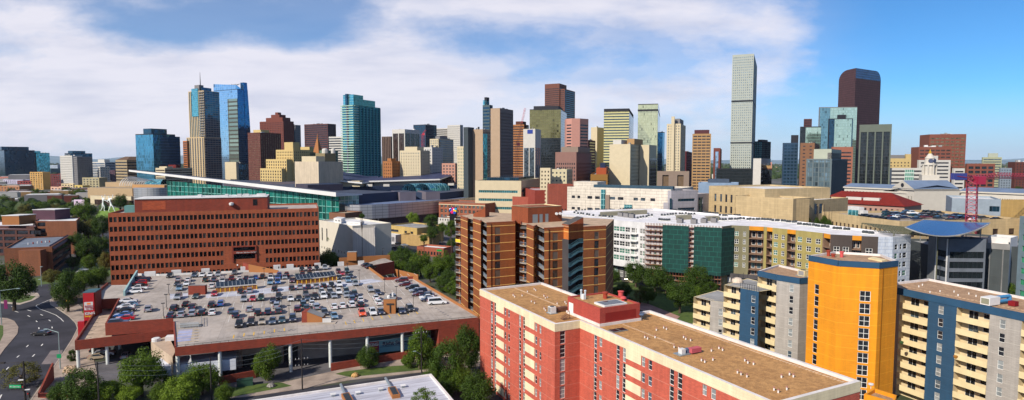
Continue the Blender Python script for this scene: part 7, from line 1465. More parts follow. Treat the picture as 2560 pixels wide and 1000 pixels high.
def zface(p,q,mat,bays,wcols,rows,z0=0,**k):
 L_=math.dist(p,q);s=0
 bs=sorted([(colx(a,p,q,18),colx(b_,p,q,18))for a,b_ in bays]);W_=[(colx(a,p,q,18),colx(b_,p,q,18))for a,b_ in wcols]
 for a,b_ in bs+[(L_,L_)]:
  if a>s+.1:face(along(p,q,s),along(p,q,a),mat,[(x-s,y-s)for x,y in W_ if s<=x and y<=a],rows,z0,**k)if any(s<=x and y<=a for x,y in W_)else face(along(p,q,s),along(p,q,a),mat,z0=z0)
  s=b_
 for a,b_ in bs:obay(p,q,a,b_,zk-1.6,6,m_bare,m_bare);face(along(p,q,a),along(p,q,b_),m_wh if a>30 else plain('ply_orange',lin(225,150,40,.8)),z0=zk-1.6,name='lintel')
zface(c4,c5,m_og,[(1872,1908)],[(1836,1846),(1857,1864)],rk(5,23.7,1.9,3.1))
zface(c5,c6,m_ol,[(1916,1930),(1967,1988)],[(1934,1944),(1953,1961),(1993,2004),(2015,2027),(2038,2050)],rk(6,23.7,1.9,3.1))
zface(c6,c7,m_bare,[(2058,2074)],[],rk(5),z0=0)
zface(c7,c8,m_db,[(2129,2152)],[(2083,2098),(2106,2121),(2163,2180)],rk(6,21.9,2.2,3.1))
face(c8,c9,m_wrap);face(c9,c10,m_wrap,pc_(c9,c10,[(2236,2243),(2249,2254),(2257,2266)]),rk(7,23.3,1.9,3.1),mul=0)
bks=K(2199,577);bk2_=K(1960,549);bk3=K(1800,535);bk4=K(1635,521);bk5=K(1405,527)
loop=[c0,c1,c2,c3,c4,c5,c6,c7,c8,c9,c10,K(2240,577),bks,bk2_,bk3,bk4,bk5]
for a_,b_ in((c10,K(2240,577)),(bk5,c0)):face(a_,b_,m_wrap)
mb=MB();lp=loop if area(loop)>0 else loop[::-1];i2=inset(lp,.5)
for i in range(len(lp)):j=(i+1)%len(lp);mb.poly([lp[i]+(zk,),lp[j]+(zk,),i2[j]+(zk,),i2[i]+(zk,)]);mb.wallq(i2[j],i2[i],zk-.8,zk);mb.wallq(lp[j],lp[i],zk-1.5,zk)if False else None
mb.poly([p_+(zk-.8,)for p_ in i2])
for p_,q_ in((bks,bk2_),(bk2_,bk3),(bk3,bk4),(bk4,bk5)):mb.wallq(p_,q_,0,zk)
mb.build('roof',m_wr,root)
mb=MB()
for(x0,y0,x1,y1)in((1500,537,1618,531),(1690,546,1730,544),(1765,549,1800,547)):
 a_,b_=K(x0,y0),K(x1,y1);mb.wallq(along(a_,b_,0,0),b_,zk-.75,zk+.9);mb.poly([a_+(zk+.9,),b_+(zk+.9,),(b_[0]+1,b_[1]+6,zk+.9),(a_[0]+1,a_[1]+6,zk+.9)])
mb.build('court_upstand',plain('court_olive',(0.27,0.25,0.18,1)),root)
m_cond=plain('condenser_dark',(0.07,0.08,0.09,1),.6,.2)
mb=MB();mb.box((0,0),(1,0),(.9,.9),.25,1.1);mb.lathe([(.35,1.1),(.35,1.2)],8);v0=mb.build('casing',m_cond);me_c=v0.data;bpy.data.objects.remove(v0);mb=MB();mb.box((0,0),(1,0),(1.2,1.2),0,.25);v0=mb.build('base',m_frw);me_b=v0.data;bpy.data.objects.remove(v0)
crow=[]
def crw(x0,y0,x1,y1,n,nm):
 for i in range(n):t=i/max(1,n-1);crow.append((x0+(x1-x0)*t+RND.uniform(-1.5,1.5),y0+(y1-y0)*t+RND.uniform(-.7,.7),nm,i))
crw(1440,530,1480,526,6,'leftmost back row');crw(1436,535,1482,541,7,'leftmost front row');crw(1495,528,1525,527,5,'back row behind the long court');crw(1550,526,1580,525,5,'back row centre');crw(1605,522,1650,521,8,'top back row');crw(1665,525,1735,532,12,'long back row right of centre');crw(1500,543,1530,545,5,'front row behind the white face');crw(1595,548,1628,541,6,'middle row before the netting');crw(1655,541,1690,538,6,'row between the courts');crw(1650,552,1672,553,5,'front row behind the netting');crw(1700,536,1735,538,6,'row right of the courts');crw(1760,533,1795,537,6,'back row toward the olive wing')
crw(1800,541,1850,541,8,'olive wing back row');crw(1800,552,1860,549,9,'olive wing front row');crw(1870,551,1920,551,8,'row above the open bays');crw(1925,553,1990,558,10,'row along the olive wing');crw(1995,563,2070,570,11,'row above the brown wing');crw(2085,574,2120,577,5,'row near the wrapped corner');crw(2160,584,2180,586,4,'last row by the wrapped corner')
for x,y,nm,i in crow:
 p_=at(x,y,z=zk-.8)[:2];r_=empty('condenser_unit','dark rooftop condenser, number %d of the %s on the white roof'%(i+1,nm),'air conditioner',p_+(zk-.8,),'condensers on the white construction roof');r_['label']='condenser, %s from left in the %s of the white roof'%(nth[i],nm)
 for me_,n2 in((me_c,'casing'),(me_b,'base')):o=bpy.data.objects.new(n2,me_);COL.objects.link(o);o.parent=r_
for i,(x,y)in enumerate(((1552,541),(1566,543),(1580,545),(1760,557),(1785,556),(1700,557),(1735,559))):
 p_=at(x,y,z=zk-.8)[:2];r_=empty('plant_unit','grey roof plant box, %s from left along the netting edge'%nth[i],'air conditioner',p_+(zk-.8,),'larger grey plant boxes on the white roof');mb=MB();mb.box(p_,(.8,-.6),(2.4,2.0),zk-.7,zk+1.1);mb.build('casing',m_grey,r_);mb=MB();mb.lathe([(.7,zk+1.1),(.75,zk+1.4)],10,p_);mb.build('fan',DARKM,r_)
polyb('construction_podium','low dark brown building with loading openings in front of the netted block',[K(0,0)]*0+[at(1700,672,z=7)[:2],at(1905,690,z=7)[:2],at(1960,660,z=7)[:2],at(1770,640,z=7)[:2]],0,7,s_dark,{0:([(6+i*5.5,9+i*5.5)for i in range(5)],[(3.4,5.4)])},[ROOFW,gwA],m_conc,par=.4)
site=at(1860,645,z=7.1)
for i,(x,y,w_,h_,cm,lb)in enumerate(((1845,655,3,1,'vent_white','white plastic wrapped bundle on the construction podium'),(1870,652,3.5,.8,'bark','pile of dark timber on the construction podium'),(1890,650,4,.9,'rust_brown','stack of orange brown boards on the construction podium'),(1818,648,2,.8,'band_blue','stack of blue boxes near the netting corner'))):
 p_=at(x,y,z=6.7)[:2];rr=random.Random(i);mb=MB()
 for k in range(6):mb.box((p_[0]+rr.uniform(-w_/2,w_/2),p_[1]+rr.uniform(-1,1)),(math.cos(k),math.sin(k)),(1.8,.7),6.65+.003*k,6.7+h_*rr.uniform(.4,1))
 tag(mb.build('material_pile',MC[cm],loc=p_+(6.6,)),lb,'building materials')
p_=at(1962,662,z=8)[:2]
r_=empty('site_hopper','bright yellow ribbed cover behind the grey blue roof corner','machine',p_+(0,));mb=MB()
for i in range(7):mb.tube((p_[0]-4+i*1.4,p_[1],0),(p_[0]-4+i*1.4,p_[1],10.2+1.2*math.sin(i/6*math.pi)),.75,.72,8)
mb.build('ribbed_cover',plain('machine_yellow',lin(250,180,30,.85)),r_)
g_tq=glass('hall_glass_green',(0.02,0.26,0.22,1),5.2,5.2,(0.16,0.42,0.38,1),.3,metal=.55,wob=.08,var=.5,dark=.15)
m_zinc=plain('roof_zinc',lin(86,94,116,.62),.6,.2,.05,False,.1);m_zincd=plain('wall_zinc_dark',lin(50,70,105,.6),.6,.2,.05);m_lav=plain('wall_lavender',lin(150,142,156,.5),.8,.15,.1)
root=empty('convention_centre','vast convention centre with green glass hall and long white blade roof','building',(-150,520,0))
def D(px,Y):return(at(px,500,Y=Y)[0],Y)
A=D(420,600);B=D(848,460);LA=math.dist(A,B);zA=zof(452,600);zB=zof(490,460)
mb=MB();mb.wallq(A,B,0,zA,0,zB);mb.build('glass_hall',g_tq,root)
mb=MB();
for i in range(33):q=along(A,B,LA*i/32,.3);mb.box(q,(1,0),(.35,.35),0,zA+(zB-zA)*i/32)
for k in range(1,8):
 z=k*5.2
 mb.tube(along(A,B,0,.3)+(z,),along(A,B,LA if z<zB else LA*max(0,(zA-z)/(zA-zB)),.3)+(z,),.14,.14,4,False)if z<zA else None
mb.build('mullions',plain('mullion_green',lin(70,130,120,.6)),root)
T0=D(325,640);T1=D(840,452);zt0=zof(424.5,640);zt1=zof(481,452)
mb=MB();th0,th1=1.8,3.2;dv=Vector((T1[0]-T0[0],T1[1]-T0[1])).normalized();nv=Vector((-dv.y,dv.x))
a0_,a1_=T0,T1;b0_=(T0[0]+nv.x*6,T0[1]+nv.y*6);b1_=(T1[0]+nv.x*26,T1[1]+nv.y*26)
mb.cur=0;mb.poly([a0_+(zt0-th0,),a1_+(zt1-th1,),a1_+(zt1,),a0_+(zt0,)]);mb.cur=1;mb.poly([a0_+(zt0,),a1_+(zt1,),b1_+(zt1-2.5,),b0_+(zt0,)]);mb.cur=0
mb.poly([a0_+(zt0-th0,),b0_+(zt0-th0,),b1_+(zt1-th1,),a1_+(zt1-th1,)]);mb.poly([b0_+(zt0-th0,),b0_+(zt0,),b1_+(zt1-2.5,),b1_+(zt1-th1,)]);mb.poly([a1_+(zt1-th1,),b1_+(zt1-th1,),b1_+(zt1-2.5,),a1_+(zt1,)]);mb.poly([a0_+(zt0-th0,),a0_+(zt0,),b0_+(zt0,),b0_+(zt0-th0,)])
mb.build('blade_roof',[plain('blade_white',(0.66,0.66,0.66,1),.6,.08,.05),m_zinc],root)
m,nt,b=newmat('ribbed_steel');uv=N(nt,'ShaderNodeUVMap').outputs[0];s_=nt.nodes.new('ShaderNodeSeparateXYZ');nt.links.new(uv,s_.inputs[0]);ln=math_(nt,'LESS_THAN',math_(nt,'FRACT',math_(nt,'DIVIDE',s_.outputs[1],2.2)),.14);lu=math_(nt,'LESS_THAN',math_(nt,'FRACT',math_(nt,'DIVIDE',s_.outputs[0],6)),.04)
nt.links.new(mixc(nt,math_(nt,'MULTIPLY',math_(nt,'MAXIMUM',ln,lu),.7),(0.50,0.50,0.52,1),(0.06,0.07,0.09,1)),b.inputs['Base Color']);b.inputs['Metallic'].default_value=.75;b.inputs['Roughness'].default_value=.42;m_steel=m
arc=[];zc_=zof(508,470);
pL=D(824,500);
for i in range(13):
 t=i/12*math.pi*.62;arc.append((0,0))
pxs=[(824,520),(826,500),(832,484),(842,473),(856,465),(875,460),(900,459),(930,462),(970,470),(1010,482),(1060,500),(1110,520),(1195,560)]
arc=[D(*q)for q in pxs]
mb=MB();u=0
for i in range(len(arc)-1):
 mb.wallq(arc[i],arc[i+1],6.5,zc_-.5,u);mb.poly([arc[i]+(6.5,),arc[i+1]+(6.5,),(arc[i+1][0]+4,arc[i+1][1]+12,6.5),(arc[i][0]+4,arc[i][1]+12,6.5)]);u+=math.dist(arc[i],arc[i+1])
mb.build('curved_front',m_steel,root)
mb=MB();rp=arc+[(arc[-1][0],arc[-1][1]+30),(arc[0][0]+10,arc[0][1]+30)];mb.poly([p_+(zc_-1.2,)for p_ in(rp if area(rp)>0 else rp[::-1])]);mb.build('curved_roof',plain('roof_periwinkle',lin(130,150,190,.6),.7,.15,.1,False),root)
mb=MB()
for i in range(len(arc)-1):a_,b_=arc[i],arc[i+1];mb.wallq((a_[0]+3,a_[1]+10),(b_[0]+3,b_[1]+10),0,6.5)
mb.build('lower_wall',plain('wall_plum',lin(110,92,100,.6)),root)
for px,Y in((926,466),(944,470),(958,474),(972,477),(986,481),(1000,485),(1013,488),(1026,493),(1040,498),(1055,504),(1072,510),(1090,518)):
 q=D(px,Y);mb=MB();mb.tube((q[0],q[1]+1.5,0),(q[0],q[1]+1.5,6.5),.5,.5,8);mb.build('column',ROOFW,root)
def blk(name,px0,Y0,px1,Y1,dep,z0,z1,mats,root_=None):
 a_,b_=D(px0,Y0),D(px1,Y1);d_=Vector((b_[0]-a_[0],b_[1]-a_[1])).normalized();n_=Vector((-d_.y,d_.x));c_=(b_[0]+n_.x*dep,b_[1]+n_.y*dep);e_=(a_[0]+n_.x*dep,a_[1]+n_.y*dep)
 mb=MB();mb.prism([a_,b_,c_,e_],z0,z1,False);mb.cur=1;mb.poly([p_+(z1,)for p_ in(a_,b_,c_,e_)]);return mb.build(name,mats,root_ or root)
blk('glass_corner',842,470,897,478,40,0,zof(488,474),[glass('hall_glass_pale',(0.45,0.68,0.62,1),3,4,(0.7,.75,.72,1),.25,metal=.5),m_zinc])
blk('roof_block',897,480,1000,520,60,zc_-2,zof(482,500),[m_zincd,m_zinc]);blk('plant_block',1000,512,1040,518,30,zc_-2,zof(480,515),[m_lav,m_zinc]);blk('plant_block',1065,525,1100,530,30,zc_-2,zof(479,528),[m_lav,m_zincd]);blk('roof_block',1100,530,1200,600,40,zc_-2,zof(478,560),[m_zincd,m_zinc])
blk('hall_roof',700,560,1190,640,90,0,zof(466,590),[m_zincd,m_zinc]);blk('hall_roof',560,690,1170,760,70,0,zof(452,740),[m_lav,m_zinc])
blk('roof_block',770,520,858,540,30,zof(490,530),zof(461,530),[plain('wall_mauve',lin(96,90,110,.5)),m_zincd]);blk('roof_block',870,610,960,620,20,zof(466,600),zof(453,615),[plain('wall_mauve',lin(96,90,110,.5)),m_zincd]);blk('roof_block',1022,640,1135,650,16,zof(465,640),zof(453,645),[m_lav,m_zinc])
for i,(x,y)in enumerate(((885,468),(900,476),(955,468),(950,480),(992,468),(1045,465),(905,480),(935,470),(1010,470),(1100,467),(1120,476),(880,480),(1160,474),(860,472))):
 q=at(x,y,Y=560+(480-y)*6);mb=MB();z_=zof(466,590);mb.box((q[0],q[1]+30),(1,0),(6,3),z_,z_+2.2);mb.build('roof_unit',m_white,root)
mb=MB()
for px in(1022,1055):
 a_=D(px,560);r_=7
 for k in range(8):
  t0,t1=math.pi*k/8,math.pi*(k+1)/8;z_=zof(478,560);mb.poly([(a_[0]-r_*math.cos(t0),a_[1],z_+r_*math.sin(t0)),(a_[0]-r_*math.cos(t1),a_[1],z_+r_*math.sin(t1)),(a_[0]+18-r_*math.cos(t1),a_[1]+14,z_+r_*math.sin(t1)),(a_[0]+18-r_*math.cos(t0),a_[1]+14,z_+r_*math.sin(t0))])
mb.build('barrel_skylight',g_teal,root)
m_wing=plain('wing_slate',lin(62,70,105,.75),.6,.2,.08,False)
def wing(pts3,name='wing_roof'):
 """pts3: four (px,py,Y) corners; thick slab"""
 P3=[at(x,y,Y=Y)for x,y,Y in pts3];mb=MB();mb.poly(P3);lo_=[(x,y,z-1.4)for x,y,z in P3];mb.poly(lo_[::-1]);mb.cur=1
 for i in range(4):j=(i+1)%4;mb.poly([lo_[i],lo_[j],P3[j],P3[i]])
 mb.build(name,[m_wing,plain('blade_white',(0.66,0.66,0.66,1))],root)
wing([(800,446,590),(905,456,580),(935,444,700),(832,424,700)]);wing([(905,456,580),(940,452,620),(945,440,740),(920,441,720)])
wing([(922,452,600),(1100,447,610),(1158,427,680),(955,440,700)])
blk('wing_support',810,594,900,584,8,zof(466,590),zof(452,590),[m_cream,m_cream]);blk('wing_support',935,610,1100,616,6,zof(466,610),zof(454,612),[m_white,m_white])
def boxpx(name,label,xa,xb,ytop,Ya,Yb,dep,wall,faces=None,win=None,roof=None,z0=0,cat='building',frame=None,mul=0,trans=0,cap=100,left=None,par=.8,side=None,zt=None):
 """front face from column xa at distance Ya to column xb at distance Yb"""
 zt=zt or zof(ytop,(Ya+Yb)/2);a_=at(xa,500,Y=Ya);b_=at(xb,500,Y=Yb);a_=(a_[0],Ya);b_=(b_[0],Yb)
 d_=Vector((b_[0]-a_[0],b_[1]-a_[1])).normalized();n_=Vector((-d_.y,d_.x));pts=[a_,b_,(b_[0]+n_.x*dep,b_[1]+n_.y*dep),(a_[0]+n_.x*dep,a_[1]+n_.y*dep)]
 fc={}
 if faces:fc[0]=faces(a_,b_,zt)if callable(faces)else faces
 if side:fc[1]=side(pts[1],pts[2],zt)
 r_=polyb(name,label,pts,z0,zt,wall,fc,win,roof,par,.4,cat,cap=cap,frame=frame,mul=mul,trans=trans);return r_,pts,zt
def gr(n,wf,rows):
 return lambda a_,b_,zt:(grid_cols(math.dist(a_,b_),n,wf,1.0),rows(zt)if callable(rows)else rows)
m_lime=brick('limestone_white',lin(238,228,212,.68),bw=6,bh=1.6,var=.05,joint=.12,mortar=lin(190,180,170,.6));m_limeg=brick('limestone_grey',lin(185,182,190,.66),bw=6,bh=1.6,var=.05,joint=.12);m_sand=brick('sandstone',lin(215,190,145,.66),bw=3,bh=1.1,var=.09,joint=.06)
r_,pt,zt=boxpx('civic_building','long pale limestone museum block with scattered slot windows behind the white roof',1418,1677,470,352,318,40,m_lime,lambda a_,b_,zt:([(colx(x0,a_,b_,18),colx(x1,a_,b_,18))for x0,x1 in((1429,1437),(1443,1450),(1468,1480),(1487,1499),(1524,1537),(1544,1558),(1583,1594),(1601,1612),(1625,1637))],[(zt-20.5,zt-19),(zt-13.2,zt-11.7),(zt-6.6,zt-5.0)]),[g_win,g_dwin],ROOFG)
for x0,x1,z0,z1,mt,nm in((1503,1513,5,zt-1,g_teal,'glass_fin'),(1514,1524,5,zt-4,m_taupe,'stair_bay'),(1561,1580,5,zt-9,g_teal,'glazed_bay'),(1659,1671,3,zt-7,m_limeg,'recess_panel')):
 mb=MB();s0,s1=colx(x0,pt[0],pt[1],18),colx(x1,pt[0],pt[1],18);mb.prism([along(pt[0],pt[1],s0,.8),along(pt[0],pt[1],s1,.8),along(pt[0],pt[1],s1,.02),along(pt[0],pt[1],s0,.02)],z0,z1);mb.build(nm,mt,r_)
mb=MB();L_=math.dist(pt[0],pt[1]);mb.prism([along(pt[0],pt[1],L_*.0,-8),along(pt[0],pt[1],L_*.25,-8),along(pt[0],pt[1],L_*.25,-20),along(pt[0],pt[1],0,-20)],zt-1,zt+2.8);mb.build('upper_block',m_lime,r_)
mb=MB();mb.prism([along(pt[0],pt[1],L_*.25,-3),along(pt[0],pt[1],L_*1.0,-3),along(pt[0],pt[1],L_*1.0,-6),along(pt[0],pt[1],L_*.25,-6)],zt-1,zt+1.5);mb.build('dark_ridge',plain('ridge_teal',lin(60,90,110,.7)),r_)
r_,pt,zt=boxpx('civic_building','grey stone end block with two long dark slots right of the limestone museum',1678,1744,476,316,322,38,m_limeg,lambda a_,b_,zt:([(colx(1694,a_,b_,18),colx(1736,a_,b_,18))],[(zt-10.6,zt-9.2),(zt-5.8,zt-4.4)]),g_navy,ROOFG)
mb=MB();s0,s1=colx(1671,pt[0],pt[1],18),colx(1675,pt[0],pt[1],18);mb.prism([along(pt[0],pt[1],-1,.6),along(pt[0],pt[1],-.05,.6),along(pt[0],pt[1],-.05,.0),along(pt[0],pt[1],-1,0)],2,zt-4);mb.build('dark_slot',g_navy,r_)
boxpx('civic_building','low grey stone block with dark glass slit beside the courthouse',1744,1772,484,330,338,20,m_limeg,lambda a_,b_,zt:([(1,5.5)],[(3,zt-2)]),g_navy,ROOFG)
r_,pt,zt=boxpx('courthouse','sandstone courthouse with two rows of tall windows behind the conifers',1772,1912,468,338,300,45,m_sand,lambda a_,b_,zt:([(colx(x-2.6,a_,b_,18),colx(x+2.6,a_,b_,18))for x in(1787,1801,1814,1827,1840,1854,1868,1882,1897)],[(zt-14.3,zt-10.6),(zt-8.4,zt-4.2)]),[g_win,g_dwin],ROOFW)
pn=[];L_=math.dist(pt[0],pt[1])
for i in range(22):s=L_*.02+L_*.93*i/21;pn.append((along(pt[0],pt[1],s,.04),along(pt[0],pt[1],s+.9,.04),zt-17.6,zt-16.5,0))
windows(pn,g_dwin,r_,'small_window',60)
pn=[]
for i in range(12):s=L_*.03+L_*.93*i/11;pn.append((along(pt[0],pt[1],s,.04),along(pt[0],pt[1],s+2.6,.04),2,zt-19,0))
windows(pn,g_dwin,r_,'ground_window',60)
r_,pt,zt=boxpx('courthouse','plain sandstone upper wing of the courthouse with narrow slots on its right',1912,2050,472,310,318,30,m_sand,lambda a_,b_,zt:([(colx(x0,a_,b_,18),colx(x1,a_,b_,18))for x0,x1 in((1962,1968),(1975,1994),(2000,2004),(2006,2016),(2018,2022))],[(zt-5.2,zt-3.0)]),g_dwin,ROOFW)
r_,pt,zt=boxpx('courthouse','windowless sandstone block in front of the courthouse wing',1915,1983,496,296,280,10,m_sand,None,None,ROOFW)
r_,pt,zt=boxpx('courthouse','sandstone front block with shaded right side, nearest the conifers',1983,2035,495,279,290,30,m_sand,None,None,ROOFW)
r_,pt,zt=boxpx('courthouse','low sandstone link with glass bay between the courthouse and garage',2033,2120,497,292,312,25,m_sand,lambda a_,b_,zt:([(1.5,4.5),(6,9.5)],[(zt-7,zt-2)]),g_win,ROOFW)
boxpx('office_building','low pale blue building with dark rooftop box behind the courthouse',1745,1845,457,440,430,20,plain('paleblue',lin(150,175,205,.65)),None,None,ROOFW)
boxpx('plant_box','dark blue grey box on the low pale blue building',1770,1822,448,450,446,12,plain('box_slate',lin(70,85,105,.8)),None,None,ROOFG)
tower('office_building','grey brown ribbed block with wide vertical recesses in front of the deco tower',1642,1723,1745,428,460,m_taupe,('pier',15,30,.42,1.2,3),Rr=('band',.3,3,.4,.4),win=plain('recess_brown',lin(130,108,85,.65)),a=12)
tower('office_building','gold brown low pavilion with dark glass band between hotels',1476,1519,1524,436,480,c('pavilion_gold',170,125,60),('band',1,5,.6,.4,3),win=g_brn,a=10,ph=[(.1,.7,.1,.9,5,c('pavilion_roof',190,90,50)),(.2,.5,.2,.7,9,c('navy_cap',35,45,75,1))])
boxpx('brick_building','long flat dark red brick wall block left of the limestone museum',1337,1418,475,470,475,45,brick('brick_flat_red',lin(165,62,45,.72),bw=.8,bh=.3,var=.12),None,None,plain('roof_pinkwhite',lin(205,180,185,.7)))
boxpx('brick_building','low red brick building with white sign square and cluttered roof',1281,1345,492,500,490,30,brick('brick_dusty',lin(180,88,68,.72),bw=.8,bh=.3,var=.15),gr(8,.3,[(3,6)]),g_dwin,plain('roof_pinkgrey',lin(150,115,115,.7)))
boxpx('brick_building','small red brick block with square tower behind the flat red block',1372,1434,462,430,430,20,brick('brick_small',lin(165,80,60,.72),bw=.8,bh=.3,var=.15),gr(8,.4,[(8,11),(14,17)]),g_dwin,plain('roof_red_dust',lin(170,90,75,.7)))
r_,pt,zt=boxpx('school_building','old brick building with pale trimmed paired windows behind the apartment tower',1097,1213,507,510,490,30,brick('brick_old',lin(168,98,70,.72),bw=.8,bh=.3,var=.15),gr(11,.6,lambda zt:[(zt-13,zt-10.4),(zt-8.6,zt-6),(zt-4.4,zt-2.2)]),[g_win,g_dwin],plain('roof_dusty',lin(160,120,105,.7)),frame=m_cream,mul=1,trans=1)
mb=MB();mb.prism([along(pt[0],pt[1],0,.3),along(pt[0],pt[1],math.dist(pt[0],pt[1]),.3),along(pt[0],pt[1],math.dist(pt[0],pt[1]),.02),along(pt[0],pt[1],0,.02)],zt-2.2,zt-1.5);mb.build('cornice',m_cream,r_)
r_,pt,zt=boxpx('school_building','rear brick wing with rooftop boxes right of the tall chimney',1165,1272,492,600,570,30,brick('brick_old_dark',lin(120,68,52,.72),bw=.8,bh=.3,var=.15),gr(13,.4,lambda zt:[(zt-9,zt-6.5),(zt-4.5,zt-2)]),g_dwin,plain('roof_dusty',lin(160,120,105,.7)))
q=at(1220,500,Y=545);r_=empty('chimney','tall square brick chimney rising behind the apartment tower','chimney',(q[0],545,0));mb=MB();mb.tube((q[0],545,0),(q[0],545,zof(462,545)),1.3,1.0,4);mb.build('shaft',brick('brick_old_dark',lin(120,68,52,.72)),r_);mb=MB();mb.tube((q[0],545,zof(466,545)),(q[0],545,zof(461,545)),1.25,1.25,4);mb.build('cap',m_brownd,r_)
q=at(1133,527,Y=480);r_=empty('mural','bright blue, yellow and red mural board beside the old brick building','mural',(q[0],480,0));mb=MB()
cols_=[lin(30,90,200),lin(230,30,110),lin(250,210,20),lin(20,20,30),lin(40,170,220)]
for i,(dx,dz,s,ci)in enumerate(((-1.2,.5,1,0),(0,1,.9,1),(.8,0,1,2),(1.3,1,.7,4),(-.6,-.7,.9,1),(.6,-1,.8,0))):mb.cur=ci;mb.tube((q[0]+dx*1.5,479.9-.02*i,q[2]+dz*1.5),(q[0]+dx*1.5,479.85-.02*i,q[2]+dz*1.5),s*1.5,s*1.4,9)
mb.cur=3;mb.prism([(q[0]-3,480),(q[0]+3.2,480),(q[0]+3.2,481),(q[0]-3,481)],0,q[2]+3);mb.build('painted_board',[paint('mural%d'%i,c_)for i,c_ in enumerate(cols_)],r_)
boxpx('low_building','low building with brown roof and white edge on the avenue',1095,1150,545,486,478,14,m_white,gr(8,.4,[(3,4.5)]),g_dwin,plain('roof_terrac',lin(185,130,95,.7)))
r_,pt,zt=boxpx('parking_garage','sandstone parking garage with two rows of square openings and rooftop cars',2056,2251,541,285,240,60,m_sand,gr(17,.45,lambda zt:[(zt-14.6,zt-12.4),(zt-10.6,zt-8.4),(zt-6.6,zt-4.0)]),g_brn,plain('garage_roof',(0.40,0.34,0.28,1),.9,.25,.1,False),side=lambda a_,b_,zt:(grid_cols(math.dist(a_,b_),7,.35,2),[(zt-10.6,zt-8.4),(zt-6.6,zt-4.0)]),par=1.0,zt=27.5)
GP=pt;ga=Vector(pt[0]);gd=(Vector(pt[1])-ga).normalized();gn=Vector((-gd.y,gd.x));gl_=math.dist(pt[0],pt[1]);rr=random.Random(11)
cl_=['charcoal','navy','black','slate','white','silver','maroon','teal','navy','black']
k=0
for row in range(5):
 for i in range(12):
  if rr.random()<.25 or(row<2 and i<4):continue
  s=gl_*(.18+.068*i);p_=ga+gd*s+gn*(6+row*11);cl=cl_[rr.randrange(10)];kd='suv' if rr.random()<.5 else 'sedan'
  car(0,0,cl,kd,'%s %s on the sandstone garage roof, row %s from the front, %s across'%(cl,tn[kd],['one','two','three','four','five'][row],nth[i]),'cars on the sandstone garage roof',z=26.6,xy=tuple(p_),ang=math.atan2(gn.y,gn.x)+rr.uniform(-.1,.1),full=False)
r2=empty('delivery_truck','white box truck beside a green glass kiosk on the sandstone garage roof','truck',tuple(ga+gd*9+gn*9)+(26.6,));mb=MB();mb.box(tuple(ga+gd*11+gn*9),tuple(gd),(7,2.6),27.4,30.6);mb.build('box_body',ROOFW,r2);mb=MB();mb.box(tuple(ga+gd*16+gn*9),tuple(gd),(2.2,2.4),27.2,29.2);mb.build('cab',ROOFW,r2)
mb=MB()
for s_ in(-2.2,2.2,5):
 q=ga+gd*(11+s_)+gn*7.8;mb.tube((q.x,q.y,27.1),(q.x+gn.x*2.3,q.y+gn.y*2.3,27.1),.5,.5,8)
mb.build('wheels',m_tyre,r2)
boxpx('kiosk','green glass kiosk with white roof beside the box truck on the garage',2121,2146,525,275,272,6,g_teal,None,None,ROOFW,z0=26.6)
r_,pt,zt=boxpx('parking_garage','dark grey mesh clad garage block behind the yellow tower',2262,2326,604,232,214,40,brick('mesh_panel',lin(70,78,82,.8),bw=6,bh=3,var=.08,joint=.12),None,None,ROOFG)
r_,pt,zt=boxpx('stair_tower','pale concrete wall of the stair tower beside the dark mesh garage',2326,2343,592,212,207,14,plain('wall_palegrey',lin(150,155,158,.75)),None,None,ROOFW)
bn=lambda a_,b_,zt:(grid_cols(math.dist(a_,b_),1,.94,.1),[(zt-4.6-3.4*k-1.9,zt-4.6-3.4*k+.3)for k in range(6)][::-1])
r_,pt,zt=boxpx('stair_tower','grey banded glass stair tower with dark ribbon windows under the solar canopy',2343,2378,594,206,199,12,plain('band_grey',lin(120,128,140,.75)),bn,g_black,ROOFW,side=bn)
mb=MB();q=along(pt[0],pt[1],math.dist(pt[0],pt[1])-.3,.3);mb.box(q,(1,0),(.3,.3),0,zt);q=along(pt[0],pt[1],math.dist(pt[0],pt[1])*.2,.4);mb.box(q,(1,0),(.3,.3),0,zt);mb.build('downpipe',ROOFW,r_)
r_,pt,zt=boxpx('parking_garage','long grey mesh clad garage with concrete rim behind the far right trees',2401,2532,607,212,203,30,brick('mesh_panel',lin(70,78,82,.8)),None,None,m_conc)
mb=MB();mb.prism([along(pt[0],pt[1],0,.2),along(pt[0],pt[1],math.dist(pt[0],pt[1]),.2),along(pt[0],pt[1],math.dist(pt[0],pt[1]),.02),along(pt[0],pt[1],0,.02)],zt-1.9,zt+.1);mb.build('rim',plain('rim_grey',lin(160,160,160,.7)),r_)
for i in range(4):q=along(pt[0],pt[1],math.dist(pt[0],pt[1])*(i+.5)/4,.15);mb=MB();mb.box(q,(1,0),(.25,.25),0,zt-2);mb.build('pilaster',ROOFG,r_)
boxpx('roof_hut','pale roof hut on the grey mesh garage, right of the canopy',2475,2532,593,214,209,10,ROOFW,None,None,ROOFW)
root=empty('solar_canopy','large sagging blue solar panel canopy on the garage roof','canopy',(170,235,22));m_pv=brick('solar_blue',lin(18,58,130,.7),bw=3.2,bh=2.2,var=.15,joint=.15,mortar=lin(90,110,140,.7),rough=.25)
P00=at(2275,585,Y=238);P10=at(2330,549,Y=270);P01=at(2360,590,Y=222);P11=at(2470,562,Y=258)
P00=at(2262,568,Y=196);P01=at(2372,606,Y=188);P02=at(2471,561,Y=196);P10=at(2310,549,Y=226);P11=at(2400,556,Y=224);P12=at(2476,557,Y=222)
mb=MB();nu,nv_=14,6
def bez(a_,b_,c_,t):return tuple(a_[k]*(1-t)**2+2*b_[k]*t*(1-t)+c_[k]*t*t for k in range(3))
C0=lambda t:bez(P00,(P01[0],P01[1],P01[2]-1.5),P02,t);C1=lambda t:bez(P10,P11,P12,t)
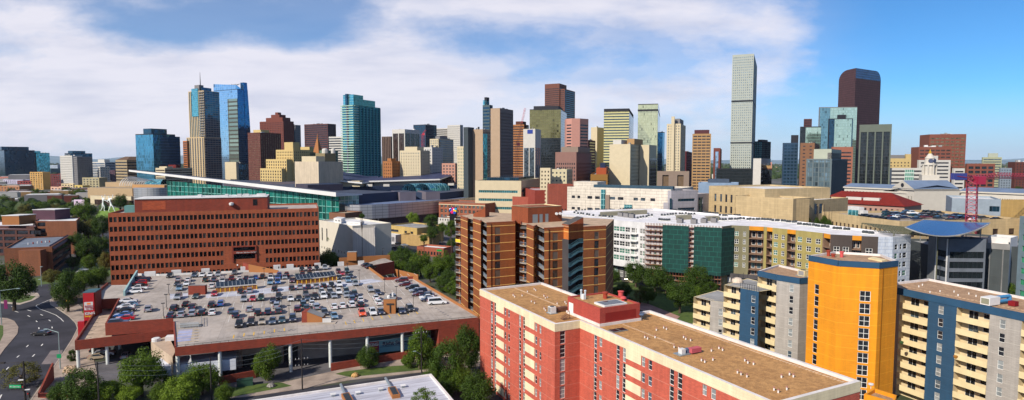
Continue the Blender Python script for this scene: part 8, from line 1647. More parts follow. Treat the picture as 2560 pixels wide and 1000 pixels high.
def PT(i,j):a_,b_=C0(i/nu),C1(i/nu);t=j/nv_;return tuple(a_[k]+(b_[k]-a_[k])*t for k in range(3))
for i in range(nu):
 for j in range(nv_):mb.poly([PT(i,j),PT(i+1,j),PT(i+1,j+1),PT(i,j+1)],[(i*3.2,j*4.4),(i*3.2+3.2,j*4.4),(i*3.2+3.2,j*4.4+4.4),(i*3.2,j*4.4+4.4)])
mb.build('panels',m_pv,root);mb=MB()
for i in range(nu):mb.tube(PT(i,0),PT(i+1,0),.25,.25,4,False);mb.tube(PT(i,nv_),PT(i+1,nv_),.2,.2,4,False)
for i in range(0,nu+1,3):
 p_=PT(i,5);mb.tube(p_,(p_[0],p_[1],20),.15,.15,5,False)
mb.build('steel_frame',ROOFG,root)
root=empty('canopy_truss','tangled open steel truss frame left of the blue canopy','truss',(130,238,20));mb=MB();rr=random.Random(5)
A_=at(2155,557,Y=232);B_=at(2262,567,Y=215);C_=at(2345,590,Y=198);D_=at(2235,582,Y=205)
for i in range(16):
 t=i/15;a_=tuple(A_[k]+(B_[k]-A_[k])*t for k in range(3));b_=tuple(D_[k]+(C_[k]-D_[k])*t for k in range(3));mb.tube(a_,b_,.10,.10,4,False)
 m_=tuple((a_[k]+b_[k])/2 for k in range(3));mb.tube(a_,(m_[0],m_[1],m_[2]-1.6),.08,.08,4,False);mb.tube(b_,(m_[0],m_[1],m_[2]-1.6),.08,.08,4,False)
for j in range(7):
 t=j/6;a_=tuple(A_[k]+(D_[k]-A_[k])*t for k in range(3));b_=tuple(B_[k]+(C_[k]-B_[k])*t for k in range(3));mb.tube(a_,b_,.10,.10,4,False)
for q in(A_,B_,C_,D_):mb.tube(q,(q[0],q[1],10),.2,.2,6)
mb.build('bars',plain('truss_olive',lin(110,112,90,.7)),root)
boxpx('parking_garage','ochre tan garage block with dark openings cut by the right edge',2503,2620,503,262,240,40,brick('ochre_wall',lin(200,165,100,.68),bw=3,bh=1.5,var=.06,joint=.05),lambda a_,b_,zt:([(2,14),(16,30)],[(zt-13.6,zt-12.2),(zt-9.8,zt-8.2)]),g_black,ROOFT)
boxpx('office_building','pale blue grey block with dark lower floors left of the ochre garage',2380,2503,497,300,290,30,plain('bluegrey_pale',lin(165,180,195,.66)),lambda a_,b_,zt:([(colx(2470,a_,b_,15),colx(2495,a_,b_,15))],[(4,7),(zt-16,zt-12),(zt-6,zt-3.4)]),g_navy,ROOFW)
boxpx('office_building','glass slab with green panels cut off at the right edge of the view',2552,2640,545,172,160,20,plain('edge_grey',lin(120,140,150,.8)),gr(3,.8,lambda zt:[(zt-2-3.2*k-1.6,zt-2-3.2*k)for k in range(9)][::-1]),glass('glass_green_edge',(0.05,0.35,0.16,1),1.5,2,None,metal=.4),ROOFG)
boxpx('building_frame','open concrete frame of a low building site behind the canopy at the right',2430,2560,600,250,240,26,plain('frame_bluegrey',lin(95,120,130,.7)),gr(16,.8,lambda zt:[(zt-2-3*k-2,zt-2-3*k)for k in range(4)][::-1]),g_navy,m_conc)
crane('tall magenta lattice tower crane at the right with low jib',[(2431,560),(2431,448)],3.2,m_cpink,22,Y=236,jibs=[((2431,446),(2495,439)),((2495,439),(2560,441)),((2431,446),(2388,440))],cw=(2397,439))
root=empty('hall_building','long pink stone hall with bright red tiled hip roof','building',(150,330,0));a_,b_=D(2040,385),D(2262,345);zr_=zof(520,350);dvec=Vector((b_[0]-a_[0],b_[1]-a_[1])).normalized();nvv=Vector((-dvec.y,dvec.x));LQ=math.dist(a_,b_)
q=lambda s,t:(a_[0]+dvec.x*s+nvv.x*t,a_[1]+dvec.y*s+nvv.y*t);m_pkst=c('pink_stone',200,160,145);pn=[];mb=MB();z1_=zof(510,365)
facade(mb,q(0,0),q(LQ,0),0,z1_,grid_cols(LQ,16,.4,2),[(3,7),(z1_-5,z1_-2)],.3,pn);mb.wallq(q(LQ,0),q(LQ,26),0,z1_);mb.wallq(q(0,26),q(0,0),0,z1_);mb.build('wall',m_pkst,root);windows(pn,g_dwin,root,'window',60)
mb=MB();z2_=z1_+7;e=[q(-1,-1),q(LQ+1,-1),q(LQ+1,27),q(-1,27)];r0,r1=q(10,13),q(LQ-12,13)
mb.poly([e[0]+(z1_,),e[1]+(z1_,),r1+(z2_,),r0+(z2_,)]);mb.poly([e[1]+(z1_,),e[2]+(z1_,),r1+(z2_,)]);mb.poly([e[2]+(z1_,),e[3]+(z1_,),r0+(z2_,),r1+(z2_,)]);mb.poly([e[3]+(z1_,),e[0]+(z1_,),r0+(z2_,)]);mb.build('tiled_roof',plain('tile_red',lin(150,42,30,.55),.8,.2,.5),root)
for s in(.42,.62):mb=MB();c_=q(LQ*s,5);mb.box(c_,tuple(dvec),(9,3),z1_+1.5,z1_+3.9);mb.build('dormer',m_white,root)
m_nc=c('marble_white',228,222,210,.66);m_ncr=plain('roof_bluegrey',lin(125,145,175,.7),.7,.15,.1,False)
root=empty('city_hall','long neoclassical white stone city hall with pediment and clock tower','building',(210,430,0));CH=root
def nc(xa,xb,Ya,Yb,ytop,rows,n,dep=18,wf=.35):
 a_,b_=D(xa,Ya),D(xb,Yb);z1_=zof(ytop,(Ya+Yb)/2);mb=MB();pn=[];L_=math.dist(a_,b_);facade(mb,a_,b_,0,z1_,grid_cols(L_,n,wf,1),[(z1_-h-2.2,z1_-h)for h in rows][::-1],.4,pn)
 d_=Vector((b_[0]-a_[0],b_[1]-a_[1])).normalized();n_=Vector((-d_.y,d_.x));c_=(b_[0]+n_.x*dep,b_[1]+n_.y*dep);e_=(a_[0]+n_.x*dep,a_[1]+n_.y*dep)
 mb.wallq(b_,c_,0,z1_);mb.wallq(e_,a_,0,z1_);mb.build('wall',m_nc,root);windows(pn,g_dwin,root,'window',60)
 mb=MB();A_,B_,=along(a_,b_,-.5,.9),along(a_,b_,L_+.5,.9);C2=(c_[0]+d_.x*.5,c_[1]+d_.y*.5);E2=(e_[0]-d_.x*.5,e_[1]-d_.y*.5);mb.prism([A_,B_,C2,E2],z1_,z1_+.9,True,True);mb.build('cornice',m_nc,root)
 mb=MB();m0,m1=lerp(A_,E2,.5),lerp(B_,C2,.5);mb.poly([A_+(z1_+.95,),B_+(z1_+.95,),m1+(z1_+3.2,),m0+(z1_+3.2,)]);mb.poly([m0+(z1_+3.2,),m1+(z1_+3.2,),C2+(z1_+.95,),E2+(z1_+.95,)]);mb.build('roof',m_ncr,root);return a_,b_,z1_,n_
nc(2110,2235,430,400,472,(2,7),14);a_,b_,z1_,n_=nc(2235,2285,396,378,474,(4,9,14),6,30,.3)
mb=MB();L_=math.dist(a_,b_);A_,B_=along(a_,b_,-1,1.2),along(a_,b_,L_+1,1.2);M_=lerp(A_,B_,.5);zp_=z1_+6.0;back_=30;A2=(A_[0]+n_.x*back_,A_[1]+n_.y*back_);B2=(B_[0]+n_.x*back_,B_[1]+n_.y*back_);M2=lerp(A2,B2,.5)
mb.cur=0;mb.poly([A_+(z1_+.9,),B_+(z1_+.9,),M_+(zp_,)]);mb.cur=1;mb.poly([A_+(z1_+.9,),M_+(zp_,),M2+(zp_,),A2+(z1_+.9,)]);mb.poly([B_+(z1_+.9,),B2+(z1_+.9,),M2+(zp_,),M_+(zp_,)]);mb.build('pediment',[m_nc,m_ncr],root)
mb=MB();w_=along(A_,B_,math.dist(A_,B_)*.5,.1);mb.tube(w_+(z1_+3,),along(A_,B_,math.dist(A_,B_)*.5,.3)+(z1_+3,),1.3,1.3,12);mb.build('round_window',g_dwin,root)
nc(2285,2400,380,392,484,(3,9,15),16,22,.3);nc(2400,2580,392,360,484,(3,9),30,22,.4)
mb=MB();q0=D(2318,400)
def rng(r0,z0,r1,z1,n=12):mb.tube((q0[0],430,z0),(q0[0],430,z1),r0,r1,n)
q0=D(2320,430);zz_=lambda py:zof(py,430)
mb.box((q0[0],430),(.9,-.4),(13,13),10,zz_(452));mb.box((q0[0],430),(.9,-.4),(10.5,10.5),zz_(452),zz_(437));rng(3.6,zz_(437),3.6,zz_(412));rng(4.6,zz_(413),4.6,zz_(410));rng(3.4,zz_(410),2.9,zz_(396));rng(3.2,zz_(396),1.0,zz_(384))
for k in range(8):a=k*math.pi/4;mb.tube((q0[0]+4.2*math.cos(a),430+4.2*math.sin(a),zz_(437)),(q0[0]+4.2*math.cos(a),430+4.2*math.sin(a),zz_(412)),.5,.5,6)
mb.build('clock_tower',m_nc,CH);mb=MB();mb.tube((q0[0],430,zz_(384)),(q0[0],430,zz_(378)),1.0,.7,8);mb.tube((q0[0],430,zz_(378)),(q0[0],430,zz_(373)),.5,.15,6);mb.build('gold_finial',paint('gold',lin(240,180,40,.9),.3,.6),CH)
mb=MB()
for a in(-2.0,-1.1):d_=(math.cos(a),math.sin(a));mb.tube((q0[0]+3.1*d_[0],430+3.1*d_[1],zz_(402)),(q0[0]+3.5*d_[0],430+3.5*d_[1],zz_(402)),1.5,1.5,12)
mb.build('clock_face',plain('clock_blue',lin(80,90,120,.8)),CH)
for px in range(5):
 mb=MB();s=-2.0+px*1.0;a=-math.pi/2;mb.wallq((q0[0]-4.5+px*2.1,430-7.4-0),(q0[0]-3.6+px*2.1,430-7.8),zz_(448),zz_(442));
r_,pt,zt=boxpx('white_hall','cream white hall with boxy roof plant and slot windows behind the deck',797,880,557,330,300,22,c('hall_white',235,228,212,.68),lambda a_,b_,zt:(grid_cols(math.dist(a_,b_),11,.22,1),[(3.5,4.8)]),g_dwin,ROOFW)
boxpx('white_hall','ribbed white block at the right front of the cream hall',880,936,570,300,302,20,brick('ribbed_white',lin(232,226,220,.7),bw=1.2,bh=60,var=.05,joint=.12),None,None,ROOFW)
q0_=pt
for x0,x1,yt,nm in((833,852,546,'tall plant box'),(865,900,550,'wide plant box')):
 a_,b_=D(x0,322 if x0<840 else 312),D(x1,318 if x0<840 else 308);mb=MB();mb.prism([a_,b_,(b_[0],b_[1]+8),(a_[0],a_[1]+8)],zt-.8,zof(yt,320));mb.build('plant_box',ROOFW,r_);mb=MB();L_=math.dist(a_,b_);mb.wallq(along(a_,b_,L_*.2,.05),along(a_,b_,L_*.45,.05),zt+.3,zof(yt,320)-.8);mb.wallq(along(a_,b_,L_*.6,.05),along(a_,b_,L_*.85,.05),zt+.3,zof(yt,320)-.8);mb.build('louvre',ROOFG,r_)
mb=MB()
for s in(3,9):mb.wallq(along(pt[0],pt[1],s,.05),along(pt[0],pt[1],s+1.2,.05),8,15)
mb.build('slot_window',g_dwin,r_)
boxpx('low_building','low white building with dark windows right of the cream hall',936,988,585,378,368,22,c('lowwhite',215,212,215,.7),gr(12,.6,[(1.5,4.5)]),g_dwin,ROOFW)
boxpx('low_building','yellow tan brick building with grey roof at the parking lot',966,1042,566,388,368,22,brick('brick_yellow',lin(205,175,105,.7),bw=.8,bh=.3,var=.12),lambda a_,b_,zt:([(2,12),(18,20.5),(24,26.5)],[(3,4.5),(zt-4,zt-2.5)]),g_dwin,ROOFG)
boxpx('low_building','low windowless tan brick garage beside the parking lot',1002,1072,588,366,356,10,brick('brick_tan_low',lin(200,165,105,.7),bw=.8,bh=.3,var=.12),None,None,ROOFT)
boxpx('diner_building','small brick diner with salmon awning band and green sign',1041,1108,618,326,318,9,brick('brick_diner',lin(170,90,65,.7),bw=.8,bh=.3,var=.12),gr(8,.6,[(.8,2.6)]),g_dwin,ROOFW)
a_=at(1098,626,Y=312);r_=empty('shop_sign','green glowing shop sign box beside the small diner','sign',(a_[0],312,0));mb=MB();mb.box((a_[0],312),(1,0),(2.6,.3),a_[2]-.5,a_[2]+.5);mb.build('sign_box',paint('sign_green',lin(10,170,80,.8)),r_);mb=MB();mb.tube((a_[0],312,0),(a_[0],312,a_[2]-.5),.12,.12,6);mb.build('post',DARKM,r_)
boxpx('low_building','brown stone base block left of the curved silver hall',822,862,532,432,425,18,c('base_brown',150,105,80),lambda a_,b_,zt:([(1.5,8)],[(4,9)]),g_brn,ROOFT)
m_th=c('theatre_tan',205,178,140);root=empty('theatre_complex','tan stone theatre complex with metal drum and arched white skylight','building',(-380,560,0))
blk('front_hall',220,710,332,690,30,0,zof(470,700),[m_th,ROOFT],root);blk('upper_hall',265,740,335,725,30,0,zof(456,730),[m_th,ROOFT],root);blk('glass_front',226,690,328,670,8,0,zof(490,680),[m_cream,ROOFT],root);blk('foyer_glass',236,684,326,664,4,1,zof(500,674),[g_brn,ROOFT],root);blk('side_hall',332,700,412,680,14,0,zof(462,690),[c('theatre_orange',215,165,110),ROOFT],root)
mb=MB();q=D(376,655);mb.cur=0;prof=19
n_=20;u=0
for i in range(n_):
 t0,t1=math.pi+math.pi*i/n_,math.pi+math.pi*(i+1)/n_;p0_=(q[0]+prof*math.cos(t0),660+prof*.8*math.sin(t0));p1_=(q[0]+prof*math.cos(t1),660+prof*.8*math.sin(t1));mb.wallq(p0_,p1_,0,zof(470,650),u);u+=math.dist(p0_,p1_)
mb.poly([(q[0]+prof*math.cos(math.pi+math.pi*i/n_),660+prof*.8*math.sin(math.pi+math.pi*i/n_),zof(470,650))for i in range(n_+1)]);mb.build('metal_drum',m_steel,root)
for k in range(11):
 mb=MB()
 a_=at(330+k*4.6,460,Y=735-k*2);r0=(12-k*.45);z_=zof(464,730)
 for i in range(10):
  t0,t1=math.pi*i/10,math.pi*(i+1)/10;mb.tube((a_[0]-r0*math.cos(t0)*.6,a_[1]-r0*math.cos(t0),z_+r0*math.sin(t0)*.9),(a_[0]-r0*math.cos(t1)*.6,a_[1]-r0*math.cos(t1),z_+r0*math.sin(t1)*.9),.4,.4,4,False)
 mb.build('white_arch',ROOFW,root)
mb=MB();a_=at(372,464,Y=735);b_=at(412,464,Y=725)
for i in range(8):
 t0,t1=math.pi*i/8,math.pi*(i+1)/8;f=lambda p_,t:(p_[0],p_[1]-9*math.cos(t),p_[2]+8*math.sin(t));mb.poly([f(a_,t0),f(b_,t0),f(b_,t1),f(a_,t1)])
mb.build('barrel_roof',g_teal,root)
m_scu=paint('sculpture_white',(0.82,0.85,0.86,1),.4)
def dancer(label,px,Y,s,pose):
 b_=at(px,528,z=0);X=at(px,500,Y=Y)[0];mb=MB()
 V_={k:(X+v[0]*s,Y+v[1]*s,v[2]*s)for k,v in pose.items()}
 me=bpy.data.meshes.new('figure');names=list(V_);idx={k:i for i,k in enumerate(names)}
 E=[('pel','wai'),('wai','che'),('che','nec'),('nec','hea'),('hea','top'),('pel','k1'),('k1','f1'),('f1','t1'),('pel','k2'),('k2','f2'),('f2','t2'),('che','e1'),('e1','h1'),('che','e2'),('e2','h2')]
 me.from_pydata([V_[k]for k in names],[(idx[a],idx[b])for a,b in E],[]);o=bpy.data.objects.new('sculpture_figure',me);COL.objects.link(o);o.modifiers.new('s','SKIN');sv=me.skin_vertices[0].data
 rad=dict(pel=1.0,wai=.7,che=1.1,nec=.35,hea=.55,top=.4,k1=.6,f1=.35,t1=.3,k2=.6,f2=.35,t2=.3,e1=.4,h1=.25,e2=.4,h2=.25)
 for k in names:sv[idx[k]].radius=(rad[k]*s*.8,)*2
 sv[idx['pel']].use_root=True;m_=o.modifiers.new('u','SUBSURF');m_.levels=1;m_.render_levels=1;me.materials.append(m_scu)
 return tag(o,label,'sculpture')
dancer('left of two giant white abstract dancing figures in the park',256,608,1.12,dict(pel=(0,0,7),wai=(.6,0,8.6),che=(.2,0,11),nec=(0,0,12.4),hea=(-.2,0,13.4),top=(-.2,0,14.2),k1=(1.6,0,4),f1=(1.2,0,.6),t1=(2.2,0,.2),k2=(-.2,0,3.6),f2=(-1.8,0,.8),t2=(-2.8,0,.2),e1=(2.4,0,12),h1=(2.6,0,15.5),e2=(2.2,0,10),h2=(5,0,8.6)))
dancer('right of two giant white abstract dancing figures in the park',276,600,1.12,dict(pel=(.4,0,7.2),wai=(-.2,0,8.8),che=(-.8,0,11.2),nec=(-1.2,0,12.6),hea=(-1.4,0,13.6),top=(-1.4,0,14.4),k1=(-.6,0,4),f1=(-2.2,0,.8),t1=(-1.4,0,.2),k2=(2.2,0,4.4),f2=(3.4,0,.8),t2=(4.4,0,.2),e1=(1.6,0,12.2),h1=(2.6,0,15.8),e2=(-3,0,10),h2=(-1.8,0,8.2)))
m_flat=brick('brick_flats',lin(140,82,50,.75),bw=.7,bh=.22,var=.22);m_flatd=brick('brick_flats_dark',lin(95,52,45,.75),bw=.7,bh=.22,var=.2);m_mau=plain('metal_mauve',lin(95,62,78,.75),.6,.15,.3)
P_=lambda x,y,z:at(x,y,z=z)[:2]
q_=[P_(10,621,12.5),P_(130,616,12.5),P_(176,588,12.5),P_(60,593,12.5)]
band3=lambda zt:[(1.2+3.4*k,3.2+3.4*k)for k in range(3)]
r_=polyb('apartment_block','brown brick flats with flat grey blue roof at the left, nearest block',q_,0,12.5,m_flat,{1:((lambda w:[(1,w-1)]),band3(12))},g_dwin,plain('roof_bluegrey_flat',(0.16,0.19,0.24,1),.8,.25,.3,False),par=.6)
mb=MB();a_,b_=q_[1],q_[2];L_=math.dist(a_,b_);mb.poly([along(a_,b_,0,.8)+(11.2,),along(a_,b_,L_,.8)+(11.2,),along(a_,b_,L_,-1.2)+(12.9,),along(a_,b_,0,-1.2)+(12.9,)]);mb.build('mauve_eaves',m_mau,r_)
mb=MB();a_=along(q_[0],q_[1],math.dist(q_[0],q_[1])*.62,2.0);mb.box(a_,(1,.1),(9,4),0,11.6);mb.build('front_bay',m_flat,r_)
rr=random.Random(2)
for i in range(6):p_=lerp(lerp(q_[0],q_[3],.3+.08*i),lerp(q_[1],q_[2],.4),.35+.08*i);mb=MB();mb.lathe([(.25,11.9),(.25,12.7),(.1,12.9)],7,p_);mb.build('roof_pipe',m_terr if i%2 else ROOFW,r_)
q_=[P_(86,553,18.5),P_(191,552,18.5),P_(200,543,18.5),P_(98,544,18.5)]
r_=polyb('apartment_block','brown brick flats with plain end wall behind the nearest block',q_,0,18.5,m_flat,{0:([(1.5,5.5)],[(2+3.4*k,4.2+3.4*k)for k in range(5)])},g_dwin,ROOFW,par=.5)
q_=[P_(-60,566,16),P_(85,566,16),P_(85,553,16),P_(-60,553,16)]
r_=polyb('apartment_block','brown brick flats with recessed balcony rows at the far left edge',q_,0,16,m_flatd,{0:([(1+7*i,7+7*i)for i in range(5)],[(1.5+3.4*k,3.6+3.4*k)for k in range(4)])},g_dwin,ROOFW,par=.5)
mb=MB();a_,b_=q_[0],q_[1];mb.poly([along(a_,b_,0,.8)+(14.4,),b_+(14.4,),along(a_,b_,math.dist(a_,b_),-1.2)+(16.3,),along(a_,b_,0,-1.2)+(16.3,)]);mb.build('mauve_eaves',m_mau,r_)
for x0,x1,yt,yb,z,mt,lb in((83,138,525,548,24,m_mau,'ribbed mauve metal plant room standing on the brown flats'),(5,48,540,556,20,rmat,'orange brick stair head on the leftmost brown flats')):
 a_,b_=at(x0,yb,z=18.4),at(x1,yb,z=18.4);zt=at(x0,yt,Y=a_[1])[2];r_=empty('roof_house',lb,'plant room',a_);mb=MB();mb.prism([a_[:2],b_[:2],(b_[0]+2,b_[1]+9),(a_[0]+2,a_[1]+9)],17,zt);mb.build('wall',mt,r_);mb=MB();mb.prism([(a_[0]-.2,a_[1]-.2),(b_[0]+.2,b_[1]-.2),(b_[0]+2.2,b_[1]+9.2),(a_[0]+1.8,a_[1]+9.2)],zt,zt+.3);mb.build('roof',ROOFW,r_)
town=[(2,21,427,441,lin(225,190,120,.7),'yellow stone block with square windows at the far left of the town'),(21,27,416,436,lin(225,190,120,.7),'small yellow stone turret beside the yellow block'),(33,58,429,443,lin(220,165,120,.7),'peach low block right of the yellow turret'),(34,92,411,426,lin(55,70,90,.8),'long dark navy shed on the town horizon'),(95,148,413,431,lin(190,205,225,.7),'white blue warehouse on the town horizon'),(148,190,411,433,lin(45,65,95,.8),'navy low office below the white apartment tower'),(84,130,421,437,lin(110,130,125,.7),'grey green flat hall in the middle of the town'),(10,60,449,464,lin(205,200,225,.7),'lilac white long shop row at the far left'),(26,58,437,450,lin(170,70,70,.7),'red brick row behind the lilac shops'),(78,110,430,473,lin(215,170,100,.7),'tall yellow brick loft building in the town centre'),(112,185,435,468,lin(115,52,52,.75),'long dark red brick warehouse right of the yellow lofts'),(185,215,441,464,lin(90,45,52,.75),'maroon brick block right of the long warehouse'),(0,40,442,455,lin(200,130,115,.7),'pinkish row at the left edge behind the lilac shops'),(-20,50,465,482,lin(185,130,90,.7),'tan brick row nearest the left edge'),(128,155,467,484,lin(235,190,165,.7),'peach shed among the town trees'),(155,185,459,476,lin(225,205,165,.7),'beige hall above the town trees'),(188,208,463,482,lin(225,200,120,.7),'small yellow hall left of the cream corner building'),(208,250,444,482,lin(185,175,140,.7),'cream olive corner building with dark window squares'),(247,290,426,470,lin(95,70,85,.75),'plum brown office left of the tan banded block'),(231,250,431,446,lin(230,205,160,.7),'small cream block behind the plum office'),(46,80,452,472,lin(130,55,55,.75),'dark red brick row in the town centre left'),(60,78,435,450,lin(120,85,120,.7),'small purple block between the red rows'),(213,232,409,444,lin(35,65,80,.85),'dark teal office right of the grey apartment slab'),(160,180,427,444,lin(120,150,140,.7),'pale green round roofed hall in the town'),(250,262,452,476,lin(180,170,150,.7),'narrow pale block beside the cream corner building'),(290,345,418,440,lin(170,120,100,.7),'brown red low row under the blue office tower'),(420,470,424,445,lin(150,80,70,.75),'dark red low block right of the taupe block')]
for i,(x0,x1,yt,yb,col,lb)in enumerate(town):
 Y=78000/(yb-400+.01);nm='town%d'%i;m_=plain(nm,col,.85,.15,.1);n_=max(2,int((x1-x0)*Y/F/4.5));
 boxpx('town_building',lb,x0,x1,yt,Y,Y*.985,max(12,(x1-x0)*Y/F*.5),m_,(lambda n_:lambda a_,b_,zt:(grid_cols(math.dist(a_,b_),n_,.5,1),grid_rows(.5,zt-1,3.6,.5)))(n_),[g_dwin,g_win],[ROOFG,ROOFW,ROOFT][i%3],cap=40)
rr=random.Random(21)
lbls=['tiny white building lost on the distant plain between the towers','tiny tan building lost on the distant plain between the towers','tiny brick building lost on the distant plain between the towers','tiny grey building lost on the distant plain between the towers']
dm=[m_white,m_tanb,m_redbr,m_grey]
far_m=[]
for i in range(285):
 nr=i>=140;Y=rr.uniform(640,1700)if nr else rr.uniform(1150,4200);x=rr.uniform(-.93,-.62)*Y if nr else rr.uniform(-1.0,.95)*Y;w_=rr.uniform(10,34)if nr else rr.uniform(14,45);h_=rr.uniform(4,13)if nr else rr.uniform(5,22);k=i%4
 px,py=pxof(x,Y,h_)
 if px<-10 or px>2570:continue
 r_=empty('distant_building',lbls[k],'building',(x,Y,0),'distant low buildings on the plain');mb=MB();mb.box((x,Y),(.89,.45),(w_,w_*.6),0,h_);mb.build('wall',dm[k],r_);mb=MB();mb.box((x,Y),(.89,.45),(w_*.9,w_*.5),h_,h_+.6);mb.build('roof',ROOFW if k%2 else ROOFG,r_)
def canopy(name,n,fy,fx,size,mat,seed,rz=.55):
 rr=random.Random(seed);mb=MB()
 for i in range(n):
  Y=fy(rr);x=fx(rr,Y);s=size*rr.uniform(.6,1.3);k=7;ring=[(s*math.cos(t*2*math.pi/k)*rr.uniform(.75,1.2),s*math.sin(t*2*math.pi/k)*rr.uniform(.75,1.2))for t in range(k)]
  z1_=s*rz*rr.uniform(.8,1.1);z2_=s*1.5*rz*rr.uniform(.9,1.3)
  lo_=[(x+a,Y+b_,0)for a,b_ in ring];mi=[(x+a*.95,Y+b_*.95,z1_*rr.uniform(.8,1.2))for a,b_ in ring];hi=[(x+a*.5,Y+b_*.5,z2_*rr.uniform(.85,1.1))for a,b_ in ring];top=(x,Y,z2_*1.1)
  for t in range(k):u=(t+1)%k;mb.poly([lo_[t],lo_[u],mi[u],mi[t]]);mb.poly([mi[t],mi[u],hi[u],hi[t]]);mb.poly([hi[t],hi[u],top])
 return tag(mb.build(name,mat,loc=(0,2500,0)),kind='stuff')
LF=leafmat('leaf_far',(0.020,0.042,0.014,1),(0.055,0.085,0.025,1))
canopy('distant_woodland',4200,lambda r:1650+6000*r.random()**1.5,lambda r,Y:r.uniform(-1.05,1.0)*Y,13,LF,4)
canopy('street_tree_cover',90,lambda r:r.uniform(560,800),lambda r,Y:r.uniform(-.93,-.66)*Y,6.0,LF,9,.8)
m,nt,b=newmat('hills');nt.links.new(mixc(nt,ramp(nt,noise(nt,wpos(nt),.0015,5),.35,.65),(0.10,0.17,0.22,1),(0.16,0.24,0.30,1)),b.inputs['Base Color']);b.inputs['Roughness'].default_value=1;mb=MB()  # distance haze painted into the base colour as blue
prev=None
for ring,(dist,hh)in enumerate(((9000,95),(11500,135))):
 pr=[]
 for i in range(121):
  x=-14000+28000*i/120;h_=hh*(.82+.25*math.sin(i*.37+ring)+.12*math.sin(i*1.1+ring*2));pr.append((x,dist,h_*(1.0 if x<0 else .55)))
 for i in range(120):a_,c_=pr[i],pr[i+1];mb.poly([(a_[0],dist-900,0),(c_[0],dist-900,0),c_,a_]);mb.poly([a_,c_,(c_[0],dist+900,0),(a_[0],dist+900,0)])
tag(mb.build('hills',m),kind='structure')
rr=random.Random(8);n_=0
tt=[(12,470,9),(30,478,10),(48,482,9),(8,500,16),(22,512,14),(60,500,12),(72,488,10),(88,480,10),(98,492,12),(110,484,9),(120,498,13),(135,505,14),(150,490,11),(165,478,13),(182,482,11),(200,482,13),(212,492,9),(40,515,16),(62,522,15),(80,512,13),(98,515,14),(118,518,15),(140,520,13),(158,522,12),(175,515,12),(30,535,16),(52,540,14),(10,528,13),(75,538,13),(190,500,10),(205,512,12),(215,500,9),(160,535,14),(180,528,12),(128,536,12),(5,545,10),(230,560,13),(210,560,13),(196,545,12),(238,580,14),(222,590,14)]
tt2=[(235,640,20),(222,655,18),(205,630,18),(182,655,14),(262,640,12),(232,690,18),(190,690,12),(150,640,10),(225,612,16),(245,600,12)]
for i,(x,y,r0)in enumerate(tt):tree(x,y,r0*1.05,78000/(y+r0-400)*1.0,'tree in the leafy town quarter, %s from the left in the %s tree line'%(nth[i%14],['back','middle','front'][i//14]),'round',[LG,LD,LB,LG][i%4],.85,'trees of the leafy town quarter',name='town_tree')
for i,(x,y,r0)in enumerate(tt2):tree(x,y,r0*1.1,78000/(y+r0-400)*1.05,'tree in the shaded lane left of the brick office, %s of a dense clump'%nth[i],'round',[LD,LG,LD][i%3],1.0,'dense trees left of the brick office')
more=[(560,985,26,'small green tree in front of the low brick wall, right of the power pole',LG),(1148,945,36,'dark bushy tree between the white roof and red apartment block',LG),(1020,905,18,'small tree behind the power pole with lamp',LG),(1110,975,28,'dark tree touching the white roof corner',LD),(1080,890,28,'green tree joined behind the tall one by the loading bay',LG),(150,985,30,'dark tree at the very bottom left corner beside the wall',LD),(430,935,26,'green tree before the beige plant room',LG)]
for x,y,r0,lb,mt in more:tree(x,y,r0,130,lb,'round',mt,1.05)
for i,(x,y,r0)in enumerate(((2520,478,10),(2545,475,11),(2505,482,8),(2558,480,9),(1240,478,5),(1255,478,4),(1228,480,4))):tree(x,y,r0,560,'small dark tree at the foot of the skyline, %s of the scattered ones'%nth[i],'round',LD,.9,'small trees at the foot of the skyline')
for i,(x,y,r0)in enumerate(((830,652,16),(850,655,14),(1000,668,18),(1030,672,20),(1075,680,20),(1120,690,18),(985,640,14),(1140,640,12),(1128,560,10),(905,540,7),(1060,595,10))):tree(x,y,r0*1.1,260,'green tree in the avenue planting behind the deck, %s of the fillers'%nth[i],'round',[LG,LD][i%2],1.0,'avenue trees behind the deck')
for i,(x,y,r0)in enumerate(((1560,725,20),(1620,735,22),(1665,705,24),(1735,735,22),(1775,720,20),(1530,740,18),(1580,760,16))):tree(x,y,r0,225,'dark tree in the thicket behind the red penthouse, %s of the fillers'%nth[i],'round',[LD,LG][i%2],1.0,'thicket behind the red penthouse')
for i,(x,y,r0)in enumerate(((2410,735,26),(2460,725,34),(2490,735,30),(2530,730,30),(2380,720,18))):tree(x,y,r0,185,'dark tree in the grove behind the blue edged roof, %s of the fillers'%nth[i],'round',[LD,LG][i%2],1.0,'grove behind the blue edged roof')
cols_=['white','silver','charcoal','navy','red','black','light blue','grey'];k=0
for(x0,x1,y0,y1,n_,nm)in((0,50,478,500,26,'far left lot among the town trees'),(150,186,495,512,20,'lot beside the pink white billboard'),(195,225,520,540,6,'lot below the billboard'),(190,212,440,452,8,'lot behind the maroon block')):
 for i in range(n_):
  cl=cols_[rr.randrange(8)];x=x0+(x1-x0)*rr.random();y=y0+(y1-y0)*(i%4+.5)/4
  car(x,y,cl,'sedan','tiny %s car in the %s'%(cl,nm),'tiny cars in the '+nm,z=.05,ang=[.3,1.87][i%2],full=False)
a_=at(198,500,Y=440);r_=empty('billboard','pink white billboard in the lot left of the theatre','billboard',(a_[0],440,0));mb=MB();mb.box((a_[0],440),(1,0),(7.5,.4),18.5,23);mb.build('panel',paint('billboard_pink',lin(235,210,235,.8),.5),r_);mb=MB();mb.box((a_[0]-1.6,439.7),(1,0),(1.6,.1),20.6,21.8);mb.build('dark_mark',DARKM,r_)
mb=MB();mb.tube((a_[0]-2.5,440,0),(a_[0]-2.5,440,18.5),.25,.25,6);mb.tube((a_[0]+2.5,440,0),(a_[0]+2.5,440,18.5),.25,.25,6);mb.build('posts',DARKM,r_)
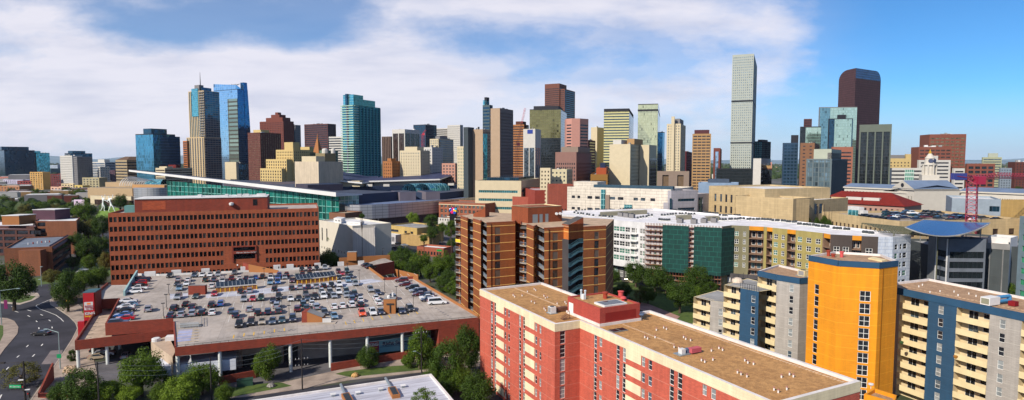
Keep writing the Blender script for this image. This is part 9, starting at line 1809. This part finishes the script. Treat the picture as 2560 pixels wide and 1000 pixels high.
m_pole=plain('pole_dark',(0.035,0.03,0.03,1),.7,.15);m_lp=paint('lamp_grey_green',(0.30,0.40,0.40,1),.4,.3,.1)
def dlamp(px,py,h,label,i):
 p_=DK(px,py);r_=empty('deck_lamp_post',label,'lamp post',p_+(ZD,),'lamp posts on the parking deck');mb=MB();mb.tube(p_+(ZD,),p_+(ZD+.5,),.28,.28,8);mb.build('concrete_base',m_kerb,r_)
 mb=MB();mb.tube(p_+(ZD+.5,),p_+(ZD+h,),.08,.06,6);mb.build('pole',DARKM,r_);mb=MB();mb.box(p_,tuple(DV),(.9,.4),ZD+h,ZD+h+.18);mb.build('lamp_head',DARKM,r_)
dl=[(Z3(40,705),4.0,'left aisle front'),(Z3(75,605),4.2,'left aisle middle'),(Z3(100,445),3.4,'left aisle back, by the walkway'),(Z3(1185,278),4.2,'before the office ramp wall'),(Z3(1325,465),3.4,'centre, behind the middle row'),(Z3(1385,615),4.4,'centre right, in the double row'),(Z3(1468,705),3.4,'by the stepped stair hut'),(Z4(370,235),2.8,'back edge right of the office'),(Z4(493,362),4.4,'back right, before the ramp'),(Z4(757,468),4.4,'right, in the cross aisle'),(Z4(880,545),4.2,'right of the tall brick hut'),(Z4(1057,668),4.6,'front right beside the charcoal SUV')]
for i,((x,y),h_,lb)in enumerate(dl):dlamp(x,y,h_,'thin dark deck lamp post, %s'%lb,i)
def lamp(name,label,px,py,z,h,ax,mat=m_lp,arm=True,ah=.6,cat='street lamp',lens=True):
 p_=at(px,py,z=z)[:2];r_=empty(name,label,cat,p_+(z,));mb=MB();mb.tube(p_+(z,),p_+(z+h,),.14,.09,8);mb.build('pole',mat,r_)
 if arm:e_=(p_[0]+ax[0],p_[1]+ax[1]);mb=MB();mb.tube(p_+(z+h-.1,),e_+(z+h+ah,),.07,.05,6);mb.build('arm',mat,r_);mb=MB();mb.box((e_[0]+ax[0]*.1,e_[1]),(1,0),(1.0,.4),z+h+ah-.1,z+h+ah+.08);mb.build('lamp_head',mat,r_)
 return r_,p_
r_,p_=lamp('street_lamp','pale steel street lamp with green sign on the boulevard pavement',151,922,.1,9.3,(-3.2,.6));mb=MB();mb.box((p_[0],p_[1]-.25),(1,0),(1.1,.06),2.9,3.9);mb.build('green_sign',paint('sign_green2',lin(20,150,95,.8)),r_)
lamp('street_lamp','street lamp beside the brown flats corner at the left',104,716,.1,8,(.3,.0),ah=.2)
lamp('street_lamp','street lamp with long arm over the far boulevard lane',138,738,.1,5.5,(-5.5,.5),ah=.6)
lamp('street_lamp','grey street lamp with banner at the left edge of the view',4,812,.1,11,(5,.5),ah=.5)
a_=at(10,812,z=.1)[:2];r_=empty('banner','small purple banner hanging at the left edge lamp','banner',(a_[0]+.9,a_[1],6));mb=MB();mb.box((a_[0]+.9,a_[1]),(1,0),(1.1,.05),5.2,8.0);mb.build('cloth',paint('banner_purple',lin(120,25,90,.8)),r_);mb=MB();mb.tube((a_[0]-.6,a_[1],8.05),(a_[0]+1.5,a_[1],8.05),.04,.04,5);mb.build('rod',DARKM,r_)
for x,y,lb in((957,655,'dark street lamp on the street behind the deck'),(1013,600,'dark lamp at the parking lot beside the yellow building'),(988,625,'dark lamp in the car lot left of the diner'),(1040,585,'pair of lamp poles by the silver hall avenue')):lamp('street_lamp',lb,x,y,.1,7,(.4,0),m_pole,ah=.1)
lamp('street_lamp','slim teal lamp post in front of the white dock canopy',449,950,.1,4.6,(-.4,0),ah=.1)
a_=g2(170,768);r_=empty('road_sign','yellow diamond road sign beside the dark conifer','sign',a_+(0,));mb=MB();mb.tube(a_+(0,),a_+(2.2,),.05,.05,6);mb.build('post',m_galv,r_);mb=MB();mb.poly([(a_[0],a_[1]-.08,1.6),(a_[0]+.75,a_[1]-.08,2.35),(a_[0],a_[1]-.08,3.1),(a_[0]-.75,a_[1]-.08,2.35)]);mb.build('diamond_face',m_yline,r_)
a_=g2(74,745);r_=empty('road_sign','small white sign on the left traffic island lawn','sign',a_+(0,));mb=MB();mb.tube(a_+(0,),a_+(2.2,),.05,.05,6);mb.build('post',m_galv,r_);mb=MB();mb.box((a_[0],a_[1]-.08),(1,0),(1.6,.06),1.6,3.0);mb.build('face',ROOFW,r_)
p_=g2(64,1010);zz_=lambda py:at(64,py,Y=p_[1])[2];r_=empty('traffic_signal','black traffic signal pole with lamp arm and green street name sign','traffic signal',p_+(0,));X_=lambda px:at(px,940,Y=p_[1])[0]
mb=MB();mb.tube(p_+(0,),p_+(zz_(903),),.22,.15,8);mb.build('pole',m_pole,r_);mb=MB();mb.tube((p_[0],p_[1],zz_(905)),(X_(14),p_[1],zz_(908)),.07,.05,6);mb.build('lamp_arm',m_pole,r_);mb=MB();mb.box((X_(9),p_[1]),(1,0),(.9,.4),zz_(909),zz_(905));mb.build('lamp_head',m_pole,r_)
mb=MB();mb.tube((p_[0],p_[1],zz_(958)),(X_(-40),p_[1],zz_(967)),.1,.07,6);mb.build('mast_arm',m_pole,r_)
mb=MB();mb.box((X_(38),p_[1]-.15),(1,0),(X_(53)-X_(24),.05),zz_(969.5),zz_(961.5));sg_=mb.build('street_name_sign',paint('street_sign_green',lin(15,190,120,.7),.5),r_)
text('W 13th Ave',.42,(X_(25),p_[1]-.2),(X_(53),p_[1]-.2),zz_(967.2),ROOFW,r_)
for px,py,cl_ in((72,985,'red'),(60,968,'black')):mb=MB();mb.box((X_(px),p_[1]-.3),(1,0),(.45,.35),zz_(py+8),zz_(py-6));hd=mb.build('signal_head',m_pole,r_);mb=MB();mb.tube((X_(px),p_[1]-.47,zz_(py-3)),(X_(px),p_[1]-.55,zz_(py-3)),.13,.13,8);mb.build('signal_lens',m_tl,r_)
mb=MB();mb.box((X_(54),p_[1]-.2),(1,.2),(1.0,.3),zz_(950),zz_(948));mb.box((X_(69),p_[1]-.2),(1,.2),(.9,.3),zz_(974),zz_(972));mb.build('visor_bar',ROOFW,r_)
def upole(label,px,py,ytop,arms=(),lampy=None):
 p_=g2(px,py);zt=at(px,ytop,Y=p_[1])[2];r_=empty('utility_pole',label,'utility pole',p_+(0,));mb=MB();mb.tube(p_+(0,),p_+(zt,),.17,.11,8);mb.build('pole',m_pole,r_)
 for ya in arms:z_=at(px,ya,Y=p_[1])[2];mb=MB();mb.box(p_,tuple(DV),(3.0,.14),z_-.08,z_+.08);mb.build('cross_arm',m_pole,r_);mb=MB();[mb.tube((p_[0]+DV.x*s,p_[1]+DV.y*s,z_+.08),(p_[0]+DV.x*s,p_[1]+DV.y*s,z_+.34),.07,.05,6)for s in(-1.3,-.6,.6,1.3)];mb.build('insulators',ROOFW,r_)
 if lampy:z_=at(px,lampy,Y=p_[1])[2];mb=MB();mb.tube((p_[0],p_[1],z_-1),(p_[0]-1.3,p_[1]-.3,z_),.05,.05,6);mb.box((p_[0]-1.6,p_[1]-.3),(1,0),(.8,.35),z_-.08,z_+.1);mb.build('lamp_arm',m_lp,r_)
 return p_,zt
u1=upole('dark utility pole with two cross arms before the loading bay',756,975,847,(898,914));u2=upole('dark utility pole at the bottom left of the loading bay',529,1004,893);u3=upole('dark utility pole with small street lamp near the red apartment block',1054,935,820,(832,),877);u0=upole('dark utility pole hidden in the trees at the bottom left edge',250,1060,905)
wi=empty('overhead_wires','thin overhead wires strung between the utility poles','wires',u1[0]+(0,));k=0
for(A_,za),(B_,zb_)in((u0,u2),(u2,u1),(u1,u3)):
 for off in(0,1.0,2.0):
  mb=MB();pr=None
  for i in range(11):t=i/10;q=lerp(A_,B_,t)+(za+(zb_-za)*t-off-2.0*math.sin(math.pi*t)*.6,);
  prv=A_+(za-off-.2,)
  for i in range(1,11):
   t=i/10;q=lerp(A_,B_,t)+(za+(zb_-za)*t-off-.2-1.1*math.sin(math.pi*t),);mb.tube(prv,q,.02,.02,3,False);prv=q
  mb.build('wire',m_galv,wi)
def person(label,px,py,z,top,bottom,face_=0.0,stride=.25):
 p_=at(px,py,z=z)[:2];r_=empty('person',label,'person',p_+(z,));r_.rotation_euler=(0,0,face_)
 nodes=dict(pel=(0,0,.95,.13),wai=(0,0,1.12,.115),che=(0,0,1.35,.15),nec=(0,0,1.50,.055),hea=(0,.02,1.62,.095),top=(0,.01,1.74,.07),hl=(.09,0,.88,.09),kl=(.10,stride*.5,.50,.065),al=(.10,stride*.3,.09,.045),tl=(.10,stride*.3+.16,.04,.035),hr=(-.09,0,.88,.09),kr=(-.10,-stride*.2,.50,.065),ar=(-.10,-stride,.10,.045),tr=(-.10,-stride+.16,.04,.035),sl=(.19,0,1.42,.06),el=(.25,-.04,1.14,.042),wl=(.25,.1,.90,.03),fl=(.25,.16,.82,.02),sr=(-.19,0,1.42,.06),er=(-.25,.04,1.14,.042),wr=(-.25,-.02,.90,.03),fr=(-.25,.02,.82,.02))
 E=[('pel','wai'),('wai','che'),('che','nec'),('nec','hea'),('hea','top'),('pel','hl'),('hl','kl'),('kl','al'),('al','tl'),('pel','hr'),('hr','kr'),('kr','ar'),('ar','tr'),('che','sl'),('sl','el'),('el','wl'),('wl','fl'),('che','sr'),('sr','er'),('er','wr'),('wr','fr')]
 names=list(nodes);ix={k:i for i,k in enumerate(names)};me=bpy.data.meshes.new('body');me.from_pydata([nodes[k][:3]for k in names],[(ix[a],ix[b_])for a,b_ in E],[]);o=bpy.data.objects.new('body',me);COL.objects.link(o);o.parent=r_;o.modifiers.new('s','SKIN')
 for k in names:me.skin_vertices[0].data[ix[k]].radius=(nodes[k][3],)*2
 me.skin_vertices[0].data[ix['pel']].use_root=True;m_=o.modifiers.new('u','SUBSURF');m_.levels=1;m_.render_levels=1
 m,nt,b=newmat('person_skin_clothes');s_=nt.nodes.new('ShaderNodeSeparateXYZ');nt.links.new(N(nt,'ShaderNodeTexCoord').outputs['Object'],s_.inputs[0]);zc_=s_.outputs[2]
 g=mixc(nt,math_(nt,'GREATER_THAN',zc_,.95),bottom,top);g=mixc(nt,math_(nt,'GREATER_THAN',zc_,1.49),g,lin(190,140,110,.8));g=mixc(nt,math_(nt,'GREATER_THAN',zc_,1.69),g,(0.03,0.02,0.015,1));nt.links.new(g,b.inputs['Base Color']);b.inputs['Roughness'].default_value=.9;me.materials.append(m)
 mb=MB();mb.lathe([(.085,1.66),(.10,1.71),(.075,1.78),(.02,1.80)],10,(0,-.01));h_=mb.build('hair',plain('hair_dark',(0.02,0.015,0.01,1),.9));h_.parent=r_
 return r_
person('person in white top walking up the office entrance path',594,670,ZD,(0.8,0.8,0.8,1),(0.02,0.02,0.03,1),0)
person('person in green top beside the entrance ramp wall',603,674,ZD,(0.20,0.25,0.05,1),(0.02,0.02,0.04,1),.4)
person('person in dark clothes standing behind the grey jeep',590,690,ZD,(0.03,0.03,0.04,1),(0.02,0.02,0.02,1),2.5)
person('person in dark clothes on the back walkway near the brick office end',697,676,ZD,(0.03,0.03,0.05,1),(0.02,0.02,0.02,1),1.2)
mb=MB();mb.box((0,7000),(1,0),(32000,20200),-1.0,260);tag(mb.build('haze',hm),kind='stuff')
